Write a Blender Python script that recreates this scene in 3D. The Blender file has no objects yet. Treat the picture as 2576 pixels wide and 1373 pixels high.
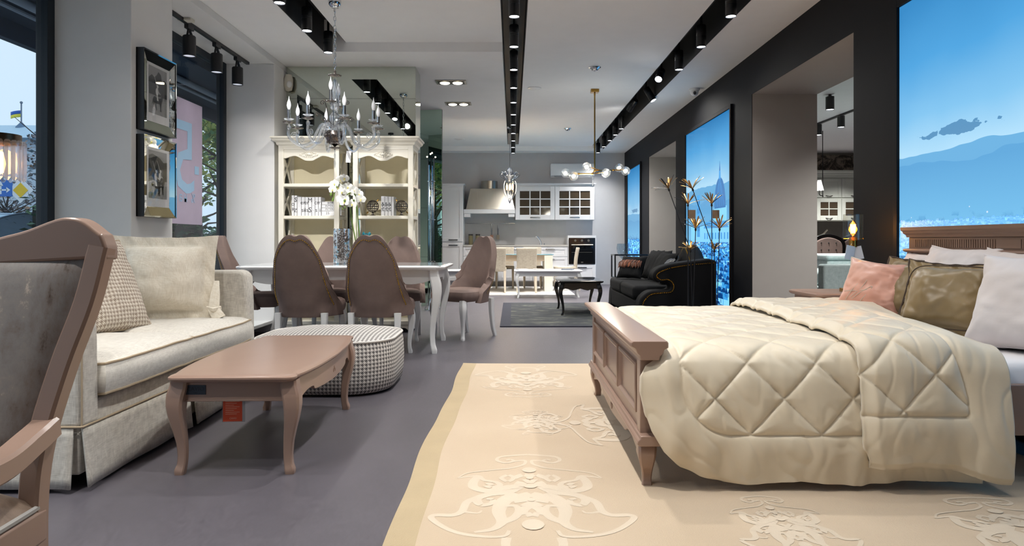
# lighting levels
EXPO = 0.6
BOXE = .70
SKY = .85
SP_ANG = 125
SP_RGB = (1, .97, .93)
SP_MID, SP_RIGHT, SP_LEFT, SP_BAY, SP_NEAR, SP_LEFTNEAR, SP_NEXT, LAMP = 62, 62, 70, 6, 22, 62, 280, 4
SP_SHELF = 330
import bpy, math, random
from mathutils import Vector, Matrix, noise
V = Vector
R = math.radians
PI = math.pi
scn = bpy.context.scene
COL = scn.collection
random.seed(7)

# ------------------------------------------------------------------ materials
def lin(c):
    def f(x):
        x /= 255.0
        return x / 12.92 if x <= 0.04045 else ((x + 0.055) / 1.055) ** 2.4
    return (f(c[0]), f(c[1]), f(c[2]), 1.0)

class N:
    def __init__(s, name):
        s.m = bpy.data.materials.new(name)
        s.m.use_nodes = True
        s.t = s.m.node_tree
        s.b = s.t.nodes['Principled BSDF']
        s.out = s.t.nodes['Material Output']
    def n(s, typ, **k):
        nd = s.t.nodes.new(typ)
        for a, b in k.items():
            if a[0] == '_':
                continue
            setattr(nd, a, b)
        return nd
    def l(s, a, b):
        s.t.links.new(a, b)
    def math(s, op, a, b=None, c=None, clamp=False):
        nd = s.n('ShaderNodeMath', operation=op)
        nd.use_clamp = clamp
        for i, x in enumerate((a, b, c)):
            if x is None:
                continue
            if isinstance(x, (int, float)):
                nd.inputs[i].default_value = x
            else:
                s.l(x, nd.inputs[i])
        return nd.outputs[0]
    def coord(s, kind='Object'):
        return s.n('ShaderNodeTexCoord').outputs[kind]
    def sep(s, v):
        nd = s.n('ShaderNodeSeparateXYZ')
        s.l(v, nd.inputs[0])
        return nd.outputs
    def mapping(s, v, scale=(1, 1, 1), rot=(0, 0, 0), loc=(0, 0, 0)):
        nd = s.n('ShaderNodeMapping')
        s.l(v, nd.inputs[0])
        nd.inputs['Scale'].default_value = scale
        nd.inputs['Rotation'].default_value = rot
        nd.inputs['Location'].default_value = loc
        return nd.outputs[0]
    def noise(s, v, scale=5, detail=3, rough=.5, dist=0.0):
        nd = s.n('ShaderNodeTexNoise')
        s.l(v, nd.inputs['Vector'])
        nd.inputs['Scale'].default_value = scale
        nd.inputs['Detail'].default_value = detail
        nd.inputs['Roughness'].default_value = rough
        nd.inputs['Distortion'].default_value = dist
        return nd.outputs['Fac']
    def ramp(s, f, stops, interp='LINEAR'):
        nd = s.n('ShaderNodeValToRGB')
        nd.color_ramp.interpolation = interp
        e = nd.color_ramp.elements
        while len(e) < len(stops):
            e.new(0.5)
        for i, (p, c) in enumerate(stops):
            e[i].position = p
            e[i].color = c if len(c) == 4 else (*c, 1)
        s.l(f, nd.inputs[0])
        return nd.outputs['Color']
    def mix(s, f, a, b, mode='MIX'):
        nd = s.n('ShaderNodeMix', data_type='RGBA', blend_type=mode)
        for sock, x in ((nd.inputs[0], f), (nd.inputs[6], a), (nd.inputs[7], b)):
            if isinstance(x, (int, float)):
                sock.default_value = x
            elif isinstance(x, tuple):
                sock.default_value = x if len(x) == 4 else (*x, 1)
            else:
                s.l(x, sock)
        return nd.outputs[2]
    def bump(s, h, strength=.2, dist=.01):
        nd = s.n('ShaderNodeBump')
        nd.inputs['Strength'].default_value = strength
        nd.inputs['Distance'].default_value = dist
        s.l(h, nd.inputs['Height'])
        s.l(nd.outputs[0], s.b.inputs['Normal'])
    def set(s, **k):
        for a, x in k.items():
            sock = s.b.inputs[a.replace('_', ' ')]
            if isinstance(x, (int, float)):
                sock.default_value = x
            elif isinstance(x, tuple):
                sock.default_value = x
            else:
                s.l(x, sock)
        return s

MATS = {}
def plain(name, rgb, rough=.5, metal=0.0, var=.06, scale=6, bump=0.0, bscale=60, spec=.5, sheen=0.0, coat=0.0, stretch=(1, 1, 1)):
    """paint, plastic, metal, cloth: one colour with a slight procedural variation"""
    if name in MATS:
        return MATS[name]
    w = N(name)
    c = lin(rgb)
    v = w.mapping(w.coord(), stretch)
    f = w.noise(v, scale, 3)
    d = tuple(max(0, x * (1 - var)) for x in c[:3])
    e = tuple(min(1, x * (1 + var)) for x in c[:3])
    w.set(Base_Color=w.ramp(f, [(.3, d), (.7, e)]), Roughness=rough, Metallic=metal)
    w.b.inputs['Specular IOR Level'].default_value = spec
    if sheen:
        w.b.inputs['Sheen Weight'].default_value = sheen
        w.b.inputs['Sheen Roughness'].default_value = .4
        w.b.inputs['Sheen Tint'].default_value = (1, .95, .9, 1)
    if coat:
        w.b.inputs['Coat Weight'].default_value = coat
        w.b.inputs['Coat Roughness'].default_value = .15
    if bump:
        w.bump(w.noise(v, bscale, 4), bump, .004)
    MATS[name] = w.m
    return w.m

def emit(name, rgb, strength):
    if name in MATS:
        return MATS[name]
    w = N(name)
    c = lin(rgb)
    w.set(Base_Color=c, Emission_Color=c, Emission_Strength=strength)
    MATS[name] = w.m
    return w.m

def glass(name, rgb=(255, 255, 255), rough=0.0, ior=1.5):
    if name in MATS:
        return MATS[name]
    w = N(name)
    w.set(Base_Color=lin(rgb), Roughness=rough, IOR=ior)
    w.b.inputs['Transmission Weight'].default_value = 1.0
    MATS[name] = w.m
    return w.m

def pane(name, rgb=(255, 255, 255), refl=.12, rough=0.0):
    """a thin sheet of glass: see-through with a mirror reflection that grows at grazing angles"""
    if name in MATS:
        return MATS[name]
    w = N(name)
    tr = w.n('ShaderNodeBsdfTransparent')
    tr.inputs[0].default_value = lin(rgb)
    gl = w.n('ShaderNodeBsdfGlossy')
    gl.inputs['Roughness'].default_value = rough
    lw = w.n('ShaderNodeLayerWeight')
    lw.inputs[0].default_value = .5
    fz = w.math('ADD', w.math('MULTIPLY', w.math('POWER', lw.outputs['Facing'], 5.0), .5), refl * .35, clamp=True)
    mx = w.n('ShaderNodeMixShader')
    w.l(fz, mx.inputs[0])
    w.l(tr.outputs[0], mx.inputs[1])
    w.l(gl.outputs[0], mx.inputs[2])
    w.l(mx.outputs[0], w.out.inputs[0])
    MATS[name] = w.m
    return w.m

def weave(name, a, b, scale=220, rough=.85, kind='Object', mottled=.0):
    """woven cloth: crossing threads of two colours"""
    if name in MATS:
        return MATS[name]
    w = N(name)
    v = w.coord(kind)
    scale *= 1.5
    n1 = w.noise(w.mapping(v, (scale, scale * .08, scale * .08)), 1.0, 1)
    n2 = w.noise(w.mapping(v, (scale * .08, scale * .08, scale)), 1.0, 1)
    n3 = w.noise(w.mapping(v, (scale * .08, scale, scale * .08)), 1.0, 1)
    f = w.math('MULTIPLY', w.math('ADD', w.math('ADD', n1, n2), n3), .333)
    col = w.ramp(f, [(.30, lin(a)[:3]), (.64, lin(b)[:3])])
    w.set(Base_Color=col, Roughness=rough)
    w.b.inputs['Sheen Weight'].default_value = .2
    w.bump(f, .35, .003)
    MATS[name] = w.m
    return w.m

def houndstooth(name, a, b, cell=.016, kind='UV'):
    if name in MATS:
        return MATS[name]
    w = N(name)
    x, y, _z = w.sep(w.coord(kind))
    x = w.math('DIVIDE', x, cell)
    y = w.math('DIVIDE', y, cell)
    ax = w.math('FLOORED_MODULO', w.math('FLOOR', x), 2.0)
    ay = w.math('FLOORED_MODULO', w.math('FLOOR', y), 2.0)
    d = w.math('GREATER_THAN', w.math('FRACT', w.math('ADD', x, y)), .5)
    same = w.math('COMPARE', ax, ay, .1)
    val = w.math('ADD', w.math('MULTIPLY', same, ax), w.math('MULTIPLY', w.math('SUBTRACT', 1.0, same), d))
    nz = w.noise(w.coord(), 900, 2)
    col = w.mix(w.math('MULTIPLY', nz, .35), w.mix(val, lin(a), lin(b)), lin(tuple((p + q) // 2 for p, q in zip(a, b))))
    w.set(Base_Color=col, Roughness=.9)
    w.bump(nz, .3, .002)
    MATS[name] = w.m
    return w.m

def velvet(name, a, b, scale=3.0, rough=.75, sheen=.6, bump=.15):
    if name in MATS:
        return MATS[name]
    w = N(name)
    v = w.coord()
    f = w.noise(v, scale, 5, .6, .3)
    w.set(Base_Color=w.ramp(f, [(.3, lin(a)[:3]), (.7, lin(b)[:3])]), Roughness=rough)
    w.b.inputs['Sheen Weight'].default_value = sheen
    w.b.inputs['Sheen Roughness'].default_value = .35
    w.b.inputs['Sheen Tint'].default_value = tuple(min(1, 2.2 * x) for x in lin(b)[:3]) + (1,)
    w.bump(w.noise(v, 300, 2), bump, .002)
    MATS[name] = w.m
    return w.m

def satin(name, a, b, rough=.38, sheen=.3, scale=9, bump=.3):
    if name in MATS:
        return MATS[name]
    w = N(name)
    v = w.coord()
    f = w.noise(v, 4, 3)
    w.set(Base_Color=w.ramp(f, [(.3, lin(a)[:3]), (.7, lin(b)[:3])]), Roughness=rough)
    w.b.inputs['Sheen Weight'].default_value = sheen
    w.bump(w.noise(v, scale, 4, .55, .8), bump, .02)
    MATS[name] = w.m
    return w.m

# ------------------------------------------------------------------ mesh builder
class MB:
    def __init__(s):
        s.v = []; s.f = []; s.fm = []; s.uv = []; s.mi = 0
    def add(s, vs, fs, uvs=None):
        o = len(s.v)
        s.v += [V(p) for p in vs]
        s.uv += list(uvs) if uvs else [(0.0, 0.0)] * len(vs)
        for f in fs:
            s.f.append(tuple(o + i for i in f)); s.fm.append(s.mi)
        return s
    def box(s, x0, x1, y0, y1, z0, z1):
        x0, x1 = min(x0, x1), max(x0, x1); y0, y1 = min(y0, y1), max(y0, y1); z0, z1 = min(z0, z1), max(z0, z1)
        return s.add([(x0, y0, z0), (x1, y0, z0), (x1, y1, z0), (x0, y1, z0), (x0, y0, z1), (x1, y0, z1), (x1, y1, z1), (x0, y1, z1)],
                     [(3, 2, 1, 0), (4, 5, 6, 7), (0, 1, 5, 4), (1, 2, 6, 5), (2, 3, 7, 6), (3, 0, 4, 7)])
    def obox(s, M, sx, sy, sz):
        b = MB().box(-sx / 2, sx / 2, -sy / 2, sy / 2, -sz / 2, sz / 2)
        return s.add([M @ p for p in b.v], b.f)
    def merge(s, o, M=None):
        k = len(s.v)
        s.v += [(M @ p) if M else p.copy() for p in o.v]; s.uv += o.uv
        for f, m in zip(o.f, o.fm):
            s.f.append(tuple(k + i for i in f)); s.fm.append(m if o.fm and max(o.fm) > 0 else s.mi)
        return s
    def xf(s, M):
        s.v = [M @ p for p in s.v]
        return s
    def loft(s, secs, closed=True, caps=True, ring=False, uvs=None):
        n = len(secs[0]); o = []
        vs = [p for c in secs for p in c]
        fs = []
        m = len(secs)
        for i in range(m if ring else m - 1):
            a, b = i * n, ((i + 1) % m) * n
            for j in range(n if closed else n - 1):
                k = (j + 1) % n
                fs.append((a + j, a + k, b + k, b + j))
        if caps and not ring and closed:
            fs.append(tuple(range(n - 1, -1, -1)))
            fs.append(tuple((m - 1) * n + j for j in range(n)))
        return s.add(vs, fs, uvs)
    def prism(s, pts, axis, a, b):
        """pts in the two other axes (x: y,z / y: x,z / z: x,y), extruded from a to b"""
        def mk(p, t):
            return (t, p[0], p[1]) if axis == 'x' else ((p[0], t, p[1]) if axis == 'y' else (p[0], p[1], t))
        n = len(pts)
        vs = [mk(p, a) for p in pts] + [mk(p, b) for p in pts]
        fs = [tuple(range(n - 1, -1, -1)), tuple(range(n, 2 * n))]
        fs += [(i, (i + 1) % n, n + (i + 1) % n, n + i) for i in range(n)]
        return s.add(vs, fs)
    def tube(s, pts, r, seg=8, ring=False, sq=None, caps=True, up=None):
        """a swept round (or, with sq=(w,h) factors, squarish) rod; r one radius or one per point"""
        pts = [V(p) for p in pts]; m = len(pts)
        rr = r if isinstance(r, (list, tuple)) else [r] * m
        secs = []; nrm = None
        for i in range(m):
            if ring:
                t = (pts[(i + 1) % m] - pts[i - 1])
            else:
                t = pts[min(i + 1, m - 1)] - pts[max(i - 1, 0)]
            t = t.normalized() if t.length > 1e-9 else V((0, 0, 1))
            if nrm is None:
                ref = V(up) if up else (V((0, 0, 1)) if abs(t.z) < .9 else V((1, 0, 0)))
                nrm = (ref - t * ref.dot(t)).normalized()
            else:
                nrm = nrm - t * nrm.dot(t)
                nrm = nrm.normalized() if nrm.length > 1e-6 else V((1, 0, 0))
            bi = t.cross(nrm)
            c = []
            for j in range(seg):
                a = 2 * PI * (j + .5) / seg
                ca, sa = math.cos(a), math.sin(a)
                if sq:
                    e = .35
                    ca = math.copysign(abs(ca) ** e, ca) * sq[0]; sa = math.copysign(abs(sa) ** e, sa) * sq[1]
                c.append(pts[i] + (bi * ca + nrm * sa) * rr[i])
            secs.append(c)
        return s.loft(secs, True, caps, ring)
    def cyl(s, p0, p1, r0, r1=None, seg=20):
        return s.tube([p0, p1], [r0, r0 if r1 is None else r1], seg)
    def lathe(s, prof, c=(0, 0, 0), seg=24, M=None):
        c = V(c); secs = []
        for r, z in prof:
            secs.append([V((max(r, 1e-4) * math.cos(2 * PI * j / seg), max(r, 1e-4) * math.sin(2 * PI * j / seg), z)) for j in range(seg)])
        secs = [[(M @ p if M else p) + c for p in q] for q in secs]
        return s.loft(secs)
    def ball(s, c, r, seg=16, rings=10, sc=(1, 1, 1)):
        pr = []
        for i in range(rings + 1):
            a = PI * i / rings
            pr.append((r * math.sin(a), -r * math.cos(a)))
        return s.lathe(pr, c, seg, Matrix.Diagonal((*sc, 1)))
    def grid(s, nu, nv, f, uvf=None):
        vs = [f(i / nu, j / nv) for j in range(nv + 1) for i in range(nu + 1)]
        uvs = [uvf(i / nu, j / nv) for j in range(nv + 1) for i in range(nu + 1)] if uvf else None
        fs = [(j * (nu + 1) + i, j * (nu + 1) + i + 1, (j + 1) * (nu + 1) + i + 1, (j + 1) * (nu + 1) + i) for j in range(nv) for i in range(nu)]
        return s.add(vs, fs, uvs)
    def text(s, body, size, M, extrude=.0006, align='CENTER', sp=1.0):
        cu = bpy.data.curves.new('lettering', 'FONT')
        cu.body = body; cu.size = size; cu.extrude = extrude; cu.align_x = align; cu.align_y = 'CENTER'; cu.space_character = sp
        cu.resolution_u = 2
        ob = bpy.data.objects.new('lettering', cu)
        me = bpy.data.meshes.new_from_object(ob)
        s.add([M @ v.co for v in me.vertices], [tuple(p.vertices) for p in me.polygons])
        bpy.data.objects.remove(ob); bpy.data.curves.remove(cu); bpy.data.meshes.remove(me)
        return s
    def build(s, name, mats, parent=None, w=True, bevel=0, sub=0, smooth=None, solid=None, seg=2, label=None):
        """one mesh object; with w the points are world points and are moved into the parent's space"""
        off = V(ROOT.get(parent.name, (0, 0, 0))) if (parent and w) else V((0, 0, 0))
        me = bpy.data.meshes.new(name)
        me.from_pydata([p - off for p in s.v], [], s.f)
        if any(u != (0.0, 0.0) for u in s.uv):
            ul = me.uv_layers.new(name='UVMap')
            idx = [0] * len(me.loops)
            me.loops.foreach_get('vertex_index', idx)
            flat = [x for i in idx for x in s.uv[i]]
            ul.data.foreach_set('uv', flat)
        if not isinstance(mats, (list, tuple)):
            mats = [mats]
        for m in mats:
            me.materials.append(m)
        me.polygons.foreach_set('material_index', s.fm)
        if smooth is None:
            smooth = 40
        if smooth:
            me.polygons.foreach_set('use_smooth', [True] * len(me.polygons))
            if smooth < 180:
                me.set_sharp_from_angle(angle=R(smooth))
        me.update()
        o = bpy.data.objects.new(name, me)
        COL.objects.link(o)
        if parent:
            o.parent = parent
            ROOT[o.name] = ROOT.get(parent.name, (0, 0, 0))
        if solid:
            q = o.modifiers.new('thickness', 'SOLIDIFY'); q.thickness = solid[0]; q.offset = solid[1]
        if bevel:
            q = o.modifiers.new('soft_edge', 'BEVEL'); q.width = bevel; q.segments = seg; q.limit_method = 'ANGLE'; q.angle_limit = R(35); q.harden_normals = False
        if sub:
            q = o.modifiers.new('smooth', 'SUBSURF'); q.levels = sub; q.render_levels = sub
        if label:
            o['label'] = label
        return o

ROOT = {}
def tag(o, label, cat, group=None, kind=None):
    o['label'] = label; o['category'] = cat
    if group:
        o['group'] = group
    if kind:
        o['kind'] = kind
    return o
def thing(name, label, cat, loc=(0, 0, 0), rz=0.0, group=None):
    o = bpy.data.objects.new(name, None)
    o.empty_display_size = .1
    COL.objects.link(o)
    o.location = loc; o.rotation_euler = (0, 0, rz)
    ROOT[o.name] = tuple(loc)
    return tag(o, label, cat, group)
def struct(mb, name, mats, label=None, **k):
    o = mb.build(name, mats, **k)
    o['kind'] = 'structure'
    if label:
        o['label'] = label
    return o

def copy_tree(o, parent=None):
    c = o.copy(); COL.objects.link(c)
    if parent:
        c.parent = parent
    for ch in [x for x in COL.objects if x.parent == o]:
        copy_tree(ch, c)
    return c
def dup(root, loc, rz, label, group=None):
    c = copy_tree(root)
    c.location = loc; c.rotation_euler = (0, 0, rz); c['label'] = label
    if group:
        c['group'] = group
    return c
def frame(c, n, up=(0, 0, 1)):
    """matrix with local z along n, local y as near up as it can be, at c"""
    z = V(n).normalized(); u = V(up)
    y = (u - z * u.dot(z)).normalized(); x = y.cross(z)
    M = Matrix((x, y, z)).transposed().to_4x4()
    M.translation = V(c)
    return M
def spline(pts, n=8, closed=False):
    """Catmull-Rom through the points"""
    pts = [V(p) for p in pts]; m = len(pts); out = []
    rng = range(m) if closed else range(m - 1)
    for i in rng:
        p1, p2 = pts[i], pts[(i + 1) % m]
        p0 = pts[i - 1] if (closed or i > 0) else p1 * 2 - p2
        p3 = pts[(i + 2) % m] if (closed or i + 2 < m) else p2 * 2 - p1
        for k in range(n):
            t = k / n
            out.append(.5 * ((2 * p1) + (p2 - p0) * t + (2 * p0 - 5 * p1 + 4 * p2 - p3) * t * t + (3 * p1 - p0 - 3 * p2 + p3) * t ** 3))
    if not closed:
        out.append(pts[-1])
    return out
def interp(x, xs, ys):
    if x <= xs[0]:
        return ys[0]
    for i in range(len(xs) - 1):
        if x <= xs[i + 1]:
            t = (x - xs[i]) / (xs[i + 1] - xs[i])
            return ys[i] + (ys[i + 1] - ys[i]) * t
    return ys[-1]
def sstep(a, b, x):
    t = max(0.0, min(1.0, (x - a) / (b - a)))
    return t * t * (3 - 2 * t)
ORD = ['first', 'second', 'third', 'fourth', 'fifth', 'sixth', 'seventh', 'eighth', 'ninth', 'tenth', 'eleventh', 'twelfth', 'thirteenth', 'fourteenth']

# ------------------------------------------------------------------ shared materials
M_ceil = plain('ceiling_paint', (240, 240, 240), .9, var=.01)
M_wall = plain('wall_paint', (218, 217, 215), .8, var=.015, bump=.05, bscale=250)
M_reveal = plain('reveal_paint', (164, 160, 155), .85, var=.015)
M_backwall = plain('back_wall_paint', (190, 190, 192), .85, var=.015)
M_dark = plain('dark_wall_paint', (17, 18, 22), .6, var=.06, bump=.03, bscale=200, spec=.15)
M_slot = plain('slot_black', (26, 26, 28), .6)
M_black = plain('black_metal', (20, 20, 22), .38, spec=.5)
M_blackgloss = plain('black_lacquer', (14, 12, 12), .12, coat=.6)
M_taupe = plain('taupe_lacquer', (152, 125, 110), .33, var=.03, scale=3, coat=.15)
M_taupe2 = plain('taupe_wood', (138, 111, 96), .42, var=.05, scale=3, stretch=(1, 1, 4))
M_white = plain('white_lacquer', (225, 226, 226), .28, var=.015)
M_cream = plain('cream_lacquer', (222, 217, 203), .4, var=.02)
M_creamback = plain('cream_panel', (226, 217, 188), .55, var=.03)
M_chrome = plain('chrome', (215, 218, 222), .08, 1.0, var=.02)
M_silver = plain('aged_silver', (120, 112, 108), .22, 1.0, var=.15, scale=40)
M_brass = plain('brass', (168, 128, 62), .25, 1.0, var=.06)
M_gold = plain('gold_trim', (205, 160, 60), .25, 1.0, var=.08)
M_steel = plain('brushed_steel', (176, 170, 158), .3, 1.0, var=.05, scale=4, stretch=(60, 1, 1))
M_glass = glass('clear_glass')
def crystal(name, clear=.55, rgb=(246, 250, 255)):
    w = N(name)
    g = w.n('ShaderNodeBsdfGlass'); g.inputs['Color'].default_value = lin(rgb); g.inputs['IOR'].default_value = 1.5; g.inputs['Roughness'].default_value = 0
    t = w.n('ShaderNodeBsdfTransparent'); t.inputs[0].default_value = (.97, .98, 1, 1)
    d = w.n('ShaderNodeBsdfTranslucent'); d.inputs[0].default_value = (.9, .93, .96, 1)
    m1 = w.n('ShaderNodeMixShader'); m1.inputs[0].default_value = clear; w.l(g.outputs[0], m1.inputs[1]); w.l(t.outputs[0], m1.inputs[2])
    m2 = w.n('ShaderNodeMixShader'); m2.inputs[0].default_value = .10; w.l(m1.outputs[0], m2.inputs[1]); w.l(d.outputs[0], m2.inputs[2])
    w.l(m2.outputs[0], w.out.inputs[0])
    MATS[name] = w.m
    return w.m
M_crystal = crystal('crystal')
M_brown = velvet('brown_velvet', (96, 80, 75), (126, 106, 98), 2.5, .8, .45)
M_paper = plain('paper', (226, 226, 226), .8, var=.02)
M_ink = plain('printing_ink', (38, 38, 42), .7)
M_mirror = plain('mirror', (203, 210, 200), .005, 1.0, var=.0)
# ------------------------------------------------------------------ camera, world
cam = bpy.data.cameras.new('camera')
cam.sensor_width = 36.0
cam.lens = 36.0 * 1717.0 / 2576.0
cam.shift_x = -1.0 / 2576.0
cam.shift_y = -81.5 / 2576.0
cam.clip_start = .05; cam.clip_end = 300
co = bpy.data.objects.new('camera', cam); COL.objects.link(co)
co.location = (0, 0, 1.0); co.rotation_euler = (PI / 2, 0, 0)
scn.camera = co
scn.view_settings.view_transform = 'Standard'
scn.view_settings.look = 'None'
scn.view_settings.exposure = EXPO
scn.view_settings.gamma = 1.0
scn.view_settings.use_curve_mapping = False
scn.cycles.max_bounces = 30
scn.cycles.diffuse_bounces = 5
scn.cycles.glossy_bounces = 26
scn.cycles.transmission_bounces = 10
scn.cycles.transparent_max_bounces = 16
scn.cycles.caustics_reflective = False
scn.cycles.caustics_refractive = False
scn.cycles.sample_clamp_indirect = 6.0
wd = bpy.data.worlds.new('overcast_sky'); scn.world = wd
wd.use_nodes = True
bg = wd.node_tree.nodes['Background']
tc = wd.node_tree.nodes.new('ShaderNodeTexCoord')
sp = wd.node_tree.nodes.new('ShaderNodeSeparateXYZ'); wd.node_tree.links.new(tc.outputs['Generated'], sp.inputs[0])
rp = wd.node_tree.nodes.new('ShaderNodeValToRGB')
rp.color_ramp.elements[0].position = 0.0; rp.color_ramp.elements[0].color = (.74, .88, .99, 1)
rp.color_ramp.elements[1].position = .45; rp.color_ramp.elements[1].color = (.86, .94, 1.0, 1)
wd.node_tree.links.new(sp.outputs[2], rp.inputs[0]); wd.node_tree.links.new(rp.outputs[0], bg.inputs[0])
bg.inputs[1].default_value = SKY

# ------------------------------------------------------------------ floor, ceiling, walls
XR, XL, XW = 2.564, -2.6, -3.15       # dark wall, left piers, window plane
YB = 15.6
w = N('vinyl_floor')
v = w.coord()
f1 = w.noise(w.mapping(v, (1.2, .5, 1)), 2.2, 5, .6, .4)
f2 = w.noise(w.mapping(v, (9, 3, 1)), 9, 4, .6)
f = w.math('ADD', w.math('MULTIPLY', f1, .5), w.math('MULTIPLY', f2, .5))
w.set(Base_Color=w.ramp(f, [(.32, lin((75, 72, 78))[:3]), (.68, lin((96, 92, 99))[:3])]),
      Roughness=w.math('ADD', w.math('MULTIPLY', f2, .18), .30))
w.bump(f2, .05, .003)
struct(MB().box(-3.3, 8.5, -3.2, YB + .4, -.2, 0), 'floor', w.m, 'grey vinyl floor with a soft sheen')

ce = MB()
for x0, x1, y0, y1, z in ((-3.3, -2.0, -3.2, YB, 3.0), (-1.765, -.106, -3.2, 7.23, 3.1), (-2.0, -.106, 7.23, 11.26, 3.0),
                          (-3.3, -.106, 11.26, 15.2, 3.1), (.137, 1.765, -3.2, 15.2, 3.1), (1.99, 3.3, -3.2, 15.2, 3.0),
                          (-.106, .137, 14.9, 15.2, 3.1), (1.765, 1.99, 14.95, 15.2, 3.02), (-3.3, 3.3, 15.2, YB + .3, 3.0)):
    ce.box(x0, x1, y0, y1, z, 3.4)
ce.box(-3.4, 3.4, -3.3, YB + .3, 3.4, 3.5)
struct(ce, 'ceiling', M_ceil, 'pale plasterboard ceiling with stepped levels and three long slots')
def slot(n, x0, x1, y1, zl, zr, label):
    m = MB()
    m.box(x0, x0 + .006, -3.2, y1, zl, 3.36); m.box(x1 - .006, x1, -3.2, y1, zr, 3.36); m.box(x0, x1, -3.2, y1, 3.34, 3.36)
    struct(m, n, M_slot, label)
slot('trim_1', -2.0, -1.765, 7.23, 3.002, 3.102, 'black lined ceiling slot above the dining table')
slot('trim_2', -.106, .137, 14.9, 3.102, 3.102, 'black lined ceiling slot down the middle of the room')
slot('trim_3', 1.765, 1.99, 14.95, 3.102, 3.002, 'black lined ceiling slot beside the dark wall')

# dark wall on the right: segments and lintels, faces towards the room dark, reveals pale
wr = MB()
def dark_seg(y0, y1, z0, z1):
    wr.mi = 0; wr.box(XR + .006, XR + .70, y0, y1, z0, z1)
    wr.mi = 1; wr.box(XR, XR + .0062, y0, y1, z0, z1)
for y0, y1 in ((-3.2, 5.13), (7.31, 10.71), (12.83, YB)):
    dark_seg(y0, y1, 0, 3.0)
for y0, y1 in ((5.13, 7.31), (10.71, 12.83)):
    dark_seg(y0, y1, 2.567, 3.0)
struct(wr, 'wall_right', [M_reveal, M_dark], 'near-black wall with two deep openings and pale reveals', smooth=0)
struct(MB().box(-3.3, XR, YB, YB + .2, 0, 3.0), 'wall_back', M_backwall, 'grey wall behind the showroom kitchen')
struct(MB().box(-3.3, 3.3, -3.3, -3.1, 0, 3.4), 'wall_front', M_wall, 'plain wall behind the camera')
wl = MB()
wl.box(-3.2, XL, 4.655, 5.22, 0, 2.93); wl.box(-3.2, XL, 7.45, 7.87, 0, 2.93)
wl.box(-3.3, XL, -3.1, -2.6, 0, 2.93); wl.box(-3.3, XL, -3.2, 10.9, 2.93, 3.0)
wl.box(-3.3, -3.1, 10.9, YB, 0, 3.0); wl.box(-3.3, XL, 10.35, 10.9, 0, 2.93)
for a, b in ((-2.6, 4.655), (5.22, 7.45), (7.87, 10.35)):
    wl.box(-3.3, -3.1, a, b, 0, .10)
struct(wl, 'wall_left', M_wall, 'pale piers and beam between the shop windows', bevel=.004)
struct(MB().box(-1.9, 1.3, 15.585, YB, 0, .06), 'baseboard_back', M_white)

# mirror columns
mc = MB()
zs = [0.0, .9, 1.78, 2.632, 3.0]
for a, b in zip(zs, zs[1:]):
    mc.box(XL + .001, -1.117, 7.85, 7.856, a + .0015, b - .0015)
    mc.box(-1.117, -1.113, 7.853, 8.247, a + .0015, b - .0015)
    mc.box(XL + .001, -1.117, 8.244, 8.25, a + .0015, b - .0015)
mc.mi = 1; mc.box(XL + .01, -1.118, 7.857, 8.243, 0, 3.0)
struct(mc, 'wall_mirror', [M_mirror, M_slot], 'mirror-clad column behind the cream bookcases', smooth=0)
w = N('green_mirror')
w.set(Base_Color=(.72, .93, .77, 1), Metallic=1.0, Roughness=.004)
M_greenmirror = w.m
mc = MB()
MF = Matrix.Translation((-1.070, 10.40, 0)) @ Matrix.Rotation(R(-12), 4, 'Z')
for a, b in zip([0, .75, 1.5, 2.25], [.75, 1.5, 2.25, 3.0]):
    mc.merge(MB().box(-2.05, -.004, -.006, 0, a + .0015, b - .0015), MF)
mc.mi = 1; mc.merge(MB().box(-2.05, -.006, .001, .03, 0, 3.0), MF)
struct(mc, 'wall_mirror_far', [M_greenmirror, M_slot], 'green-tinted mirror wall beyond the bookcases', smooth=0)

# ------------------------------------------------------------------ shop windows
M_frame = plain('window_frame_paint', (12, 24, 33), .5, var=.05)
M_winglass = pane('window_glass', (235, 241, 246), .10)
def window(n, y0, y1, mull, label):
    z0, z1 = .10, 2.93
    m = MB(); b = .07
    m.box(-3.203, XW + .03, y0, y0 + b, z0, z1); m.box(-3.203, XW + .03, y1 - b, y1, z0, z1)
    m.box(XW - .029, XW + .029, y0, y1, z1 - .07, z1); m.box(XW - .029, XW + .029, y0, y1, z0, z0 + .08)
    for y in mull:
        m.box(XW - .028, XW + .028, y - .04, y + .04, z0, z1)
    o = struct(m, n, M_frame, label, bevel=.004)
    p = MB().box(XW - .006, XW + .006, y0 + .02, y1 - .02, z0 + .02, z1 - .02)
    p.build('pane', M_winglass, o)
    return o
window('window_1', -2.6, 4.655, (-.8, .9, 2.5), 'shop window nearest the sofa, dark blue frame')
window('window_2', 5.22, 7.45, (), 'shop window with the pink poster, dark blue frame')
window('window_3', 7.87, 10.35, (), 'shop window beside the mirror column')
struct(MB().box(-3.09, XL - .02, 5.22, 7.45, .095, .13).box(-3.09, XL - .02, -2.6, 4.655, .095, .13).box(-3.09, XL - .02, 7.87, 10.35, .095, .13), 'trim_4', M_white, 'window sills', bevel=.004)

# poster on the glass, seen from behind so its writing is mirrored
pt = thing('window_poster', 'mauve sale poster stuck to the shop window, seen reversed', 'poster', (XW + .012, 6.05, 1.25))
M_poster = plain('poster_sheet', (172, 160, 180), .55, var=.04)
M_postertext = plain('poster_print', (150, 184, 212), .6, var=.02)
MB().box(XW + .008, XW + .011, 5.25, 6.906, 1.158, 2.352).build('sheet', M_poster, pt, bevel=.0005)
T = MB()
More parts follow.
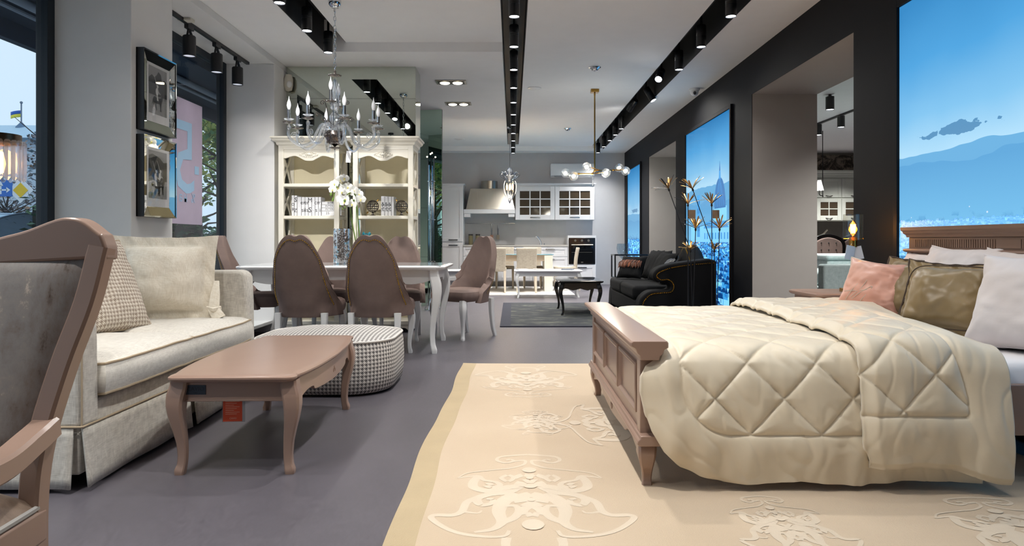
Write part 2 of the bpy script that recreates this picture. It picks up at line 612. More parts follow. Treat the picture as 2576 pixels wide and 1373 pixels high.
# the face is towards +x; reversed writing reads right to left in +y
def PT(y, z):
    return Matrix(((0, 0, 1, XW + .0125), (1, 0, 0, y), (0, 1, 0, z), (0, 0, 0, 1)))
Mx = Matrix.Diagonal((-1, 1, 1, 1))
T.text('5', 1.0, PT(6.53, 1.76) @ Mx, .0005)
T.text('0', 1.0, PT(5.88, 1.76) @ Mx, .0005)
T.box(XW + .012, XW + .0131, 6.74, 6.83, 1.655, 1.735)
T.text('% на все', .13, PT(6.42, 1.41) @ Mx, .0005, sp=1.3)
T.build('lettering', M_postertext, pt, smooth=0)

# ------------------------------------------------------------------ outside
struct(MB().box(-120, -3.32, -40, 140, -.3, -.12), 'street', plain('asphalt', (120, 126, 132), .8, var=.1), 'grey street outside')
aw = thing('shop_awning', 'dark awning fascia above the shop windows outside', 'awning', (-3.9, 5, 2.35))
MB().box(-4.3, -3.34, 3.2, 11.2, 2.86, 3.8).build('canopy', plain('awning_dark', (52, 66, 84), .7, var=.08), aw)
MB().box(-4.32, -4.24, 3.2, 11.2, 2.70, 2.86).build('fascia', plain('awning_fascia', (44, 58, 78), .6, var=.08), aw)
MB().tube([(-3.75, 3.2, 2.82), (-3.75, 11.2, 2.82)], .035, 10).tube([(-3.95, 3.2, 2.835), (-3.95, 11.2, 2.835)], .02, 8).build('roller_tube', plain('awning_pale', (176, 186, 196), .5), aw)

def leaf_mat(n, cols):
    if n in MATS:
        return MATS[n]
    w = N(n)
    r = w.n('ShaderNodeNewGeometry').outputs['Random Per Island']
    k = len(cols)
    w.set(Base_Color=w.ramp(r, [((i + .5) / k, lin(c)[:3]) for i, c in enumerate(cols)]), Roughness=.6)
    MATS[n] = w.m
    return w.m
M_bark = plain('bark', (62, 56, 54), .9, var=.3, scale=20)
def tree(name, label, pos, h, rad, nl, leaf, mat, z0=None, group='trees outside the shop windows', sq=.75, bare=24):
    t = thing(name, label, 'tree', pos, 0, group)
    rnd = random.Random(hash((round(pos[0] * 7), round(pos[1] * 5))) & 0xffff)
    zc = h - rad * sq if z0 is None else z0
    tr = MB(); p = V(pos)
    tr.tube([p, p + V((.05, 0, h * .3)), p + V((-.05, .05, h * .62)), p + V((0, 0, h * .85))], [h * .022, h * .018, h * .012, .02], 8)
    for k in range(bare):
        a = rnd.uniform(0, 2 * PI); zb = rnd.uniform(.25, .75) * h; L = rad * rnd.uniform(.5, 1.0)
        q = p + V((0, 0, zb)); e = q + V((math.cos(a) * L, math.sin(a) * L, L * rnd.uniform(.2, .8)))
        mid = (q + e) / 2 + V((rnd.uniform(-.2, .2), rnd.uniform(-.2, .2), rnd.uniform(-.1, .25))) * rad * .5
        tr.tube([q, mid, e], [h * .008, h * .005, .008], 5)
    tr.build('trunk', M_bark, t)
    m = MB()
    for k in range(nl):
        while True:
            d = V((rnd.uniform(-1, 1), rnd.uniform(-1, 1), rnd.uniform(-1, 1)))
            if .25 < d.length < 1 and noise.noise(V((d.x * 2.6 + pos[0], d.y * 2.6, d.z * 2.6 + pos[1]))) > -.12:
                break
        c = p + V((d.x * rad, d.y * rad, zc + d.z * rad * sq))
        s = leaf * rnd.uniform(.6, 1.3)
        M = Matrix.Translation(c) @ Matrix.Rotation(rnd.uniform(0, 6.28), 4, 'Z') @ Matrix.Rotation(rnd.uniform(-1.2, 1.2), 4, 'X') @ Matrix.Rotation(rnd.uniform(-1, 1), 4, 'Y')
        m.add([M @ V(q) for q in ((-.5 * s, 0, 0), (0, -.28 * s, .06 * s), (.5 * s, 0, 0), (0, .28 * s, .06 * s))], [(0, 1, 2, 3)])
    m.build('foliage', mat, t, smooth=0)
    return t
M_leafy = leaf_mat('autumn_leaves', [(80, 130, 84), (150, 180, 96), (214, 212, 120), (110, 160, 110), (180, 190, 90)])
M_leafd = leaf_mat('dark_leaves', [(40, 84, 66), (58, 108, 76), (92, 136, 92), (48, 96, 84)])
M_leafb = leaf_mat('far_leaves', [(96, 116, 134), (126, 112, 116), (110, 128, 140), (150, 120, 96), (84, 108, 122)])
tree('street_tree', 'leafy yellow-green tree outside the poster window', (-7.4, 16.0, -.12), 4.8, 1.9, 3200, .15, M_leafy)
tree('street_tree', 'second yellow-green tree outside, beside the mirror column window', (-5.0, 12.5, -.12), 4.3, 1.25, 2600, .16, M_leafy)
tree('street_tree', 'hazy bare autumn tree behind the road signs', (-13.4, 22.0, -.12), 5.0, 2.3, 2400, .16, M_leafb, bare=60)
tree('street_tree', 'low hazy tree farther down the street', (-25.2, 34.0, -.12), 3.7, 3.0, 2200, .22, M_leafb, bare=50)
def hedge(label, x0, x1, y0, y1, z1, n):
    rnd = random.Random(int(y0 * 10))
    m = MB()
    for k in range(n):
        c = V((rnd.uniform(x0, x1), rnd.uniform(y0, y1), rnd.uniform(-.1, z1) + rnd.uniform(-.1, .15)))
        s = .16 * rnd.uniform(.6, 1.4)
        M = Matrix.Translation(c) @ Matrix.Rotation(rnd.uniform(0, 6.28), 4, 'Z') @ Matrix.Rotation(rnd.uniform(-1.3, 1.3), 4, 'X')
        m.add([M @ V(q) for q in ((-.5 * s, 0, 0), (0, -.3 * s, .05 * s), (.5 * s, 0, 0), (0, .3 * s, .05 * s))], [(0, 1, 2, 3)])
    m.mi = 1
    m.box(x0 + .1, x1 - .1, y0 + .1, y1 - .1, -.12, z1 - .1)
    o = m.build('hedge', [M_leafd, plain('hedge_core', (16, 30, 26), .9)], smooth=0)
    tag(o, label, 'hedge')
hedge('dark clipped hedge outside the poster window', -9.0, -7.9, 15.0, 20.0, 1.25, 4200)
hedge('dark hedge outside beside the mirror column', -6.5, -5.1, 9.0, 11.4, 1.55, 4200)

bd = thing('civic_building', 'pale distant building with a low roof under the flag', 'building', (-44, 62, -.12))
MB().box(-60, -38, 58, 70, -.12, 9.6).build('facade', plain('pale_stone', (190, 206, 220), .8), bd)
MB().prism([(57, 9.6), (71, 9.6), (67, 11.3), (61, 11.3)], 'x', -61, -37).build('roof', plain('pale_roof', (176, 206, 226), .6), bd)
fp = thing('flagpole', 'flagpole with a blue and yellow flag on the distant roof', 'flagpole', (-43.6, 60.6, 10.9))
MB().tube([(-43.6, 60.6, 10.9), (-43.6, 60.6, 13.2)], .06, 8).ball((-43.6, 60.6, 13.25), .12).build('pole', plain('pole_grey', (110, 124, 140), .5), fp)
MB().lathe([(.5, 10.9), (.42, 11.1), (.2, 11.35), (.08, 11.5)], (-43.6, 60.6, 0), 12).build('base', plain('pole_base', (90, 120, 150), .6), fp)
def flag(u, v_):
    return V((-43.6 - 1.0 * u, 60.6 + .12 * math.sin(u * 7), 12.55 - .30 * v_ * 2 - .1 * u + .05 * math.sin(u * 6)))
m = MB(); m.grid(10, 2, lambda u, v_: flag(u, v_ * .5)); m.mi = 1; m.grid(10, 2, lambda u, v_: flag(u, .5 + v_ * .5))
m.build('flag', [plain('flag_blue', (40, 92, 180), .7), plain('flag_yellow', (226, 214, 70), .7)], fp, solid=(.02, 0))
for i, (za, zb) in enumerate(((5.60, 5.40), (5.20, 5.02))):
    cb = MB().tube(spline([(-13.5, 11.8, za + .35), (-10.2, 13.5, za - .12), (-7.5, 15.2, za - .25), (-3.6, 17.5, za + .1)], 8), .014 if i == 0 else .008, 6).build('overhead_cable', M_black)
    tag(cb, ('upper' if i == 0 else 'lower') + ' overhead cable crossing the sky outside', 'cable', 'overhead cables outside')
sg = MB().tube([(-14.0, 14.0, 1.98), (-9.9, 14.0, 1.98)], .02, 8).tube([(-14.0, 14.0, -.12), (-14.0, 14.0, 2.6)], .05, 8).build('sign_mast', M_black)
tag(sg, 'thin mast and arm that carry the road signs outside', 'mast')
SM = Matrix.Translation((-10.42, 13.965, 2.08)) @ Matrix.Rotation(PI / 2, 4, 'X')
s1 = thing('road_sign', 'blue square road sign with white arrows', 'road sign', (-10.42, 13.97, 2.08))
MB().box(-10.58, -10.23, 13.955, 13.975, 1.90, 2.26).build('plate', plain('sign_blue', (36, 110, 200), .4), s1, bevel=.004)
m = MB(); y = 13.953
m.box(-10.475, -10.445, y, y + .002, 1.95, 2.13); m.box(-10.46, -10.33, y, y + .002, 2.02, 2.05)
m.add([(-10.51, y, 2.12), (-10.41, y, 2.12), (-10.46, y, 2.22)], [(0, 1, 2)]); m.add([(-10.345, y, 1.975), (-10.265, y, 2.035), (-10.345, y, 2.095)], [(0, 1, 2)])
m.build('arrows', plain('sign_white', (235, 240, 245), .5), s1, smooth=0)
s2 = thing('road_sign', 'white and yellow diamond road sign beside the crystal lamp', 'road sign', (-10.06, 13.97, 2.0))
def dia(m, r, y0, y1, cx=-10.06, cz=2.03):
    m.prism([(cx - r, cz), (cx, cz - r), (cx + r, cz), (cx, cz + r)], 'y', y0, y1)
m = MB(); dia(m, .26, 13.962, 13.975); m.build('plate', plain('sign_white', (235, 240, 245), .5), s2)
m = MB(); dia(m, .155, 13.955, 13.961); m.build('yellow_panel', plain('sign_yellow', (240, 200, 40), .5), s2)
cn = thing('street_canopy', 'pale blue ribbed canopy roof outside the first window', 'canopy', (-8.1, 9.3, -.12))
def vault(u, v_, r=1.0):
    a = PI * (.08 + .84 * u)
    return V((-9.5 + 2.9 * v_, 9.4 - 1.5 * math.cos(a) * r, .35 + 1.02 * math.sin(a) * r))
MB().grid(24, 8, vault).build('cover', plain('canopy_sheet', (176, 214, 240), .3), cn, solid=(.01, 0))
m = MB()
for k in range(9):
    m.tube([vault(u / 20, k / 8, 1.006) for u in range(21)], .012, 6)
for k in range(3, 20, 3):
    m.tube([vault(k / 22, q / 4, 1.006) for q in range(5)], .006, 5)
m.build('ribs', plain('canopy_rib', (70, 100, 130), .5), cn)
MB().box(-9.4, -9.3, 8.0, 8.1, -.12, .6).box(-6.8, -6.7, 8.0, 8.1, -.12, .6).box(-9.4, -9.3, 10.7, 10.8, -.12, .6).box(-6.8, -6.7, 10.7, 10.8, -.12, .6).build('posts', M_frame, cn)

# ------------------------------------------------------------------ light boxes on the dark wall
def lightbox_mat(name, r1, r2, city, ztop, cloud, warm, seed, deep):
    w = N(name)
    pos = w.n('ShaderNodeNewGeometry').outputs['Position']
    x, y, z = w.sep(pos)
    def nz(sc, det, s2=1.0):
        cb = w.n('ShaderNodeCombineXYZ'); w.l(y, cb.inputs[0]); cb.inputs[1].default_value = seed * s2
        return w.noise(cb.outputs[0], sc, det)
    zz = w.math('DIVIDE', w.math('SUBTRACT', z, r1), ztop - r1, clamp=True)
    nb = w.noise(pos, 1.4, 2)
    zz2 = w.math('ADD', zz, w.math('MULTIPLY', w.math('SUBTRACT', nb, .5), .25), clamp=True)
    sky = w.ramp(zz2, [(0, lin((178, 222, 248))[:3]), (.25, lin((132, 196, 238))[:3]), (.62, lin((82, 164, 222))[:3]), (1, lin(deep)[:3])])
    h1 = w.math('ADD', w.math('MULTIPLY', w.math('SUBTRACT', nz(1.3, 3), .5), .20), r1)
    h2 = w.math('ADD', w.math('MULTIPLY', w.math('SUBTRACT', nz(1.5, 3, 2.7), .5), .18), r2)
    m1 = w.math('LESS_THAN', z, h1); m2 = w.math('LESS_THAN', z, h2)
    c = w.mix(m1, sky, lin((112, 178, 224)))
    dd = w.math('DIVIDE', w.math('SUBTRACT', z, city), r2 - city, clamp=True)
    c = w.mix(m2, c, w.ramp(dd, [(0, lin((120, 190, 234))[:3]), (1, lin((100, 168, 218))[:3])]))
    if cloud:
        y0, y1, zc, hh = cloud
        ev = w.math('MULTIPLY', w.math('SUBTRACT', y, (y0 + y1) / 2), 2 / (y1 - y0))
        ez = w.math('MULTIPLY', w.math('SUBTRACT', z, zc), 1 / hh)
        e = w.math('SUBTRACT', 1.0, w.math('ADD', w.math('MULTIPLY', ev, ev), w.math('MULTIPLY', ez, ez)))
        e = w.math('ADD', e, w.math('MULTIPLY', w.math('SUBTRACT', w.noise(w.mapping(pos, (1, 9, 22)), 1.0, 5), .5), 2.6))
        c = w.mix(w.math('MULTIPLY', w.math('GREATER_THAN', e, .45), .85), c, lin((78, 136, 182)))
    # town
    vo = w.n('ShaderNodeTexVoronoi', feature='F1', distance='CHEBYCHEV')
    w.l(w.mapping(pos, (1, 15, 24)), vo.inputs['Vector']); vo.inputs['Scale'].default_value = 1.0
    vs = w.sep(vo.outputs['Color'])
    vo2 = w.n('ShaderNodeTexVoronoi', feature='F1', distance='MANHATTAN')
    w.l(w.mapping(pos, (1, 48, 62)), vo2.inputs['Vector']); vo2.inputs['Scale'].default_value = 1.0
    vs2 = w.sep(vo2.outputs['Color'])
    tv = w.math('ADD', w.math('MULTIPLY', vs[0], .55), w.math('MULTIPLY', vs2[0], .45))
    low = w.math('DIVIDE', w.math('SUBTRACT', z, .1), city - .1, clamp=True)
    town_a = w.ramp(tv, [(.2, lin((8, 58, 118))[:3]), (.5, lin((22, 112, 184))[:3]), (.85, lin((118, 190, 232))[:3])])
    town_b = w.ramp(tv, [(.2, lin((88, 156, 208))[:3]), (.8, lin((122, 188, 230))[:3])])
    town = w.mix(w.math('POWER', low, 2.2), town_a, town_b)
    edge = w.math('ADD', city, w.math('MULTIPLY', w.math('SUBTRACT', vs[1], .5), .09))
    fade = w.math('DIVIDE', w.math('SUBTRACT', edge, z), .05, clamp=True)
    c = w.mix(fade, c, town)
    sp_ = w.n('ShaderNodeTexVoronoi', feature='F1')
    w.l(w.mapping(pos, (1, 9, 11)), sp_.inputs['Vector']); sp_.inputs['Scale'].default_value = 1.0
    st = w.math('LESS_THAN', sp_.outputs['Distance'], .06)
    st = w.math('MULTIPLY', st, w.math('LESS_THAN', z, city + .07)); st = w.math('MULTIPLY', st, w.math('GREATER_THAN', z, city - .3))
    c = w.mix(w.math('MULTIPLY', st, .8), c, lin((225, 240, 255)))
    em = w.n('ShaderNodeEmission'); w.l(c, em.inputs[0]); em.inputs[1].default_value = BOXE
    gl = w.n('ShaderNodeBsdfGlossy'); gl.inputs['Roughness'].default_value = .12; gl.inputs[0].default_value = (1, 1, 1, 1)
    fr = w.n('ShaderNodeFresnel'); fr.inputs[0].default_value = 1.06
    mx = w.n('ShaderNodeMixShader'); w.l(fr.outputs[0], mx.inputs[0]); w.l(em.outputs[0], mx.inputs[1]); w.l(gl.outputs[0], mx.inputs[2])
    w.l(mx.outputs[0], w.out.inputs[0])
    return w.m
def town(m, y0, y1, zt, zb, s0, s1, seed, m0):
    """rows of printed houses: pale walls, dark roofs and windows, larger towards the bottom"""
    rnd = random.Random(seed); z = zt; row = 0
    while z > zb - s1:
        f = (zt - z) / (zt - zb); s = s0 + (s1 - s0) * f
        y = y0 + rnd.uniform(0, s) * .5
        x = XR - .0128 - row * .00006
        while y < y1 - s * .4:
            wd = min(s * rnd.uniform(.6, 1.5), y1 - y); h = s * rnd.uniform(.6, 1.3); zz_ = z + rnd.uniform(-.25, .25) * s
            def q(pts, mi, d=0):
                m.mi = mi; m.add([(x - d * .00002, min(max(a, y0), y1), max(b, zb)) for a, b in pts], [tuple(range(len(pts)))])
            wall = m0 + rnd.choice((2, 2, 3, 3, 1))
            q([(y, zz_ - h - s), (y + wd, zz_ - h - s), (y + wd, zz_), (y, zz_)], wall)
            if rnd.random() < .75:
                k = s * rnd.uniform(.25, .5)
                q([(y - .06 * wd, zz_), (y + wd * 1.06, zz_), (y + wd * (.8 if rnd.random() < .6 else .5), zz_ + k), (y + wd * (.2 if rnd.random() < .6 else .5), zz_ + k)], m0 + rnd.choice((0, 0, 1)), 1)
            nx = max(1, int(wd / (s * .28)))
            for i in range(nx):
                for j in range(2 if s > .05 else 1):
                    if rnd.random() < .7:
                        a = y + wd * (i + .3) / nx; b = zz_ - s * (.30 + .5 * j)
                        q([(a, b), (a + wd * .36 / nx, b), (a + wd * .36 / nx, b + s * .26), (a, b + s * .26)], m0 + (0 if wall > m0 + 1 else 3), 2)
            y += wd * rnd.uniform(.8, 1.15)
        z -= s * .55; row += 1
    m.mi = 0
def lightbox(label, y0, y1, z0, z1, mat, extra=None, hazy=False):
    t = thing('light_box', label, 'light box', (XR, (y0 + y1) / 2, z0), 0, 'backlit city panoramas on the dark wall')
    m = MB(); b = .045; xa, xb = XR - .03, XR - .0005
    m.box(xa, xb, y0 - b, y0, z0 - b, z1 + b); m.box(xa, xb, y1, y1 + b, z0 - b, z1 + b)
    m.box(xa, xb, y0, y1, z1, z1 + b); m.box(xa, xb, y0, y1, z0 - b, z0)
    m.build('frame', M_dark, t, bevel=.003)
    m = MB().box(XR - .012, XR - .001, y0 - .01, y1 + .01, z0 - .01, z1 + .01)
    mats = [mat]
    if extra:
        extra(m); mats += [emit('print_mid_blue', (52, 128, 184), BOXE), emit('print_dark_blue', (30, 92, 148), BOXE), emit('print_pale_blue', (104, 172, 216), BOXE)] + ([emit('print_town_ink', (6, 58, 118), BOXE), emit('print_town_mid', (20, 104, 176), BOXE), emit('print_town_blue', (58, 150, 212), BOXE), emit('print_town_pale', (128, 204, 242), BOXE)] if not hazy else [emit('print_haze_ink', (90, 158, 210), BOXE), emit('print_haze_mid', (100, 168, 218), BOXE), emit('print_haze_blue', (110, 178, 226), BOXE), emit('print_haze_pale', (130, 192, 234), BOXE)])
    m.build('backlit_print', mats, t, smooth=0)
def duomo(m):
    xs = XR - .0135
    def poly(pts, mi, d=0):
        m.mi = mi; m.add([(xs - d * .0006, y, z) for y, z in pts], [tuple(range(len(pts)))])
    poly([(7.97, 1.20), (9.75, 1.20), (9.75, .98), (7.97, .98)], 3)
    poly([(8.12, 1.20), (8.12, 1.42), (8.66, 1.42), (8.66, 1.20)], 3, 1)
    dome = [(8.16, 1.40)] + [(8.39 - .23 * math.cos(a) * (1 if True else 1), 1.42 + .36 * math.sin(a)) for a in [PI * k / 16 for k in range(17)]] + [(8.62, 1.40)]
    poly(dome, 2, 2)
    for k in (-.17, -.09, 0, .09, .17):
        s = math.sqrt(max(0, 1 - (k / .23) ** 2))
        poly([(8.39 + k - .006, 1.42), (8.39 + k + .006, 1.42), (8.39 + k * .25 + .004, 1.42 + .35 * s ** .5), (8.39 + k * .25 - .004, 1.42 + .35 * s ** .5)], 1, 3)
    poly([(8.35, 1.76), (8.43, 1.76), (8.42, 1.86), (8.36, 1.86)], 1, 3)
    poly([(8.365, 1.86), (8.415, 1.86), (8.392, 1.98), (8.388, 1.98)], 2, 3)
    poly([(9.28, 1.62), (9.42, 1.62), (9.42, 1.05), (9.28, 1.05)], 1, 2)
    for k in range(4):
        poly([(9.30 + .0, 1.56 - .12 * k), (9.335, 1.56 - .12 * k), (9.335, 1.49 - .12 * k), (9.30, 1.49 - .12 * k)], 2, 3)
        poly([(9.365, 1.56 - .12 * k), (9.40, 1.56 - .12 * k), (9.40, 1.49 - .12 * k), (9.365, 1.49 - .12 * k)], 2, 3)
    poly([(8.05, 1.16), (9.1, 1.16), (9.0, 1.24), (8.15, 1.24)], 1, 2)
    for k in range(9):
        poly([(8.06 + k * .12, 1.10), (8.11 + k * .12, 1.10), (8.11 + k * .12, 1.02), (8.06 + k * .12, 1.02)], 1, 2)
    town(m, 7.98, 10.02, .98, .22, .035, .18, 4, 4)
    m.mi = 0
lightbox('backlit city panorama with clouds and hills behind the bed headboard', 2.3, 4.50, .10, 2.535, lightbox_mat('city_print_near', 1.545, 1.46, 1.13, 2.535, (3.50, 4.36, 1.645, .045), True, 3.1, (58, 138, 198)), lambda m: (town(m, 2.3, 4.5, 1.12, .9, .022, .04, 5, 4), town(m, 2.3, 4.5, .88, .12, .05, .2, 6, 4)), True)
lightbox('backlit city panorama with a domed cathedral, behind the black sofa', 7.98, 10.02, .20, 2.545, lightbox_mat('city_print_dome', 1.70, 1.50, 1.02, 2.545, None, False, 8.3, (40, 124, 186)), duomo)
lightbox('narrow backlit panorama nearest the kitchen wall', 13.6, 15.1, .20, 2.53, lightbox_mat('city_print_far', 1.55, 1.42, 1.1, 2.53, (13.7, 14.8, 1.62, .05), False, 5.5, (44, 132, 196)), lambda m: town(m, 13.62, 15.08, 1.02, .22, .045, .20, 9, 4))

# ------------------------------------------------------------------ room beyond the opening
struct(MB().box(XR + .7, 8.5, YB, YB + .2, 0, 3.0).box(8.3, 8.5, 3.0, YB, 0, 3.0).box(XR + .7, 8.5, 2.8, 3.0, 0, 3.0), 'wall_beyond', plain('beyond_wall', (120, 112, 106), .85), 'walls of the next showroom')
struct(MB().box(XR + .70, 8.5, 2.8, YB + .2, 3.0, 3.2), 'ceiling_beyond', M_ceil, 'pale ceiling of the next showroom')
# ------------------------------------------------------------------ track lighting
M_lens = emit('lamp_lens', (236, 242, 255), 9.0)
M_lensdim = emit('lamp_lens_dim', (220, 226, 240), .35)
def lamp(name, loc, d, power, size=68, blend=1.0, rgb=SP_RGB, rad=.045):
    l = bpy.data.lights.new(name, 'SPOT')
    l.energy = power; l.color = rgb; l.spot_size = R(size); l.spot_blend = blend; l.shadow_soft_size = rad
    o = bpy.data.objects.new(name, l); COL.objects.link(o)
    o.location = loc
    o.rotation_euler = V(d).to_track_quat('-Z', 'Y').to_euler()
    return o
def point(name, loc, power, rgb, rad=.02):
    l = bpy.data.lights.new(name, 'POINT')
    l.energy = power; l.color = rgb; l.shadow_soft_size = rad
    o = bpy.data.objects.new(name, l); COL.objects.link(o); o.location = loc
    return o
def spotlight(x, y, ztrack, zbot, label, group, power, d=(0, 0, -1), r=.047, lens=None, yoke=False, size=SP_ANG, rgb=SP_RGB):
    L = .215 if not yoke else .18
    d = V(d).normalized()
    t = thing('track_spotlight', label, 'spotlight', (x, y, ztrack), 0, group)
    zt = zbot + L
    hold = MB().box(x - .018, x + .018, y - .055, y + .055, ztrack - .035, ztrack)
    if not yoke:
        hold.cyl((x, y, ztrack - .03), (x, y, zt - .02), .012, seg=10)
    else:
        for s in (-1, 1):
            hold.tube(spline([(x, y + .012 * s, ztrack - .03), (x, y + .035 * s, ztrack - .09), (x, y + .045 * s, zt - .01)], 5), .011, 6)
        hold.tube(spline([(x, y + .02, ztrack - .03), (x, y + .085, ztrack - .09), (x, y + .04, zt)], 6), .004, 5)
    hold.build('bracket', M_black, t)
    P0 = V((x, y, zt))
    M = Matrix.Translation(P0) @ V((0, 0, -1)).rotation_difference(d).to_matrix().to_4x4()
    b = MB()
    pr = [(.0, 0), (r * .9, 0), (r, -.008)]
    if not yoke:
        for k in range(3):
            z = -.085 - k * .012
            pr += [(r, z + .004), (r * .95, z + .002), (r * .95, z - .002), (r, z - .004)]
    pr += [(r, -L), (r * .9, -L), (r * .86, -L + .02), (0, -L + .02)]
    b.lathe(list(reversed(pr)), seg=24)
    b.xf(M)
    bo = b.build('body', M_black, t)
    le = MB().lathe([(0, -L + .006), (r * .87, -L + .006), (r * .87, -L + .012), (0, -L + .012)], seg=24).xf(M)
    le.build('lens', lens or M_lens, bo)
    if power:
        q = lamp('spot_lamp', M @ V((0, 0, -L - .004)), d, power, size, rgb=rgb)
    return t
def track(name_label, x, y0, y1, z):
    o = MB().box(x - .018, x + .018, y0, y1, z - .03, z).build('lighting_track', M_black, bevel=.003)
    return tag(o, name_label, 'lighting track')
track('black lighting track in the ceiling slot above the dining table', -1.86, -2.0, 7.1, 3.34)
track('black lighting track in the middle ceiling slot', .0155, -2.0, 14.85, 3.34)
track('black lighting track in the ceiling slot along the dark wall', 1.85, -2.0, 14.9, 3.34)
track('black lighting track under the soffit by the poster window', -2.86, 1.2, 7.38, 2.93)
g1 = 'black spotlights in the middle ceiling slot'
for i in range(11):
    y = 5.80 + i * .905
    spotlight(.0155, y, 3.31, 2.90, 'black cylinder spotlight in the middle ceiling slot, %s in the row from the near end' % ORD[i], g1, SP_MID * (1 if i < 5 else 2.4) if i < 10 else 0)
g2 = 'black spotlights in the slot along the dark wall'
ry = [5.84, 6.76, 7.66, 8.56, 9.55, 10.35, 11.72, 12.4, 13.1, 13.95, 14.9]
for i, y in enumerate(ry):
    d, lb, p = (0, 0, -1), 'pointing straight down', SP_RIGHT * (1 if i < 5 else 2.2)
    if i == 3:
        d, lb = (-.30, -.62, -.62), 'turned so its bulb glares'
    if i == 4:
        d, lb = (.40, -.25, -.80), 'tilted towards the dark wall'
    if i == 5:
        d, lb, p = (-.35, .75, -.60), 'tilted away down the room', SP_RIGHT * .6
    spotlight(1.87, y, 3.31, 2.915, 'black spotlight by the dark wall, %s in its slot, %s' % (ORD[i], lb), g2, p if i != 3 else p * .5, d)
g3 = 'black spotlights in the slot above the dining table'
for i, y in enumerate((6.21, 6.93)):
    spotlight(-1.87, y, 3.31, 2.905, 'black cylinder spotlight above the dining table, %s' % ('partly in front of the crystal chandelier chain' if i else 'second from the end of its slot'), g3, SP_LEFT)
g4 = 'black spotlights hung on yokes by the poster window'
for i, (x, y) in enumerate(((-2.86, 6.04), (-2.86, 6.60), (-2.86, 7.10))):
    spotlight(x, y, 2.90, (2.63, 2.625, 2.62)[i], 'black spotlight on a looped yoke by the poster window, %s on its rail' % ORD[i], g4, SP_BAY, r=.055, yoke=True, lens=M_lensdim)
# the same rows go on towards the camera, above the picture's edge
gx, lx = 'black spotlights on the near ends of the ceiling tracks', 'black cylinder spotlight in a ceiling slot, nearer than the rows seen in front'
for y in (1.2, 2.1, 3.0, 3.95, 4.9):
    spotlight(1.87, y, 3.31, 2.915, lx, gx, SP_NEAR, (-.12 if y < 4 else 0, .05, -1))
for y, k in ((1.27, .2), (2.18, 2.1), (3.09, .2), (3.99, 1.9), (4.9, .7)):
    spotlight(.0155, y, 3.31, 2.90, lx, gx, SP_MID * k)
for y, p, d, a in ((1.2, SP_LEFTNEAR * 1.8, (0, 0, -1), SP_ANG), (1.95, SP_LEFTNEAR * 1.0, (0, 0, -1), SP_ANG), (2.65, SP_LEFTNEAR * 1.0, (0, 0, -1), SP_ANG), (3.35, SP_SHELF, (0, 1, -.42), 40), (4.05, SP_LEFTNEAR * .4, (0, 0, -1), SP_ANG), (4.75, SP_LEFTNEAR * 1.6, (0, .5, -1), 80), (5.48, SP_LEFTNEAR * .3, (0, 0, -1), SP_ANG)):
    spotlight(-1.87, y, 3.31, 2.905, lx, gx, p, d, size=a)

# ------------------------------------------------------------------ small ceiling fixtures
def downlight(x, y, label):
    t = thing('recessed_downlight', label, 'ceiling light', (x, y, 3.0), 0, 'twin recessed downlights')
    MB().box(x - .19, x + .19, y - .10, y + .10, 2.988, 2.999).build('frame', M_steel, t, bevel=.003)
    MB().box(x - .165, x + .165, y - .075, y + .075, 2.984, 2.9895).build('recess', M_slot, t)
    for s in (-1, 1):
        MB().lathe([(0, 2.975), (.05, 2.975), (.062, 2.983), (0, 2.9835)], (x + s * .08, y, 0), 20).build('bulb', emit('downlight_bulb', (255, 240, 205), 12), t)
    lamp('downlight_lamp', (x, y, 2.965), (0, 0, -1), 60, 110, rgb=(1, .9, .72))
downlight(-.77, 8.6, 'twin recessed downlight, the nearer of two left of the middle slot')
downlight(-.79, 9.95, 'twin recessed downlight, the farther of two left of the middle slot')
downlight(-1.75, 8.85, 'twin recessed downlight between the two mirror columns, seen only as a reflection')
downlight(-2.5, 9.8, 'twin recessed downlight by the far shop window, seen only as a reflection')
def disc(name, x, y, z, r, label, cat, m=M_white, dome=.02):
    o = MB().lathe([(0, z - dome), (r * .5, z - dome * .9), (r * .6, z - dome * .5), (r, z - .008), (r, z), (0, z)], (x, y, 0), 24).build(name, m)
    return tag(o, label, cat)
disc('smoke_detector', .998, 8.26, 3.1, .075, 'small silver smoke detector, on the ceiling ahead of the brass canopy', 'smoke detector', M_chrome, .05)
disc('ceiling_speaker', .303, 9.4, 3.1, .095, 'round white ceiling speaker right of the middle slot', 'ceiling speaker')
disc('smoke_detector', 1.03, 12.75, 3.1, .07, 'small smoke detector on the far ceiling', 'smoke detector', M_chrome, .05)
disc('ceiling_speaker', -1.1, 14.15, 3.1, .11, 'round white ceiling speaker above the tall kitchen cabinet', 'ceiling speaker')
t = thing('security_camera', 'small white dome security camera at the top of the dark wall', 'security camera', (2.40, 9.0, 3.0))
MB().lathe([(.055, 2.97), (.07, 2.98), (.07, 3.0), (0, 3.0)], (2.40, 9.0, 0), 20).build('base', M_white, t)
MB().ball((2.40, 9.0, 2.955), .052, 18, 12).build('dome', M_white, t)
MB().cyl((2.395, 8.965, 2.945), (2.388, 8.93, 2.925), .022, .018).build('lens', M_black, t)
o = MB().box(-2.9, -2.78, 5.9, 5.98, 2.905, 2.93).build('alarm_sensor', plain('old_white_plastic', (206, 200, 186), .6), bevel=.006)
tag(o, 'small cream sensor box on the soffit beside the track', 'sensor')
o = thing('motion_detector', 'cream motion detector in the corner by the mirror column', 'motion detector', (-2.56, 7.8, 2.78))
MB().lathe([(.005, -.10), (.038, -.085), (.05, -.03), (.05, .04), (.036, .09), (.005, .1)], (-2.555, 7.79, 2.80), 20).build('housing', plain('old_white_plastic', (206, 200, 186), .6), o)
MB().ball((-2.535, 7.755, 2.775), .03, 14, 10, (1, 1, 1.3)).build('lens', M_white, o)

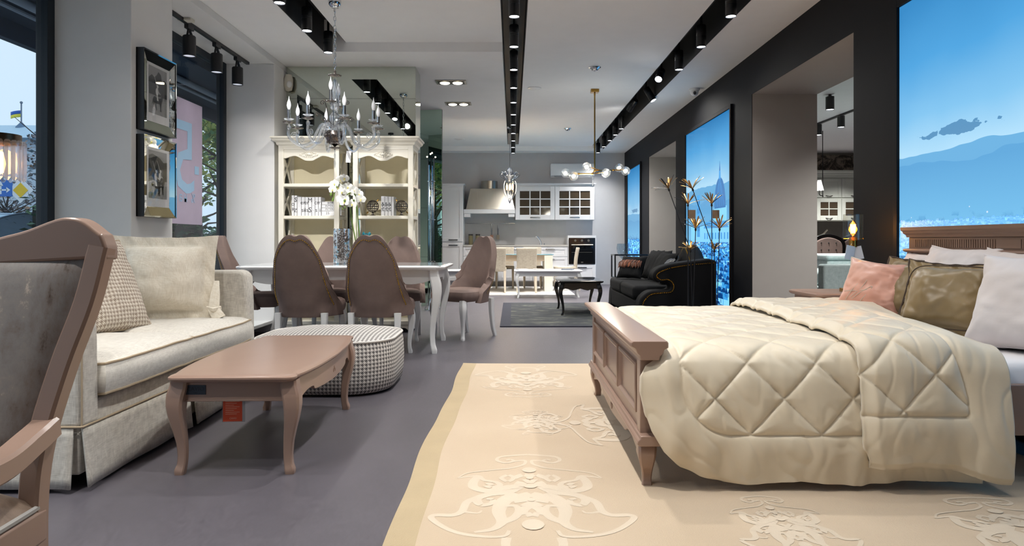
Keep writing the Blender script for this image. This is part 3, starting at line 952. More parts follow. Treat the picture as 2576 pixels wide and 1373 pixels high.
# ------------------------------------------------------------------ helpers for furniture
def cab_leg(m, x, y, dx, dy, ztop, w, bulge, foot=0.0, zfoot=0.0):
    """cabriole leg: a square top, a knee that swells outward (dx,dy), a slim ankle and a small foot that flicks out"""
    d = V((dx, dy, 0)).normalized() if (dx or dy) else V((0, 0, 0))
    pts, rr = [], []
    for t, o, r in ((1.0, 0, 1.0), (.93, .15, 1.02), (.84, .75, 1.06), (.74, 1.0, 1.0), (.62, .8, .86), (.48, .2, .70), (.34, -.35, .58), (.2, -.55, .52), (.1, -.35, .52), (.04, .05 + foot, .60), (0, .1 + foot, .56)):
        p = V((x, y, zfoot + (ztop - zfoot) * t)) + d * (o * bulge)
        pts.append(p); rr.append(r * w)
    sp_ = spline(pts, 3); n = len(pts)
    rs = [interp(i / 3, list(range(n)), rr) for i in range(len(sp_))]
    m.tube(sp_, rs, 8, sq=(1, 1), up=(1, 0, 0))
    return m
def apron_curve(n, L, drops):
    """(s, drop) along an apron edge from the given (fraction, drop) points"""
    xs = [a for a, b in drops]; ys = [b for a, b in drops]
    pts = spline([(a, b, 0) for a, b in drops], n)
    return [(p.x * L, p.y) for p in pts]
def rrect(x0, x1, y0, y1, r, n=6):
    out = []
    for cx, cy, a0 in ((x1 - r, y1 - r, 0), (x0 + r, y1 - r, 90), (x0 + r, y0 + r, 180), (x1 - r, y0 + r, 270)):
        for k in range(n + 1):
            a = R(a0 + 90 * k / n)
            out.append((cx + r * math.cos(a), cy + r * math.sin(a)))
    return out
def slab(m, outline, zs):
    """stack of the same outline at heights z, shrunk by d (towards the middle)"""
    cx = sum(p[0] for p in outline) / len(outline); cy = sum(p[1] for p in outline) / len(outline)
    hx = max(abs(p[0] - cx) for p in outline); hy = max(abs(p[1] - cy) for p in outline)
    m.loft([[V((cx + (p[0] - cx) * (hx - d) / hx, cy + (p[1] - cy) * (hy - d) / hy, z)) for p in outline] for z, d in zs])
    return m
def pillow(m, w, h, t, M, flange=0.0, n=20, pinch=.06, seed=0, edge=.0035, uvs=1.0, sag=0.0):
    """a stuffed cushion: two bulged faces meeting in a seam, corners drawn out, with an optional flat flange"""
    def pt(u, v, s):
        a, b = u * 2 - 1, v * 2 - 1
        fx = fy = 0
        ia, ib = a, b
        if flange:
            ka, kb = (w / 2) / (w / 2 - flange), (h / 2) / (h / 2 - flange)
            ia, ib = a * ka, b * kb
        qa, qb = max(0, 1 - abs(ia) ** 2.6), max(0, 1 - abs(ib) ** 2.6)
        z = t / 2 * (qa * qb) ** .45 if qa > 0 and qb > 0 else 0
        cr = noise.noise(V((a * 3 + seed, b * 3, s * .5))) * .013 + noise.noise(V((a * 7 + seed, b * 6, 5 + s))) * .004
        cr -= .008 * max(0, 1 - abs(noise.noise(V((a * 2.2 + seed * 3, b * 2.2, s + 9)))) * 6) * min(1, abs(a * b) * 2.2 + .15)
        z = z + cr * min(1, z / (t * .2)) + edge
        x = a * w / 2 * (1 - pinch * (1 - b * b) * abs(a) ** 3)
        y = b * h / 2 * (1 - pinch * (1 - a * a) * abs(b) ** 3)
        if b < 0:
            y += sag * b * b * 0
        if flange:
            z += .006 * math.sin(a * 17 + b * 11 + seed) * (1 if qa * qb == 0 else 0) * s
            z = max(z, edge * .5) if s > 0 else z
        return M @ V((x, y, z * s))
    m.grid(n, n, lambda u, v: pt(u, v, 1), lambda u, v: (u * w * uvs, v * h * uvs))
    m.grid(n, n, lambda u, v: pt(1 - u, v, -1), lambda u, v: ((1 - u) * w * uvs, v * h * uvs))
    # seam strip
    k = n
    ring = [(i / k, 0) for i in range(k)] + [(1, i / k) for i in range(k)] + [(1 - i / k, 1) for i in range(k)] + [(0, 1 - i / k) for i in range(k)]
    A = [pt(u, v, 1) for u, v in ring]; B = [pt(u, v, -1) for u, v in ring]
    m.loft([A, B], True, False)
    return [(a + b) / 2 for a, b in zip(A, B)]
# ------------------------------------------------------------------ big rug with damask medallions
w = N('rug_pile')
v = w.coord()
f = w.noise(v, 1.3, 3)
w.set(Base_Color=w.ramp(f, [(.3, lin((190, 169, 142))[:3]), (.7, lin((200, 180, 154))[:3])]), Roughness=.95)
w.b.inputs['Sheen Weight'].default_value = .3
w.bump(w.noise(v, 240, 2), .5, .004)
M_rug = w.m
M_rugb = plain('rug_border', (180, 161, 128), .95, var=.05, bump=.5, bscale=240, sheen=.3)
M_rugp = plain('rug_pattern', (208, 193, 172), .95, var=.03, bump=.4, bscale=240, sheen=.3)
rx0, rx1, ry0, ry1 = -.425, 2.35, .9, 5.487
def rug_edge(y):
    return rx0 + .007 * math.sin(y * 3.1 + 1) + .005 * math.sin(y * 7.3) + (.03 if y > 3.5 else 0) * (y - 3.5) * .55
rg = MB()
def rz(x, y):
    return .012 + .006 * max(0, math.sin(y * 3.7 + .6)) * math.exp(-((x - rx0) / .12) ** 2)
ny = 90
ys = [ry0 + (ry1 - ry0) * k / ny for k in range(ny + 1)]
def strip(fa, fb, mi, zo=0.0):
    rg.mi = mi
    rg.grid(6, ny, lambda u, v_: (lambda y: V((fa(y) + (fb(y) - fa(y)) * u, y, rz(fa(y) + (fb(y) - fa(y)) * u, y) + zo)))(ry0 + (ry1 - ry0) * v_))
strip(lambda y: rug_edge(y) + .105, lambda y: rx1, 0)
strip(rug_edge, lambda y: rug_edge(y) + .105, 1)
rg.mi = 1
rg.grid(1, ny, lambda u, v_: (lambda y: V((rug_edge(y) - .004 * (1 - u), y, .0005 + (rz(rug_edge(y), y) - .0005) * u)))(ry0 + (ry1 - ry0) * v_))
rg.mi = 0
rg.grid(40, 1, lambda u, v_: V((rug_edge(ry1) + (rx1 - rug_edge(ry1)) * u, ry1, .012 * v_ + .0003)))
rg.mi = 2
RC = [0]
def ribbon(pts, w0, w1=None, n=7):
    """a flat pale band in the pile following the points, tapering from w0 to w1 (in metres)"""
    w1 = w0 if w1 is None else w1
    q = spline([(a, b, 0) for a, b in pts], n)
    k = len(q); L = []; Rr = []
    for i, p in enumerate(q):
        t = (q[min(i + 1, k - 1)] - q[max(i - 1, 0)]).normalized()
        s = V((-t.y, t.x, 0)); ww = (w0 + (w1 - w0) * i / (k - 1)) / 2
        L.append(p + s * ww); Rr.append(p - s * ww)
    zz = V((0, 0, 1))
    RC[0] += 1
    vs = [V((p.x, p.y, rz(p.x, p.y) + .0005 + RC[0] * .000004)) for p in L + Rr]
    def ok(i):
        q = [vs[k + i], vs[k + i + 1], vs[i + 1], vs[i]]
        return all((q[j] - q[j - 1]).cross(q[(j + 1) % 4] - q[j]).z > 0 for j in range(4))
    for i in range(k - 1):
        if ok(i):
            up = V((0, 0, i * 1.2e-5))      # each piece a hair above the last, so a band may cross itself
            rg.add([vs[k + i] + up, vs[k + i + 1] + up, vs[i + 1] + up, vs[i] + up], [(0, 1, 2, 3)])
def blob(cx, cy, a, b, n=14):
    vs = [V((cx + a * math.cos(2 * PI * i / n), cy + b * math.sin(2 * PI * i / n), rz(cx, cy) + .0023)) for i in range(n)]
    rg.add(vs, [tuple(range(n))])
def medallion(cx, cy, sx, sy, rot=0, wd=.022):
    def X(pts, s):
        out = []
        for a, b in pts:
            a *= s * sx; b *= sy
            if rot:
                a, b = -b, a
            out.append((cx + a, cy + b))
        return out
    for s in (1, -1):
        for pts, w0, w1 in (
            # top curls
            ([(0, 1.12), (.20, 1.10), (.42, 1.06), (.46, .98), (.34, .92), (.22, .96), (.26, 1.0), (.33, .985)], .8, .6),
            ([(.22, .96), (.06, .98), (.06, .9), (.16, .84), (.28, .80), (.55, .76), (.86, .70), (.98, .60)], .7, .4),
            ([(.98, .60), (.84, .63), (.70, .64), (.62, .56), (.46, .52), (.40, .46), (.50, .42), (.58, .46), (.50, .49)], .5, 1.0),
            ([(.70, .64), (.76, .52), (.74, .42), (.60, .36), (.46, .37), (.30, .42), (.16, .44)], 1.1, 1.4),
            # lower wings
            ([(.16, .44), (.30, .34), (.52, .30), (.68, .22), (.62, .12), (.50, .14), (.48, .20), (.56, .22)], 1.6, .7),
            ([(.68, .24), (.80, .16), (.84, .02), (.94, -.04), (1.14, -.04), (1.18, -.09), (1.0, -.22), (.80, -.30), (.52, -.34), (.32, -.33), (.27, -.26)], 1.0, .6),
            ([(.84, .02), (.66, -.01), (.60, .03)], .7, .3),
            ([(.16, .30), (.34, .18), (.40, .02), (.36, -.14), (.46, -.24), (.66, -.28)], 2.2, .6),
            ([(.36, -.14), (.22, -.08), (.16, .02), (.20, .10), (.34, .10)], 1.2, .8),
            ([(.40, .60), (.30, .66), (.22, .60), (.30, .53), (.40, .60)], .9, .9),
            ([(.22, .60), (.10, .66), (.0, .64)], 1.0, 1.0),
            ([(.16, .44), (.10, .52), (.0, .54)], 1.4, 1.4),
            ([(.0, .30), (.10, .26), (.12, .16), (.0, .12)], 1.6, 1.6),
            ([(.0, .12), (.10, .04), (.10, -.04), (0, -.02)], 1.2, 1.0),
            ([(.30, -.35), (.30, -.46), (.18, -.54), (0, -.56)], 1.0, .8),
            ([(.30, -.46), (.44, -.56), (.50, -.64), (.40, -.70), (.30, -.64)], .8, .6),
        ):
            ribbon(X(pts, s), wd * w0 * (1.7 if w0 >= 1 else 1.15), wd * w1 * (1.7 if w1 >= 1 else 1.15))
    for a, b, ra, rb in ((0, .76, .10, .055), (0, -.18, .13, .075), (0, .60, .05, .03), (0, .44, .09, .04), (0, .20, .05, .03)):
        p = X([(a, b)], 1)[0]
        q = (ra * sx, rb * sy) if not rot else (rb * sy, ra * sx)
        blob(p[0], p[1], *q)
medallion(.072, 2.48, .305, .60, wd=.020)
medallion(.10, 4.98, .31, -.60, wd=.018)
medallion(.13, 3.66, .155, .27, wd=.010)
medallion(.95, 2.27, .165, .33, wd=.013)
medallion(1.76, 2.20, .26, .38, wd=.016)
medallion(.78, 3.70, .42, .58, rot=1, wd=.022)
medallion(.072, 1.30, .305, .60)
rug = rg.build('area_rug', [M_rug, M_rugb, M_rugp], smooth=60)
tag(rug, 'large cream wool rug with pale damask medallions under the bed', 'rug')

# ------------------------------------------------------------------ bed
bed = thing('double_bed', 'taupe lacquered double bed with moulded headboard and panelled footboard', 'bed', (1.5, 3.58, 0))
BY0, BY1 = 2.72, 4.43
fb = MB()
fb.box(.525, .565, BY0 + .10, BY1 - .10, .20, .53)
fb.box(.515, .575, BY0 + .035, BY0 + .105, .20, .53); fb.box(.515, .575, BY1 - .105, BY1 - .035, .20, .53)
F_ = fb.build('footboard', M_taupe, bed, bevel=.004)
# capping: a moulded profile extruded across the bed
cap = [(.508, .525), (.585, .525), (.588, .540), (.600, .548), (.606, .566), (.622, .574), (.622, .592), (.616, .600), (.476, .600), (.468, .594), (.468, .580), (.488, .570), (.494, .552), (.506, .542)]
m = MB()
def capsec(y, k):
    return [V((.545 + (x - .545) * k, y, z)) for x, z in cap]
m.loft([capsec(BY0 - .012, .93), capsec(BY0 - .002, 1.0), capsec(BY1 + .002, 1.0), capsec(BY1 + .012, .93)])
m.build('top_rail', M_taupe, F_, bevel=.002)
m = MB()
m.prism([(.495, .192), (.498, .205), (.508, .213), (.508, .224), (.582, .224), (.582, .213), (.59, .205), (.592, .192), (.585, .183), (.503, .183)], 'y', BY0 - .015, BY1 + .015)
m.build('base_moulding', M_taupe, F_, bevel=.003)
pw = (BY1 - BY0 - .21) / 3
for k in range(3):
    a = BY0 + .105 + k * pw + .022; b = a + pw - .044
    m = MB(); z0, z1 = .285, .49
    xs = .524
    ring = [(a, z0), (b, z0), (b, z1), (a, z1)]
    def off(q, d):
        return [(ring[0][0] + d, z0 + d), (ring[1][0] - d, z0 + d), (ring[2][0] - d, z1 - d), (ring[3][0] + d, z1 - d)]
    secs = [[V((x, y, z)) for y, z in off(0, d)] for d, x in ((0, xs), (.0, xs - .010), (.010, xs - .014), (.022, xs - .006), (.028, xs + .008), (.034, xs + .008))]
    m.loft(secs, True, False)
    m.add(secs[-1], [(0, 1, 2, 3)])
    m.build('panel', M_taupe, F_, bevel=.001)
m = MB()
pts = [(BY0 + .06, .186)] + [(BY0 + .06 + s * (BY1 - BY0 - .12), .186 - d) for s, d in [(p.x, p.y) for p in spline([(0, .075, 0), (.06, .055, 0), (.14, .035, 0), (.20, .040, 0), (.24, .062, 0), (.30, .066, 0), (.5, .082, 0), (.70, .066, 0), (.76, .062, 0), (.80, .040, 0), (.86, .035, 0), (.94, .055, 0), (1, .075, 0)], 4)]] + [(BY1 - .06, .186)]
m.prism(list(reversed(pts)), 'x', .520, .545)
m.build('apron', M_taupe, F_, bevel=.003)
m = MB()
for dy, dz in ((0, 0), (-.02, -.012), (.02, -.012), (0, -.03), (-.012, -.022), (.012, -.022)):
    m.ball((.5195, (BY0 + BY1) / 2 + dy, .158 + dz), .008, 10, 6, (.4, 1, 1.2))
m.build('carving', M_taupe2, F_)
for y, s in ((BY0 + .055, -1), (BY1 - .055, 1)):
    cab_leg(MB(), .545, y, -.25, s, .186, .036, .020).build('leg', M_taupe, bed)
HX = 2.465
hb = MB()
hb.box(HX, HX + .055, 2.70, 4.245, .10, 1.02)
H_ = hb.build('headboard', M_taupe2, bed, bevel=.004)
m = MB()
hc = [(HX + .07, 1.02), (HX - .010, 1.02), (HX - .012, 1.034), (HX - .024, 1.044), (HX - .026, 1.056), (HX - .034, 1.062), (HX - .036, 1.082), (HX + .07, 1.082)]
def hs(y, k):
    return [V((HX + .07 + (x - HX - .07) * (1 if x > HX + .06 else k), y, z)) for x, z in hc]
m.loft([[V((p[0], 2.70 - e, p[1])) for p in hc] for e in (.02,)] + [[V((p[0], 4.25, p[1])) for p in hc]] )
secs = []
m = MB()
top = [(HX - .010, 1.02, 4.252), (HX - .012, 1.034, 4.256), (HX - .024, 1.044, 4.266), (HX - .026, 1.056, 4.270), (HX - .034, 1.062, 4.276), (HX - .036, 1.082, 4.278)]
secs = [[V((x, 2.69 - (yy - 4.252), z)), V((x, yy, z)), V((HX + .07, yy, z)), V((HX + .07, 2.69 - (yy - 4.252), z))] for x, z, yy in top]
m.loft(secs)
m.build('cornice', M_taupe2, H_)
m = MB()
mid = [(HX - .004, .925, 4.250), (HX - .020, .932, 4.262), (HX - .026, .940, 4.268), (HX - .022, .948, 4.264), (HX - .006, .952, 4.252)]
m.loft([[V((x, 2.69 - (yy - 4.25), z)), V((x, yy, z)), V((HX + .06, yy, z)), V((HX + .06, 2.69 - (yy - 4.25), z))] for x, z, yy in mid])
m.build('shelf_moulding', M_taupe2, H_)
m = MB()
y = 4.17
while y > 2.76:
    if 3.30 < y < 3.46:
        m.box(HX - .006, HX + .002, 3.30, 3.46, .962, 1.006); y = 3.29
    m.box(HX - .005, HX + .002, y - .006, y + .006, .962, 1.006)
    y -= .0185
m.build('reeded_frieze', M_taupe2, H_)
MB().box(HX - .012, HX + .01, 4.19, 4.245, .10, .925).box(HX - .012, HX + .01, 2.70, 2.755, .10, .925).build('pilasters', M_taupe2, H_, bevel=.003)
for y, nm in ((2.745, 'side_rail'), (4.40, 'side_rail')):
    MB().box(.57, HX + .01, y, y + .03, .215, .42).build(nm, M_taupe, bed, bevel=.004)
M_sheet = plain('white_sheet', (238, 237, 240), .8, var=.01, bump=.15, bscale=18, sheen=.2)
mt = MB(); slab(mt, rrect(.60, HX - .01, 2.775, 4.375, .05, 4), [(.24, .015), (.26, 0), (.47, 0), (.495, .012), (.505, .04)])
mat_ = mt.build('mattress', M_sheet, smooth=60)
tag(mat_, 'mattress in a white sheet on the taupe bed, bare edge near the pillows', 'mattress')

# ------------------------------------------------------------------ quilt
M_quilt = satin('quilt_satin', (217, 203, 178), (227, 215, 192), .42, .35, 16, .06)
def cross(zhem, ztop, ynear, yfar, zfar, bulge):
    """profile across the bed from the near hem up, over the top and down the far side"""
    c = [(ynear - .012, zhem), (ynear - .03, zhem + .16), (ynear - .012, zhem + .32), (ynear + .005, ztop - .10), (ynear + .055, ztop - .028), (ynear + .17, ztop + .002), (ynear + .45, ztop + bulge),
         ((ynear + yfar) / 2, ztop + bulge * 1.2), (yfar - .4, ztop + bulge), (yfar - .12, ztop), (yfar - .03, ztop - .04), (yfar, ztop - .12), (yfar + .01, zfar)]
    q = spline([(a, b, 0) for a, b in c], 24)
    L = [0.0]
    for a, b in zip(q, q[1:]):
        L.append(L[-1] + (b - a).length)
    return q, L
def at_len(q, L, s):
    lo, hi = 0, len(L) - 1
    s = max(0, min(s, L[-1] - 1e-6))
    while hi - lo > 1:
        mid = (lo + hi) // 2
        if L[mid] <= s:
            lo = mid
        else:
            hi = mid
    t = (s - L[lo]) / (L[hi] - L[lo])
    p = q[lo].lerp(q[hi], t); d = (q[hi] - q[lo]).normalized()
    return p, V((d.y * -1, d.x, 0)) * 1.0    # outward normal in (y,z): rotate the tangent left
def stitch(X, b, X0, b0, per):
    U = (X - X0) / per; W = (b - b0) / per
    def fr(x):
        x = x - math.floor(x)
        return min(x, 1 - x)
    return min(fr(U + W), fr(U - W)) * per / math.sqrt(2)
def quilt_height(X, b, inside, dmax, X0, b0, per, amp, bord):
    d = stitch(X, b, X0, b0, per)
    if inside > 0:
        e = min(d, inside)
        h = amp * (.60 * (1 - math.exp(-e / .007)) + .40 * (1 - (1 - min(1, e / .085)) ** 2))
    else:
        e = -inside
        h = amp * .9 * (.5 * (1 - math.exp(-e / .009)) + .5 * (1 - (1 - min(1, e / .07)) ** 2))
    return h
# main quilt
q1, L1 = cross(.045, .575, 2.715, 4.465, .28, .008)
def xs_near(z):
    return interp(z, [.04, .07, .11, .17, .25, .33, .40, .46, .50, .525, .545, .57, .60], [.86, .74, .66, .595, .548, .522, .508, .510, .532, .575, .60, .618, .632])
def quilt_pt(u, v_):
    b = v_ ** 1.4 * L1[-1]
    p, nrm = at_len(q1, L1, b)
    y, z = p.x, p.y
    near = b < L1[-1] * .5
    xs = xs_near(z) if near else interp(z, [.25, .45, .55, .60], [.62, .60, .615, .632])
    X = xs + (1.86 - xs) * u
    # stitched field
    dz = b - .19
    dx = X - (.672 if b > .19 else .672)
    rr = .20
    if dz < rr and dx < rr:
        ins = rr - math.hypot(rr - dz, rr - dx)
    else:
        ins = min(dz, dx)
    onTop = sstep(.50, .62, b)
    amp = .020 * (1 - .45 * onTop) * (1 - .75 * sstep(1.36, 1.44, X))
    h = quilt_height(X, b, ins, .055, .80, .332, .276, amp, 0)
    fold = noise.noise(V((X * 9, b * 1.6, 0))) * .010 * (1 - onTop) + noise.noise(V((X * 24, b * 7, 3))) * .0028 + noise.noise(V((X * 5, b * 5, 9))) * .006
    fold -= .003 * max(0, 1 - abs(noise.noise(V((X * 11 + b * 4, b * 6 - X * 3, 2)))) * 5) * (1 - .6 * onTop)
    if ins < 0 and not onTop:
        fold += .006 * math.sin(X * 34 + 2 * math.sin(X * 9)) * sstep(0, .1, -ins)
    # rolled foot end
    roll = math.exp(-((X - xs) / .05) ** 2)
    h = h + fold - .018 * roll
    hemdrop = .012 * noise.noise(V((X * 4, 0, 4))) * (1 - sstep(0, .15, b))
    return V((X, y + nrm.x * h, z + nrm.y * h + hemdrop))
m = MB(); m.grid(240, 420, quilt_pt)
# tucked-in fold at the foot, lying between mattress and footboard
def foot_pt(u, v_):
    b = (.56 + v_ * (L1[-1] - .56 - .35))
    p, nrm = at_len(q1, L1, b)
    a = PI * u
    r = .035 + .012 * noise.noise(V((b * 6, 0, 2)))
    return V((.64 - r * math.sin(a) * .9 - .0, p.x, p.y - .03 + r * math.cos(a) * .9 - .012))
m.grid(8, 120, foot_pt)
qo = m.build('quilt', M_quilt, smooth=180, solid=(.016, -1))
tag(qo, 'cream satin diamond-quilted bedspread hanging to the floor at the foot', 'quilt')
# turned-back layer
q2, L2 = cross(.105, .622, 2.668, 4.49, .30, .014)
def fold_pt(u, v_):
    b = v_ ** 1.4 * L2[-1]
    p, nrm = at_len(q2, L2, b)
    y, z = p.x, p.y
    x0 = 1.365 + .05 * sstep(.5, 2.3, b) + .035 * sstep(.12, 0, b)
    x1 = 1.925 - .0 * b + .02 * sstep(.45, .7, b) + .17 * sstep(.7, 2.2, b)
    X = x0 + (x1 - x0) * u
    dz, dx = b - .215, (1.770 - .045 * sstep(.25, .55, b) + .25 * sstep(.7, 2.2, b)) - X
    if dz < .02 and dx < .02:
        ins = .02 - math.hypot(.02 - dz, .02 - dx)
    else:
        ins = min(dz, dx)
    onTop = sstep(.50, .66, b)
    amp = .021 * (1 - .35 * onTop)
    h = quilt_height(X, b, ins, .055, 1.647, .376, .276, amp, 0)
    h += noise.noise(V((X * 9, b * 1.4, 7))) * .011 * (1 - onTop) + noise.noise(V((X * 22, b * 7, 5))) * .003 + noise.noise(V((X * 4, b * 4, 1))) * .006
    h -= .003 * max(0, 1 - abs(noise.noise(V((X * 11 - b * 3, b * 5 + X * 4, 6)))) * 5) * (1 - .6 * onTop)
    h -= .030 * (1 - sstep(0, .05, X - x0)) + .012 * (1 - sstep(0, .03, b))
    # the head edge dips where the bed's surface does
    z2 = z - .055 * sstep(.70, 1.0, u) * sstep(.3, .6, b) * (1 - sstep(1.0, 1.9, b)) 
    if b < .3:
        z2 += (.012 * math.sin(u * 5) - .035 * sstep(.55, 1, u)) * (1 - sstep(0, .3, b))
        y -= .02 * sstep(.6, 1, u) * (1 - sstep(0, .3, b))
    return V((X, y + nrm.x * h, z2 + nrm.y * h))
m = MB(); m.grid(130, 420, fold_pt)
fo = m.build('quilt_fold', M_quilt, qo, w=False, smooth=180, solid=(.016, -1), label='turned-back layer of the quilt towards the pillows')
MB().box(1.545, 1.578, 2.664, 2.668, .118, .128).build('care_label', M_ink, qo, w=False)

# ------------------------------------------------------------------ pillows on the bed
M_linen = satin('white_linen', (222, 212, 208), (232, 224, 222), .8, .4, 10, .05)
M_olive = satin('olive_satin', (124, 102, 64), (150, 126, 84), .34, .3, 7, .05)
M_pink = satin('pink_satin', (212, 152, 130), (226, 174, 154), .36, .3, 8, .08)
M_pipe = plain('pale_piping', (206, 196, 180), .7)
def bed_pillow(label, c, n, w_, h_, t_, mat, seed, flange=0, piping=None, grp='pillows and cushions on the bed', up=(0, 0, 1), name='bed_pillow', roll=0):
    m = MB(); M = frame(c, n, up)
    if roll:
        M = M @ Matrix.Rotation(R(roll), 4, 'Z')
    seam = pillow(m, w_, h_, t_, M, flange, 40, .14, seed)
    o = m.build(name, mat, smooth=180)
    tag(o, label, 'pillow', grp)
    if piping:
        MB().tube(seam, .006, 6, ring=True).build('piping', piping, o, w=False)
    return o, M
bed_pillow('white linen pillow against the headboard, nearest the front of the bed', (2.335, 2.98, .715), (-.84, -.42, .42), .62, .47, .26, M_linen, 1, 0, M_linen)
bed_pillow('white linen pillow at the headboard, behind the olive satin cushions', (2.375, 3.66, .76), (-.88, -.12, .40), .56, .46, .18, M_linen, 5, 0, M_linen)
bed_pillow('pale pillow at the headboard between the two white linen pillows', (2.395, 3.28, .75), (-.92, -.05, .34), .5, .46, .12, M_linen, 9)
bed_pillow('pale pillow at the far end of the headboard', (2.395, 4.02, .74), (-.92, .05, .34), .5, .42, .14, M_linen, 11)
o, M = bed_pillow('olive satin cushion with braided edge, in front', (2.205, 3.46, .705), (-.80, -.44, .44), .50, .43, .17, M_olive, 3, .045, plain('dark_braid', (70, 54, 40), .7))
for d in (.0,):
    ins = [M @ V((a * .205, b * .17, .026)) for a, b in [(math.copysign(abs(math.cos(t)) ** .35, math.cos(t)), math.copysign(abs(math.sin(t)) ** .35, math.sin(t))) for t in [2 * PI * k / 60 for k in range(60)]]]
    MB().tube(ins, .003, 5, ring=True).build('inner_braid', plain('dark_braid', (70, 54, 40), .7), o, w=False)
bed_pillow('olive satin cushion farther back, half hidden by the pink cushion', (2.27, 3.86, .72), (-.80, -.34, .46), .46, .42, .16, M_olive, 4, .04, plain('dark_braid', (70, 54, 40), .7))
o, M = bed_pillow('small pink satin cushion with pale piping and script', (2.13, 4.02, .725), (-.74, -.55, .42), .38, .34, .15, M_pink, 6, 0, M_pipe, roll=-6)
m = MB()
for pts in (((-.11, -.12), (-.06, -.02), (-.01, .03), (-.03, -.04), (-.08, -.10)), ((-.07, -.11), (-.02, -.06), (.03, -.02), (.01, -.07), (-.02, -.12)), ((-.13, -.07), (-.06, -.06), (.01, -.045)),):
    m.tube([M @ V((p.x, p.y, .075 * (max(0, 1 - (abs(p.x) / .19) ** 2.4) * max(0, 1 - (abs(p.y) / .17) ** 2.4)) ** .42 + .003)) for p in spline([(a, b, 0) for a, b in pts], 6)], .0017, 5)
m.build('embroidery', M_pipe, o, w=False)

# ------------------------------------------------------------------ nightstand and filament lamp
ns = thing('nightstand', 'taupe nightstand between the bed and the dark wall', 'nightstand', (2.29, 4.78, 0))
m = MB(); slab(m, rrect(2.02, 2.555, 4.52, 5.02, .04, 5), [(.615, .014), (.622, .004), (.63, 0), (.64, .002), (.646, .012)]); m.build('top', M_taupe, ns)
MB().box(2.06, 2.545, 4.555, 4.985, .16, .615).build('body', M_taupe, ns, bevel=.004)
for z in (.40, .20):
    d = MB().box(2.05, 2.062, 4.58, 4.96, z, z + .19).build('drawer', M_taupe, ns, bevel=.003)
    MB().ball((2.04, 4.77, z + .1), .014, 12, 8).build('knob', M_brass, d)
for x, y, a, b in ((2.09, 4.585, -1, -1), (2.09, 4.955, -1, 1), (2.515, 4.585, 1, -1), (2.515, 4.955, 1, 1)):
    cab_leg(MB(), x, y, a, b, .17, .026, .008).build('leg', M_taupe, ns)
LX, LY = 2.345, 4.70
tl = thing('table_lamp', 'brass table lamp with a clear glass cylinder and glowing filament bulb', 'lamp', (LX, LY, .647))
M_glow = emit('filament', (255, 196, 110), 30)
MB().box(LX - .07, LX + .055, LY - .05, LY + .05, .647, .672).build('base', M_brass, tl, bevel=.002)
MB().cyl((LX, LY, .67), (LX, LY, .965), .0065, seg=12).cyl((LX, LY, .955), (LX, LY, 1.0), .0265, seg=20).build('stem', M_brass, tl)
MB().cyl((LX, LY, 1.0), (LX, LY, 1.022), .030, .026, 20).cyl((LX - .066, LY, 1.012), (LX + .07, LY, 1.012), .003, seg=8).ball((LX + .072, LY, 1.012), .006).build('socket', M_brass, tl)
m = MB(); r = .0625
m.lathe([(r - .003, 1.004), (r, 1.004), (r, 1.18), (r - .003, 1.18)], (LX, LY, 0), 40)
m.build('glass_shade', pane('lamp_glass', (238, 236, 230), .25), tl, smooth=60)
MB().lathe([(.008, 1.02), (.014, 1.035), (.030, 1.075), (.032, 1.095), (.022, 1.122), (.006, 1.136), (.001, 1.14)], (LX, LY, 0), 24).build('bulb', pane('amber_glass', (255, 214, 150), .12), tl)
m = MB()
for k in range(6):
    a = 2 * PI * k / 6; b = a + .5
    m.tube([(LX + .012 * math.cos(a), LY + .012 * math.sin(a), 1.05), (LX + .014 * math.cos(b), LY + .014 * math.sin(b), 1.112)], .0035, 5)
m.build('filament', M_glow, tl)
point('filament_lamp', (LX, LY - .0, 1.08), LAMP, (1, .62, .25), .03)
pg = MB()
pg.obox(Matrix.Translation((LX - .038, LY - .035, .918)) @ Matrix.Rotation(R(10), 4, 'Y') @ Matrix.Rotation(R(18), 4, 'Z'), .075, .0015, .095)
pg.obox(Matrix.Translation((LX + .028, LY - .012, .915)) @ Matrix.Rotation(R(-14), 4, 'Y') @ Matrix.Rotation(R(-25), 4, 'Z'), .06, .0015, .09)
pg.tube([(LX - .03, LY - .03, .965), (LX - .012, LY - .012, .99)], .0012, 4)
pg.build('price_tag', M_paper, tl)
# ------------------------------------------------------------------ cream sofa
M_sofa = weave('sofa_weave', (176, 170, 160), (222, 217, 206), 260)
M_sofapipe = plain('sofa_piping', (176, 158, 132), .8)
SX0, SX1, SY0, SY1 = -2.56, -1.712, 2.71, 4.545
sf = thing('sofa', 'cream woven skirted sofa with two seat cushions along the window piers', 'sofa', ((SX0 + SX1) / 2, 3.63, 0))
MB().box(SX0, SX1 - .02, SY0 + .02, SY1 - .02, .06, .34).build('base', M_sofa, sf, bevel=.01)
def arm(y0, y1, nm='arm'):
    m = MB()
    pts = [(SX0, .25), (SX1, .25), (SX1 - .004, .60), (SX1 - .012, .765), (SX1 - .035, .800), (SX1 - .07, .808), (SX0, .80)]
    m.prism(pts, 'y', y0, y1)
    o = m.build(nm, M_sofa, sf, bevel=.022, seg=4)
    return o
for y0, y1 in ((SY0, SY0 + .125), (SY1 - .125, SY1)):
    a = arm(y0, y1)
    m = MB()
    for y in ((y0 + .002,) if y0 < 3 else ()):
        m.tube([(SX1 + .001, y, z) for z in (.255, .4, .6, .755)], .004, 6)
    if m.v:
        m.build('piping', M_sofapipe, a)
m = MB(); m.prism([(SX0, .25), (SX0 + .30, .25), (SX0 + .26, .70), (SX0 + .20, .80), (SX0 + .08, .83), (SX0, .80)], 'y', SY0 + .12, SY1 - .12)
m.build('back', M_sofa, sf, bevel=.03, seg=4)
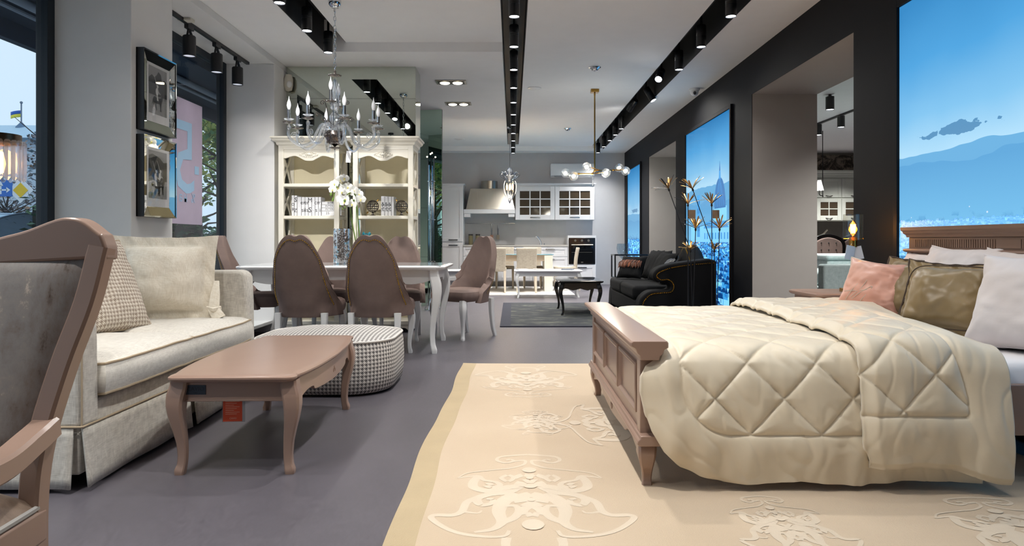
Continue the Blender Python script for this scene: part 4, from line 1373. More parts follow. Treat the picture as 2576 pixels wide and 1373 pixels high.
# skirt: one panel per side, split at the corners and in the middle
sk = MB()
def skirt(p0, p1, nrm):
    p0, p1, nrm = V(p0), V(p1), V(nrm)
    L = (p1 - p0).length; n = 24
    def f(u, v_):
        p = p0.lerp(p1, u)
        out = .012 + .012 * (1 - v_) + .004 * math.sin(u * L * 14) * (1 - v_) + .014 * (1 - v_) * math.exp(-min(u, 1 - u) * L / .04)
        return V((p.x, p.y, .018 + .240 * v_)) + nrm * out
    sk.grid(n, 6, f)
skirt((SX1 - .012, SY0 + .006, 0), (SX1 - .012, 3.60, 0), (1, 0, 0))
skirt((SX1 - .012, 3.655, 0), (SX1 - .012, SY1 - .006, 0), (1, 0, 0))
skirt((SX0, SY0 + .012, 0), (SX1 - .03, SY0 + .012, 0), (0, -1, 0))
skirt((SX1 - .03, SY1 - .012, 0), (SX0, SY1 - .012, 0), (0, 1, 0))
sk.build('skirt', M_sofa, sf, solid=(.008, 0), smooth=60)
m = MB(); m.tube([(SX0, SY0 - .004, .26), (SX1, SY0 - .004, .26), (SX1 + .006, SY0, .26), (SX1 + .006, SY1, .26), (SX0, SY1 + .003, .26)], .0045, 8)
m.build('piping', M_sofapipe, sf)
def seat_cushion(y0, y1, label):
    m = MB()
    def f(u, v_, s):
        a, b = u * 2 - 1, v_ * 2 - 1
        x = (SX0 + .24) + (SX1 + .018 - SX0 - .24) * (u)
        bul = .022 * (1 - b * b) if a > .6 else 0
        q = (max(0, 1 - abs(a) ** 6) * max(0, 1 - abs(b) ** 6)) ** .5
        z = .425 + s * (.062 + .022 * q) + (.02 * q if s > 0 else 0) + noise.noise(V((u * 5, v_ * 5, y0))) * .006
        return V((x + .012 * (1 - b * b) * sstep(.5, 1, a), y0 + (y1 - y0) * v_, z))
    n = 16
    m.grid(n, n, lambda u, v_: f(u, v_, 1)); m.grid(n, n, lambda u, v_: f(1 - u, v_, -1))
    ring = [(i / n, 0) for i in range(n)] + [(1, i / n) for i in range(n)] + [(1 - i / n, 1) for i in range(n)] + [(0, 1 - i / n) for i in range(n)]
    cen = V(((SX0 + SX1) / 2 + .1, (y0 + y1) / 2, 0))
    secs = []
    for k in range(7):
        t = k / 6; o = .020 * math.sin(PI * t)
        sec = []
        for u, v_ in ring:
            p = f(u, v_, -1).lerp(f(u, v_, 1), t)
            d = V((p.x - cen.x, p.y - cen.y, 0)).normalized()
            sec.append(p + d * (o + noise.noise(V((p.x * 14, p.y * 14, p.z * 6))) * .006 * math.sin(PI * t)))
        secs.append(sec)
    m.loft(secs, True, False)
    o = m.build('seat_cushion', weave('seat_weave', (196, 190, 180), (228, 224, 214), 300), sf, smooth=50)
    pp = MB()
    for s in (1, -1):
        pp.tube([f(u, v_, s) for u, v_ in ring], .006, 6, ring=True)
    pp.build('piping', M_sofapipe, o)
seat_cushion(SY0 + .128, 3.625, 0); seat_cushion(3.632, SY1 - .128, 0)
M_hound = houndstooth('houndstooth_beige', (150, 132, 116), (226, 218, 204), .011)
def sofa_pillow(label, c, n, w_, h_, t_, mat, seed, flange=0, roll=0, pipe=None):
    m = MB(); M = frame(c, n) @ Matrix.Rotation(R(roll), 4, 'Z')
    seam = pillow(m, w_, h_, t_, M, flange, 40, .06, seed)
    o = m.build('throw_pillow', mat, smooth=180); tag(o, label, 'pillow', 'throw pillows on the cream sofa')
    if pipe:
        MB().tube(seam, .006, 6, ring=True).build('piping', pipe, o, w=False)
    return o, M
M_linenw = weave('linen_slub', (210, 199, 178), (236, 229, 214), 200)
sofa_pillow('beige houndstooth pillow leaning on the sofa back', (-2.215, 3.60, .755), (.88, -.22, .42), .58, .54, .17, M_hound, 2, pipe=M_sofapipe)
o, M = sofa_pillow('large cream linen pillow with a wide flange, in the far corner of the sofa', (-2.135, 4.19, .765), (.30, -.90, .22), .60, .55, .26, M_linenw, 8, .075)
kn = MB()
kp = M @ V((.28, -.21, .03))
kn.tube([M @ V((.295, -.02, .0)), M @ V((.292, -.10, .03)), M @ V((.285, -.2, .045)), M @ V((.32, -.262, .05))], [.012, .020, .026, .030], 8, sq=(1.3, .5))
kn.tube([M @ V((.255, -.19, .03)), M @ V((.285, -.205, .06)), M @ V((.315, -.19, .03))], .020, 8, sq=(1, .6))
kn.build('knotted_tie', M_linenw, o, w=False)

# ------------------------------------------------------------------ armchair in the corner of the view
AC = -1.365
ac = thing('armchair', 'carved taupe armchair in mottled grey velvet, partly out of frame', 'armchair', (AC, 1.25, 0))
w = N('mottled_velvet')
v = w.coord()
f = w.noise(w.mapping(v, (1, 1, .55)), 9, 6, .72, .5)
f2 = w.noise(w.mapping(v, (1, 1, .6)), 38, 5, .7)
ff = w.math('ADD', w.math('MULTIPLY', f, .6), w.math('MULTIPLY', f2, .4))
w.set(Base_Color=w.ramp(ff, [(.36, lin((92, 70, 54))[:3]), (.44, lin((138, 126, 118))[:3]), (.54, lin((150, 143, 138))[:3]), (.60, lin((158, 148, 140))[:3]), (.64, lin((206, 190, 176))[:3])]), Roughness=.55)
w.b.inputs['Sheen Weight'].default_value = .25
w.bump(f2, .2, .004)
M_mottle = w.m
def both(fn):
    for s in (1, -1):
        fn(s)
def X_(dx, s):
    return AC + dx * s
for s in (1, -1):
    fr = MB()
    path = [(X_(.305, s), 1.505, .0), (X_(.312, s), 1.50, .2), (X_(.312, s), 1.50, .42), (X_(.326, s), 1.506, .56), (X_(.360, s), 1.53, .72), (X_(.398, s), 1.555, .86), (X_(.420, s), 1.572, .985)]
    fr.tube(spline(path, 5), .0235, 8, sq=(1, 1), up=(0, 1, 0))
    fr.build('back_stile', M_taupe, ac)
crest = [(.440, .985), (.430, 1.012), (.420, 1.020), (.385, 1.046), (.352, 1.053), (.318, 1.047), (.257, 1.024), (.212, 1.012), (.179, 1.006), (.12, 1.016), (.06, 1.042), (0, 1.052)]
cp = [(p.x, p.y) for p in spline([(a, b, 0) for a, b in crest], 4)]
outl = [(AC + a, b) for a, b in cp] + [(AC - a, b) for a, b in reversed(cp[:-1])]
under = [(AC - .44, .955), (AC - .40, .958), (AC - .2, .946), (AC, .944), (AC + .2, .946), (AC + .40, .958), (AC + .44, .955)]
fr2 = MB(); fr2.prism(outl + under, 'y', 1.552, 1.604)
fr2.build('crest_rail', M_taupe, ac, bevel=.012, seg=3)
m = MB()
def backp(u, v_):
    z = .50 + .462 * v_
    hw = interp(z, [.45, .56, .72, .86, .985], [.298, .312, .345, .383, .404])
    y = interp(z, [.42, .56, .72, .86, .985], [1.50, 1.506, 1.53, 1.555, 1.572])
    a = u * 2 - 1
    q = (max(0, 1 - abs(a) ** 5) * max(0, 1 - abs(v_ * 2 - 1) ** 5)) ** .6
    return V((AC + hw * a, y - .004 - .03 * q, z))
m.grid(24, 24, backp); m.grid(8, 8, lambda u, v_: backp(1 - u, v_) + V((0, .03 + .004, 0)))
m.build('back_upholstery', M_mottle, ac)
m = MB()
for s in (1, -1):
    m2 = MB().tube(spline([(X_(.336, s), 1.51, .588), (X_(.345, s), 1.44, .572), (X_(.365, s), 1.32, .556), (X_(.385, s), 1.15, .566), (X_(.38, s), 1.05, .575), (X_(.372, s), 1.02, .55)], 6), [.027] * 31, 8, sq=(1.05, .95))
    m2.tube(spline([(X_(.378, s), 1.07, .56), (X_(.385, s), 1.10, .48), (X_(.355, s), 1.08, .40)], 5), .022, 8)
    m2.build('arm', M_taupe, ac)
m = MB()
def seatp(u, v_):
    a, b = u * 2 - 1, v_ * 2 - 1
    q = (max(0, 1 - abs(a) ** 4) * max(0, 1 - abs(b) ** 4)) ** .5
    hw = .33 + .03 * (1 - v_)
    return V((AC + hw * a, .93 + .565 * v_, .418 + .085 * q))
m.grid(20, 20, seatp); m.grid(4, 4, lambda u, v_: V((seatp(1 - u, v_).x, seatp(u, v_).y, .412)))
so = m.build('seat', velvet('crushed_brown_velvet', (82, 62, 50), (150, 132, 116), 14, .5, .7), ac)
ring = [seatp(u, v_) for u, v_ in [(1, k / 10) for k in range(11)] + [(1 - k / 10, 1) for k in range(1, 11)] + [(0, 1 - k / 10) for k in range(1, 11)] + [(k / 10, 0) for k in range(1, 10)]]
MB().tube(ring, .007, 6, ring=True).build('piping', plain('silver_piping', (150, 148, 144), .5, sheen=.4), so)
m = MB(); m.prism([(AC - .335, 1.515), (AC - .365, .925), (AC + .365, .925), (AC + .335, 1.515)], 'z', .335, .412)
m.build('seat_rail', M_taupe, ac, bevel=.008)
for s in (1, -1):
    cab_leg(MB(), X_(.335, s), .955, s, -1, .34, .032, .02).build('leg', M_taupe, ac)

# ------------------------------------------------------------------ taupe coffee table
CT = V((-1.205, 3.49, 0)); cr = R(1.6)
ct = thing('coffee_table', 'taupe lacquered coffee table with cabriole legs in front of the cream sofa', 'coffee table', CT)
MR = Matrix.Translation(CT) @ Matrix.Rotation(cr, 4, 'Z')
def ct_out(d=0.0):
    hw, hl = .272 - d, .625 - d
    half = [(hw - .035, -hl), (hw - .012, -hl + .012), (hw - .002, -hl + .04), (hw - .006, -hl + .075), (hw + .010, -hl + .16), (hw + .030, -hl + .34), (hw + .040, 0)]
    h = [(p.x, p.y) for p in spline([(a, b, 0) for a, b in half], 4)]
    rgt = h + [(a, -b) for a, b in reversed(h[:-1])]
    return rgt + [(-a, b) for a, b in reversed(rgt)]
m = MB()
m.loft([[MR @ V((x, y, z)) for x, y in ct_out(d)] for z, d in ((.400, .020), (.403, .012), (.410, .004), (.416, .0), (.423, .0), (.428, .006), (.431, .014), (.432, .030))])
m.build('top', M_taupe, ct, smooth=30)
m = MB()
m.merge(MB().box(-.215, .215, -.567, -.548, .318, .402), MR); m.merge(MB().box(-.215, .215, .548, .567, .318, .402), MR)
m.merge(MB().box(-.215, .215, -.570, -.545, .312, .320), MR); m.merge(MB().box(-.215, .215, .545, .570, .312, .320), MR)
for s in (1, -1):
    edge = spline([(-.54, .285, 0), (-.47, .315, 0), (-.40, .330, 0), (-.34, .328, 0), (-.32, .312, 0), (-.24, .305, 0), (-.1, .300, 0), (0, .297, 0), (.1, .300, 0), (.24, .305, 0), (.32, .312, 0), (.34, .328, 0), (.40, .330, 0), (.47, .315, 0), (.54, .285, 0)], 3)
    secA, secB = [], []
    for p in edge:
        bow = .236 + .038 * (1 - (p.x / .54) ** 2)
        secA.append([MR @ V((s * bow, p.x, p.y)), MR @ V((s * (bow + .018), p.x, p.y)), MR @ V((s * (bow + .018), p.x, .402)), MR @ V((s * bow, p.x, .402))])
    m.loft(secA)
m.build('apron', M_taupe, ct, bevel=.002)
for sx in (1, -1):
    for sy in (1, -1):
        g = MB(); cab_leg(g, sx * .232, sy * .558, sx, sy * .6, .402, .035, .017); g.xf(MR); g.build('leg', M_taupe, ct)
m = MB()
for k in (0, -.016, .016):
    m.ball(MR @ V((.236 + .038 + .0185, k, .352 - abs(k) * .8)), .006, 8, 6, (.4, 1, 1.6))
m.build('carving', M_taupe2, ct)
PM = MR @ Matrix.Translation((-.165, -.5685, .362)) @ Matrix.Rotation(PI / 2, 4, 'X')
pl = MB().obox(PM, .086, .040, .003).build('name_plate', plain('pewter_plate', (56, 62, 70), .5, .5), ct)
m = MB(); m.text('CAVIO', .024, PM @ Matrix.Translation((0, .004, .0016)), .0006, sp=1.0); m.text('CASA', .007, PM @ Matrix.Translation((0, -.012, .0016)), .0005)
m.build('lettering', M_ink, pl, smooth=0)
rt = thing('price_tag', 'orange and clear plastic tag hanging under the near end of the taupe coffee table', 'tag', tuple(MR @ V((-.04, -.50, .31))))
TM = MR @ Matrix.Translation((-.030, -.50, .27)) @ Matrix.Rotation(R(3), 4, 'Z') @ Matrix.Rotation(PI / 2, 4, 'X')
MB().obox(TM, .098, .128, .0015).obox(TM @ Matrix.Translation((0, .09, 0)), .02, .07, .001).build('sleeve', pane('clear_plastic', (225, 228, 228), .3), rt)
MB().obox(TM @ Matrix.Translation((-.004, 0, .0012)), .082, .122, .001).build('card', plain('orange_card', (214, 74, 28), .45, var=.04), rt)
m = MB(); m.text('C.A.V.I.O', .013, TM @ Matrix.Translation((-.006, .046, .0019)), .0003)
for k in range(8):
    ww = .060 - .012 * ((k * 7) % 3)
    m.obox(TM @ Matrix.Translation((-.004 - (.06 - ww) / 2, .026 - k * .0078, .0019)), ww, .0016, .0004)
m.text('CAVIO', .010, TM @ Matrix.Translation((-.002, -.048, .0019)), .0003)
m.build('lettering', plain('tag_print', (240, 190, 160), .6), rt, smooth=0)

# ------------------------------------------------------------------ houndstooth ottoman
M_houndbw = houndstooth('houndstooth_grey', (74, 70, 70), (232, 228, 222), .0125)
OX, OY, OHW, OHL, OR = -1.262, 4.765, .470, .425, .28
ot = thing('ottoman', 'grey and white houndstooth ottoman with rounded ends behind the coffee table', 'ottoman', (OX, OY, 0))
out = rrect(OX - OHW, OX + OHW, OY - OHL, OY + OHL, OR, 14)
per = [0.0]
for a, b in zip(out, out[1:] + out[:1]):
    per.append(per[-1] + math.hypot(a[0] - b[0], a[1] - b[1]))
m = MB()
cl = out + [out[0]]
zs = [.012, .03, .10, .20, .30, .345]
dd = [.03, .006, -.006, -.010, -.004, .006]
def inset(p, d):
    return V((OX + (p[0] - OX) * (OHW - d) / OHW, OY + (p[1] - OY) * (OHL - d) / OHL, 0))
vs, uvs, fs = [], [], []
n = len(cl)
for z, d in zip(zs, dd):
    for k, p in enumerate(cl):
        q = inset(p, d); vs.append((q.x, q.y, z)); uvs.append((per[k], z))
for i in range(len(zs) - 1):
    for k in range(n - 1):
        fs.append((i * n + k, i * n + k + 1, (i + 1) * n + k + 1, (i + 1) * n + k))
m.add(vs, fs, uvs)
m.build('body', M_houndbw, ot, smooth=60)
m = MB(); vs, uvs, fs = [], [], []
rr_ = [1.0, .97, .92, .82, .65, .45, .22, .02]
for t in rr_:
    for k, p in enumerate(cl):
        q = V((OX + (p[0] - OX) * (OHW - .006) / OHW * t, OY + (p[1] - OY) * (OHL - .006) / OHL * t, .346 + .052 * (1 - t ** 2.6)))
        vs.append(q); uvs.append((q.x, q.y))
for i in range(len(rr_) - 1):
    for k in range(n - 1):
        fs.append((i * n + k, i * n + k + 1, (i + 1) * n + k + 1, (i + 1) * n + k))
m.add(vs, fs, uvs); m.build('top_cushion', M_houndbw, ot, smooth=180)
MB().tube([(inset(p, .004).x, inset(p, .004).y, .347) for p in out], .007, 6, ring=True).build('piping', plain('ottoman_piping', (216, 212, 206), .7), ot)
m = MB()
for sx in (1, -1):
    for sy in (1, -1):
        m.cyl((OX + sx * .33, OY + sy * .28, 0), (OX + sx * .33, OY + sy * .28, .03), .02, seg=10)
m.build('feet', M_black, ot)

# ------------------------------------------------------------------ framed photographs on the pier
M_mframe = plain('mirror_strip', (214, 214, 206), .02, 1.0, var=0)
def picture(label, z0, z1, riders):
    y0, y1, xa, xb = 4.714, 5.172, -2.5995, -2.545
    t = thing('picture_frame', label, 'picture', (-2.6, (y0 + y1) / 2, z0), 0, 'mirror-framed photographs on the pier')
    m = MB(); b = .006
    m.box(xa, xb, y0, y0 + b, z0, z1); m.box(xa, xb, y1 - b, y1, z0, z1); m.box(xa, xb, y0 + b, y1 - b, z0, z0 + b); m.box(xa, xb, y0 + b, y1 - b, z1 - b, z1)
    m.box(xa, xa + .008, y0, y1, z0, z1)
    m.build('frame_side', M_black, t)
    m = MB(); iy0, iy1, iz0, iz1, xi = y0 + .075, y1 - .075, z0 + .075, z1 - .075, xa + .036
    O = [V((xb + .001, y0, z0)), V((xb + .001, y1, z0)), V((xb + .001, y1, z1)), V((xb + .001, y0, z1))]
    I = [V((xi, iy0, iz0)), V((xi, iy1, iz0)), V((xi, iy1, iz1)), V((xi, iy0, iz1))]
    for k in range(4):
        a, b_, c, d = O[k], O[(k + 1) % 4], I[(k + 1) % 4], I[k]
        a2, b2 = a.lerp(d, .12), b_.lerp(c, .12)
        m.add([a, b_, b2, a2], [(0, 1, 2, 3)])
        m.add([a2 - V((.004, 0, 0)), b2 - V((.004, 0, 0)), c, d], [(0, 1, 2, 3)])
    m.build('mirror_border', M_mframe, t, smooth=0)
    MB().box(xi - .004, xi, iy0, iy1, iz0, iz1).build('mat_board', M_paper, t)
    py0, py1, pz0, pz1 = iy0 + .02, iy1 - .035, iz0 + .06, iz1 - .02
    ph = MB()
    def rect(a, b, c, d, mi, k):
        ph.mi = mi; x = xi + .0006 + k * .0004
        ph.add([(x, py0 + (py1 - py0) * a, pz0 + (pz1 - pz0) * c), (x, py0 + (py1 - py0) * b, pz0 + (pz1 - pz0) * c), (x, py0 + (py1 - py0) * b, pz0 + (pz1 - pz0) * d), (x, py0 + (py1 - py0) * a, pz0 + (pz1 - pz0) * d)], [(0, 1, 2, 3)])
    def poly(pts, mi, k):
        ph.mi = mi; x = xi + .0006 + k * .0004
        ph.add([(x, py0 + (py1 - py0) * a, pz0 + (pz1 - pz0) * c) for a, c in pts], [tuple(range(len(pts)))])
    rect(0, 1, 0, 1, 0, 0)
    rect(0, 1, 0, .42, 1, 1)
    tl_ = [(0, .40), (1, .40), (1, .74), (.85, .80), (.72, .73), (.66, .88), (.52, .93), (.42, .84), (.30, .78), (.16, .82), (0, .74)] if not riders else [(0, .38), (1, .38), (1, .80), (.8, .78), (.62, .86), (.4, .90), (.2, .93), (0, .90)]
    poly(tl_, 2, 2)
    def ell(cx, cz, a, b, mi, k):
        poly([(cx + a * math.cos(2 * PI * q / 16), cz + b * math.sin(2 * PI * q / 16)) for q in range(16)], mi, k)
    def limb(p, q, wd, mi, k):
        (x0_, z0_), (x1_, z1_) = p, q
        poly([(x0_ - wd, z0_), (x0_ + wd, z0_), (x1_ + wd * .6, z1_), (x1_ - wd * .6, z1_)], mi, k)
    def horse(ox, oz, k):
        ell(ox, oz, .22, .065, 3, k); ell(ox - .15, oz + .01, .10, .07, 3, k); ell(ox + .15, oz + .01, .09, .07, 3, k)
        limb((ox + .19, oz + .01), (ox + .27, oz + .17), .06, 3, k); ell(ox + .31, oz + .15, .075, .03, 3, k)
        for dx, ex in ((-.19, -.24), (-.12, -.07), (.12, .19), (.18, .15)):
            limb((ox + dx, oz - .02), (ox + ex, oz - .21), .035, 3, k)
        limb((ox - .23, oz + .03), (ox - .29, oz - .10), .03, 3, k)
    def rider(ox, oz, k):
        limb((ox + .04, oz - .10), (ox, oz + .02), .04, 4, k); ell(ox, oz + .09, .075, .085, 4, k); ell(ox + .03, oz + .205, .05, .035, 4, k)
        limb((ox + .03, oz + .13), (ox + .17, oz + .05), .03, 4, k); limb((ox + .12, oz + .06), (ox - .16, oz + .42), .012, 4, k)
    if riders:
        horse(.60, .30, 3); horse(.40, .27, 5); rider(.60, .38, 4); rider(.36, .36, 6)
    else:
        horse(.48, .30, 3); rider(.44, .40, 4)
    ph.build('photograph', [plain('photo_sky', (150, 150, 150), .5), plain('photo_ground', (136, 136, 134), .5, var=.2, scale=60), plain('photo_trees', (40, 41, 40), .5, var=.5, scale=50), plain('photo_horse', (24, 24, 24), .5), plain('photo_white', (225, 225, 222), .5)], t, smooth=0)
    MB().box(xi + .004, xi + .006, iy0, iy1, iz0, iz1).build('glazing', pane('picture_glass', (246, 246, 246), .12), t)
picture('upper mirror-framed black and white photograph of a lone rider on the pier', 1.772, 2.338, False)
picture('lower mirror-framed black and white photograph of two riders on the pier', 1.168, 1.738, True)

# ------------------------------------------------------------------ crystal pendant at the edge of the view
KX, KY = -2.263, 3.0
kl = thing('crystal_pendant', 'crystal prism drum lamp glowing amber in front of the first window', 'lamp', (KX, KY, 1.26))
MB().cyl((KX, KY, 1.44), (KX, KY, 3.0), .004, seg=8).cyl((KX, KY, 2.97), (KX, KY, 3.0), .05, seg=20).build('cord', M_black, kl)
MB().lathe([(.085, 1.432), (.088, 1.425), (.088, 1.466), (.0, 1.468)], (KX, KY, 0), 32).build('crown_ring', plain('dark_bronze', (92, 74, 58), .3, 1.0), kl)
for k in range(22):
    a = 2 * PI * k / 22
    M = Matrix.Translation((KX + .097 * math.cos(a), KY + .097 * math.sin(a), 0)) @ Matrix.Rotation(a, 4, 'Z')
    m = MB(); m.loft([[M @ V((x * s, y * s, z)) for x, y in ((.009, 0), (.003, .0115), (-.006, .0115), (-.006, -.0115), (.003, -.0115))] for z, s in ((1.262, .3), (1.276, 1), (1.430, 1), (1.438, .6))])
    m.build('crystal_prism', M_crystal, kl, smooth=0)
MB().lathe([(.001, 1.29), (.022, 1.30), (.03, 1.34), (.02, 1.39), (.001, 1.40)], (KX, KY, 0), 20).build('bulb', emit('amber_bulb', (255, 176, 96), 8), kl)
point('amber_lamp', (KX, KY, 1.34), 3, (1, .6, .28), .03)
# ------------------------------------------------------------------ dining table
TX0, TX1, TY0, TY1 = -2.45, -.595, 5.97, 6.93
dt = thing('dining_table', 'white lacquered dining table with cabriole legs', 'table', ((TX0 + TX1) / 2, (TY0 + TY1) / 2, 0))
def cant(d, c=.07):
    x0, x1, y0, y1 = TX0 + d, TX1 - d, TY0 + d, TY1 - d
    return [(x1 - c, y1), (x0 + c, y1), (x0, y1 - c), (x0, y0 + c), (x0 + c, y0), (x1 - c, y0), (x1, y0 + c), (x1, y1 - c)]
m = MB()
m.loft([[V((x, y, z)) for x, y in cant(d)] for z, d in ((.738, .03), (.744, .012), (.756, .002), (.766, 0), (.772, .006), (.775, .02), (.775, .03))])
m.build('tabletop', M_white, dt, smooth=30)
MB().obox(Matrix.Translation(((TX0 + TX1) / 2, (TY0 + TY1) / 2, .7775)), TX1 - TX0 - .07, TY1 - TY0 - .07, .005).build('glass_top', plain('white_glass_top', (208, 214, 216), .05, var=.01, coat=.8), dt, bevel=.002)
m = MB()
def ap(L):
    return [(s * L, d) for s, d in [(p.x, p.y) for p in spline([(0, .66, 0), (.05, .63, 0), (.12, .612, 0), (.18, .622, 0), (.24, .646, 0), (.5, .65, 0), (.76, .646, 0), (.82, .622, 0), (.88, .612, 0), (.95, .63, 0), (1, .66, 0)], 3)]]
LX_ = TX1 - TX0 - .20; LY_ = TY1 - TY0 - .18
pts = [(TX0 + .10 + a, z) for a, z in ap(LX_)]
for y in (TY0 + .075, TY1 - .095):
    m.prism([(TX0 + .10, .738)] + pts + [(TX1 - .10, .738)], 'y', y, y + .02)
pts = [(TY0 + .09 + a, z) for a, z in ap(LY_)]
for x in (TX0 + .085, TX1 - .105):
    m.prism([(TY0 + .09, .738)] + pts + [(TY1 - .09, .738)], 'x', x, x + .02)
m.build('apron', M_white, dt, bevel=.002)
for sx, x in ((-1, TX0 + .10), (1, TX1 - .10)):
    for sy, y in ((-1, TY0 + .085), (1, TY1 - .085)):
        cab_leg(MB(), x, y, sx, sy * .5, .738, .042, .030).build('leg', M_white, dt)

# ------------------------------------------------------------------ dining chairs
def make_chair(label):
    t = thing('dining_chair', label, 'chair', (0, 0, 0), 0, 'brown velvet chairs around the dining table')
    def W(z):
        return interp(z, [.36, .46, .56, .70, .85, .95, 1.06], [.28, .276, .262, .236, .212, .198, .186])
    def ztop(s):
        a = abs(s)
        return .70 + .352 * max(0, 1 - a ** 2.7) ** .5 - .020 * math.exp(-(s / .16) ** 2)
    def yback(z):
        return -.265 - .085 * sstep(.45, 1.05, z) + .02 * (1 - sstep(.36, .5, z))
    def wrap(z):
        return interp(z, [.36, .47, .53, .60, .70, .85, 1.06], [.30, .275, .18, .11, .075, .05, .04])
    def shell(s, v_, off=0.0):
        z = .365 + (ztop(s) - .365) * v_
        return V((W(z) * s, yback(z) + wrap(z) * abs(s) ** 3.2, z))
    m = MB(); m.grid(32, 28, lambda u, v_: shell(u * 2 - 1, v_))
    o = m.build('backrest', M_brown, t, w=False, smooth=180, solid=(.062, -1))
    q = o.modifiers.new('round_edge', 'BEVEL'); q.width = .022; q.segments = 3; q.limit_method = 'ANGLE'; q.angle_limit = R(50)
    # nail-head trim on the outside face
    nh = MB(); pts = []
    for k in range(200):
        tt = k / 199
        if tt < .33:
            p = (-.86, .17 + (tt / .33) * .70)
        elif tt > .67:
            p = (.86, .87 - ((tt - .67) / .33) * .70)
        else:
            s = -.86 + (tt - .33) / .34 * 1.72
            p = (s, .87 + .075 * (1 - (abs(s) / .86) ** 2) ** .5)
        pts.append(shell(*p))
    d = 0; last = None
    for p in pts:
        if last is None or (p - last).length > .0125:
            out = V((p.x * .9, -.35 if p.y < -.1 else .0, 0)).normalized() if abs(p.x) > .17 and p.z < .62 else V((0, -1, 0))
            nh.ball(p + out * .002, .0055, 6, 4); last = p
    nh.build('nailhead_trim', M_gold, t, w=False)
    m = MB()
    def seat(u, v_, s):
        a, b = u * 2 - 1, v_ * 2 - 1
        y = -.20 + .475 * v_
        hw = interp(y, [-.2, -.1, 0, .1, .28], [.12, .18, .225, .245, .25])
        q = (max(0, 1 - abs(a) ** 5) * max(0, 1 - abs(b) ** 5)) ** .5
        rn = 1 - .08 * sstep(.6, 1, b) * abs(a) ** 4
        z = .435 + s * (.045 + .012 * q) + (.018 * q if s > 0 else 0)
        return V((hw * a * rn, y - .03 * abs(a) ** 3 * sstep(.5, 1, b), z))
    n = 16
    m.grid(n, n, lambda u, v_: seat(u, v_, 1)); m.grid(n, n, lambda u, v_: seat(1 - u, v_, -1))
    ring = [(i / n, 0) for i in range(n)] + [(1, i / n) for i in range(n)] + [(1 - i / n, 1) for i in range(n)] + [(0, 1 - i / n) for i in range(n)]
    secs = []
    for k in range(6):
        tt = k / 5; sec = []
        for u, v_ in ring:
            p = seat(u, v_, -1).lerp(seat(u, v_, 1), tt); dd = V((p.x, p.y - .03, 0)).normalized()
            sec.append(p + dd * .014 * math.sin(PI * tt))
        secs.append(sec)
    m.loft(secs, True, False)
    m.build('seat', M_brown, t, w=False, smooth=60)
    for sx in (1, -1):
        g = MB(); cab_leg(g, sx * .205, .235, sx, 1, .40, .030, .016); g.build('leg', M_white, t, w=False)
        g = MB(); g.tube(spline([(sx * .195, -.20, .40), (sx * .195, -.205, .25), (sx * .197, -.225, .10), (sx * .20, -.255, 0)], 5), [.027, .026, .025, .024, .0235, .023, .0225, .022, .0215, .021, .0205, .020, .0195, .019, .0185, .018], 8, sq=(1, 1), up=(1, 0, 0))
        g.build('leg', M_white, t, w=False)
    return t
ch0 = make_chair('brown velvet dining chair with its back to the ottoman, next to the cream sofa')
ch0.location = (-1.74, 5.86, 0); ch0.rotation_euler = (0, 0, R(-3)); ROOT[ch0.name] = tuple(ch0.location)
dup(ch0, (-1.13, 5.86, 0), R(-4), 'brown velvet dining chair with its back to the ottoman, nearer the aisle')
dup(ch0, (-1.90, 7.0, 0), R(180), 'brown velvet dining chair across the table, partly behind the mosaic vase')
dup(ch0, (-1.17, 7.0, 0), R(184), 'brown velvet dining chair across the table, in front of the shelf of sphere ornaments')
dup(ch0, (-.50, 7.12, 0), R(140), 'brown velvet dining chair at the aisle end of the white table')
dup(ch0, (-2.44, 6.50, 0), R(-78), 'brown velvet dining chair at the window end of the white table, behind the sofa arm')

# ------------------------------------------------------------------ vase and orchid on the table
VX, VY = -1.612, 6.45
w = N('mosaic_mirror')
vo = w.n('ShaderNodeTexVoronoi', feature='F1', distance='CHEBYCHEV'); w.l(w.mapping(w.coord(), (60, 60, 60)), vo.inputs['Vector']); vo.inputs['Scale'].default_value = 1
cs = w.sep(vo.outputs['Color'])
w.set(Base_Color=w.ramp(cs[0], [(.0, lin((120, 110, 104))[:3]), (.25, lin((205, 207, 208))[:3]), (.88, lin((150, 200, 224))[:3]), (.95, lin((238, 238, 236))[:3])], 'CONSTANT'), Metallic=.75, Roughness=.16)
w.bump(cs[1], .25, .002)
t = thing('vase', 'tall silver mirror-mosaic cylinder vase on the white dining table', 'vase', (VX, VY, .78))
MB().lathe([(.0, .781), (.074, .781), (.079, .785), (.079, 1.110), (.077, 1.112), (.074, 1.110), (.074, .80), (0, .80)], (VX, VY, 0), 40).build('body', w.m, t)
m = MB()
for k in range(26):
    a = -PI / 2 + .35 * math.sin(k * 2.4) + .2; z = .83 + .24 * k / 26
    for q in range(5):
        b = a + .10 * math.cos(q * 1.256); zz = z + .016 * math.sin(q * 1.256)
        m.ball((VX + .080 * math.cos(b), VY + .080 * math.sin(b), zz), .006, 6, 4)
m.build('mosaic_relief', M_silver, t)
OX_, OY_ = -1.462, 6.62
t = thing('flower_pot', 'small frosted glass pot behind a dining chair, holding the orchid', 'pot', (OX_, OY_, .78))
MB().lathe([(0, .781), (.05, .781), (.062, .80), (.068, .92), (.070, .955), (.066, .955), (.062, .86), (0, .855)], (OX_, OY_, 0), 28).build('pot', plain('frosted_glass', (196, 206, 204), .25), t)
orc = thing('orchid', 'white orchid with two arching flower sprays behind the mosaic vase', 'orchid', (OX_, OY_, .86))
M_stem = plain('orchid_stem', (92, 116, 46), .5)
M_petal = plain('orchid_petal', (242, 242, 238), .55, sheen=.3, var=.02)
def PO(px, py, Y):
    return V(((px - 1289) / 1717 * Y, Y, 1 - (py - 604) / 1717 * Y))
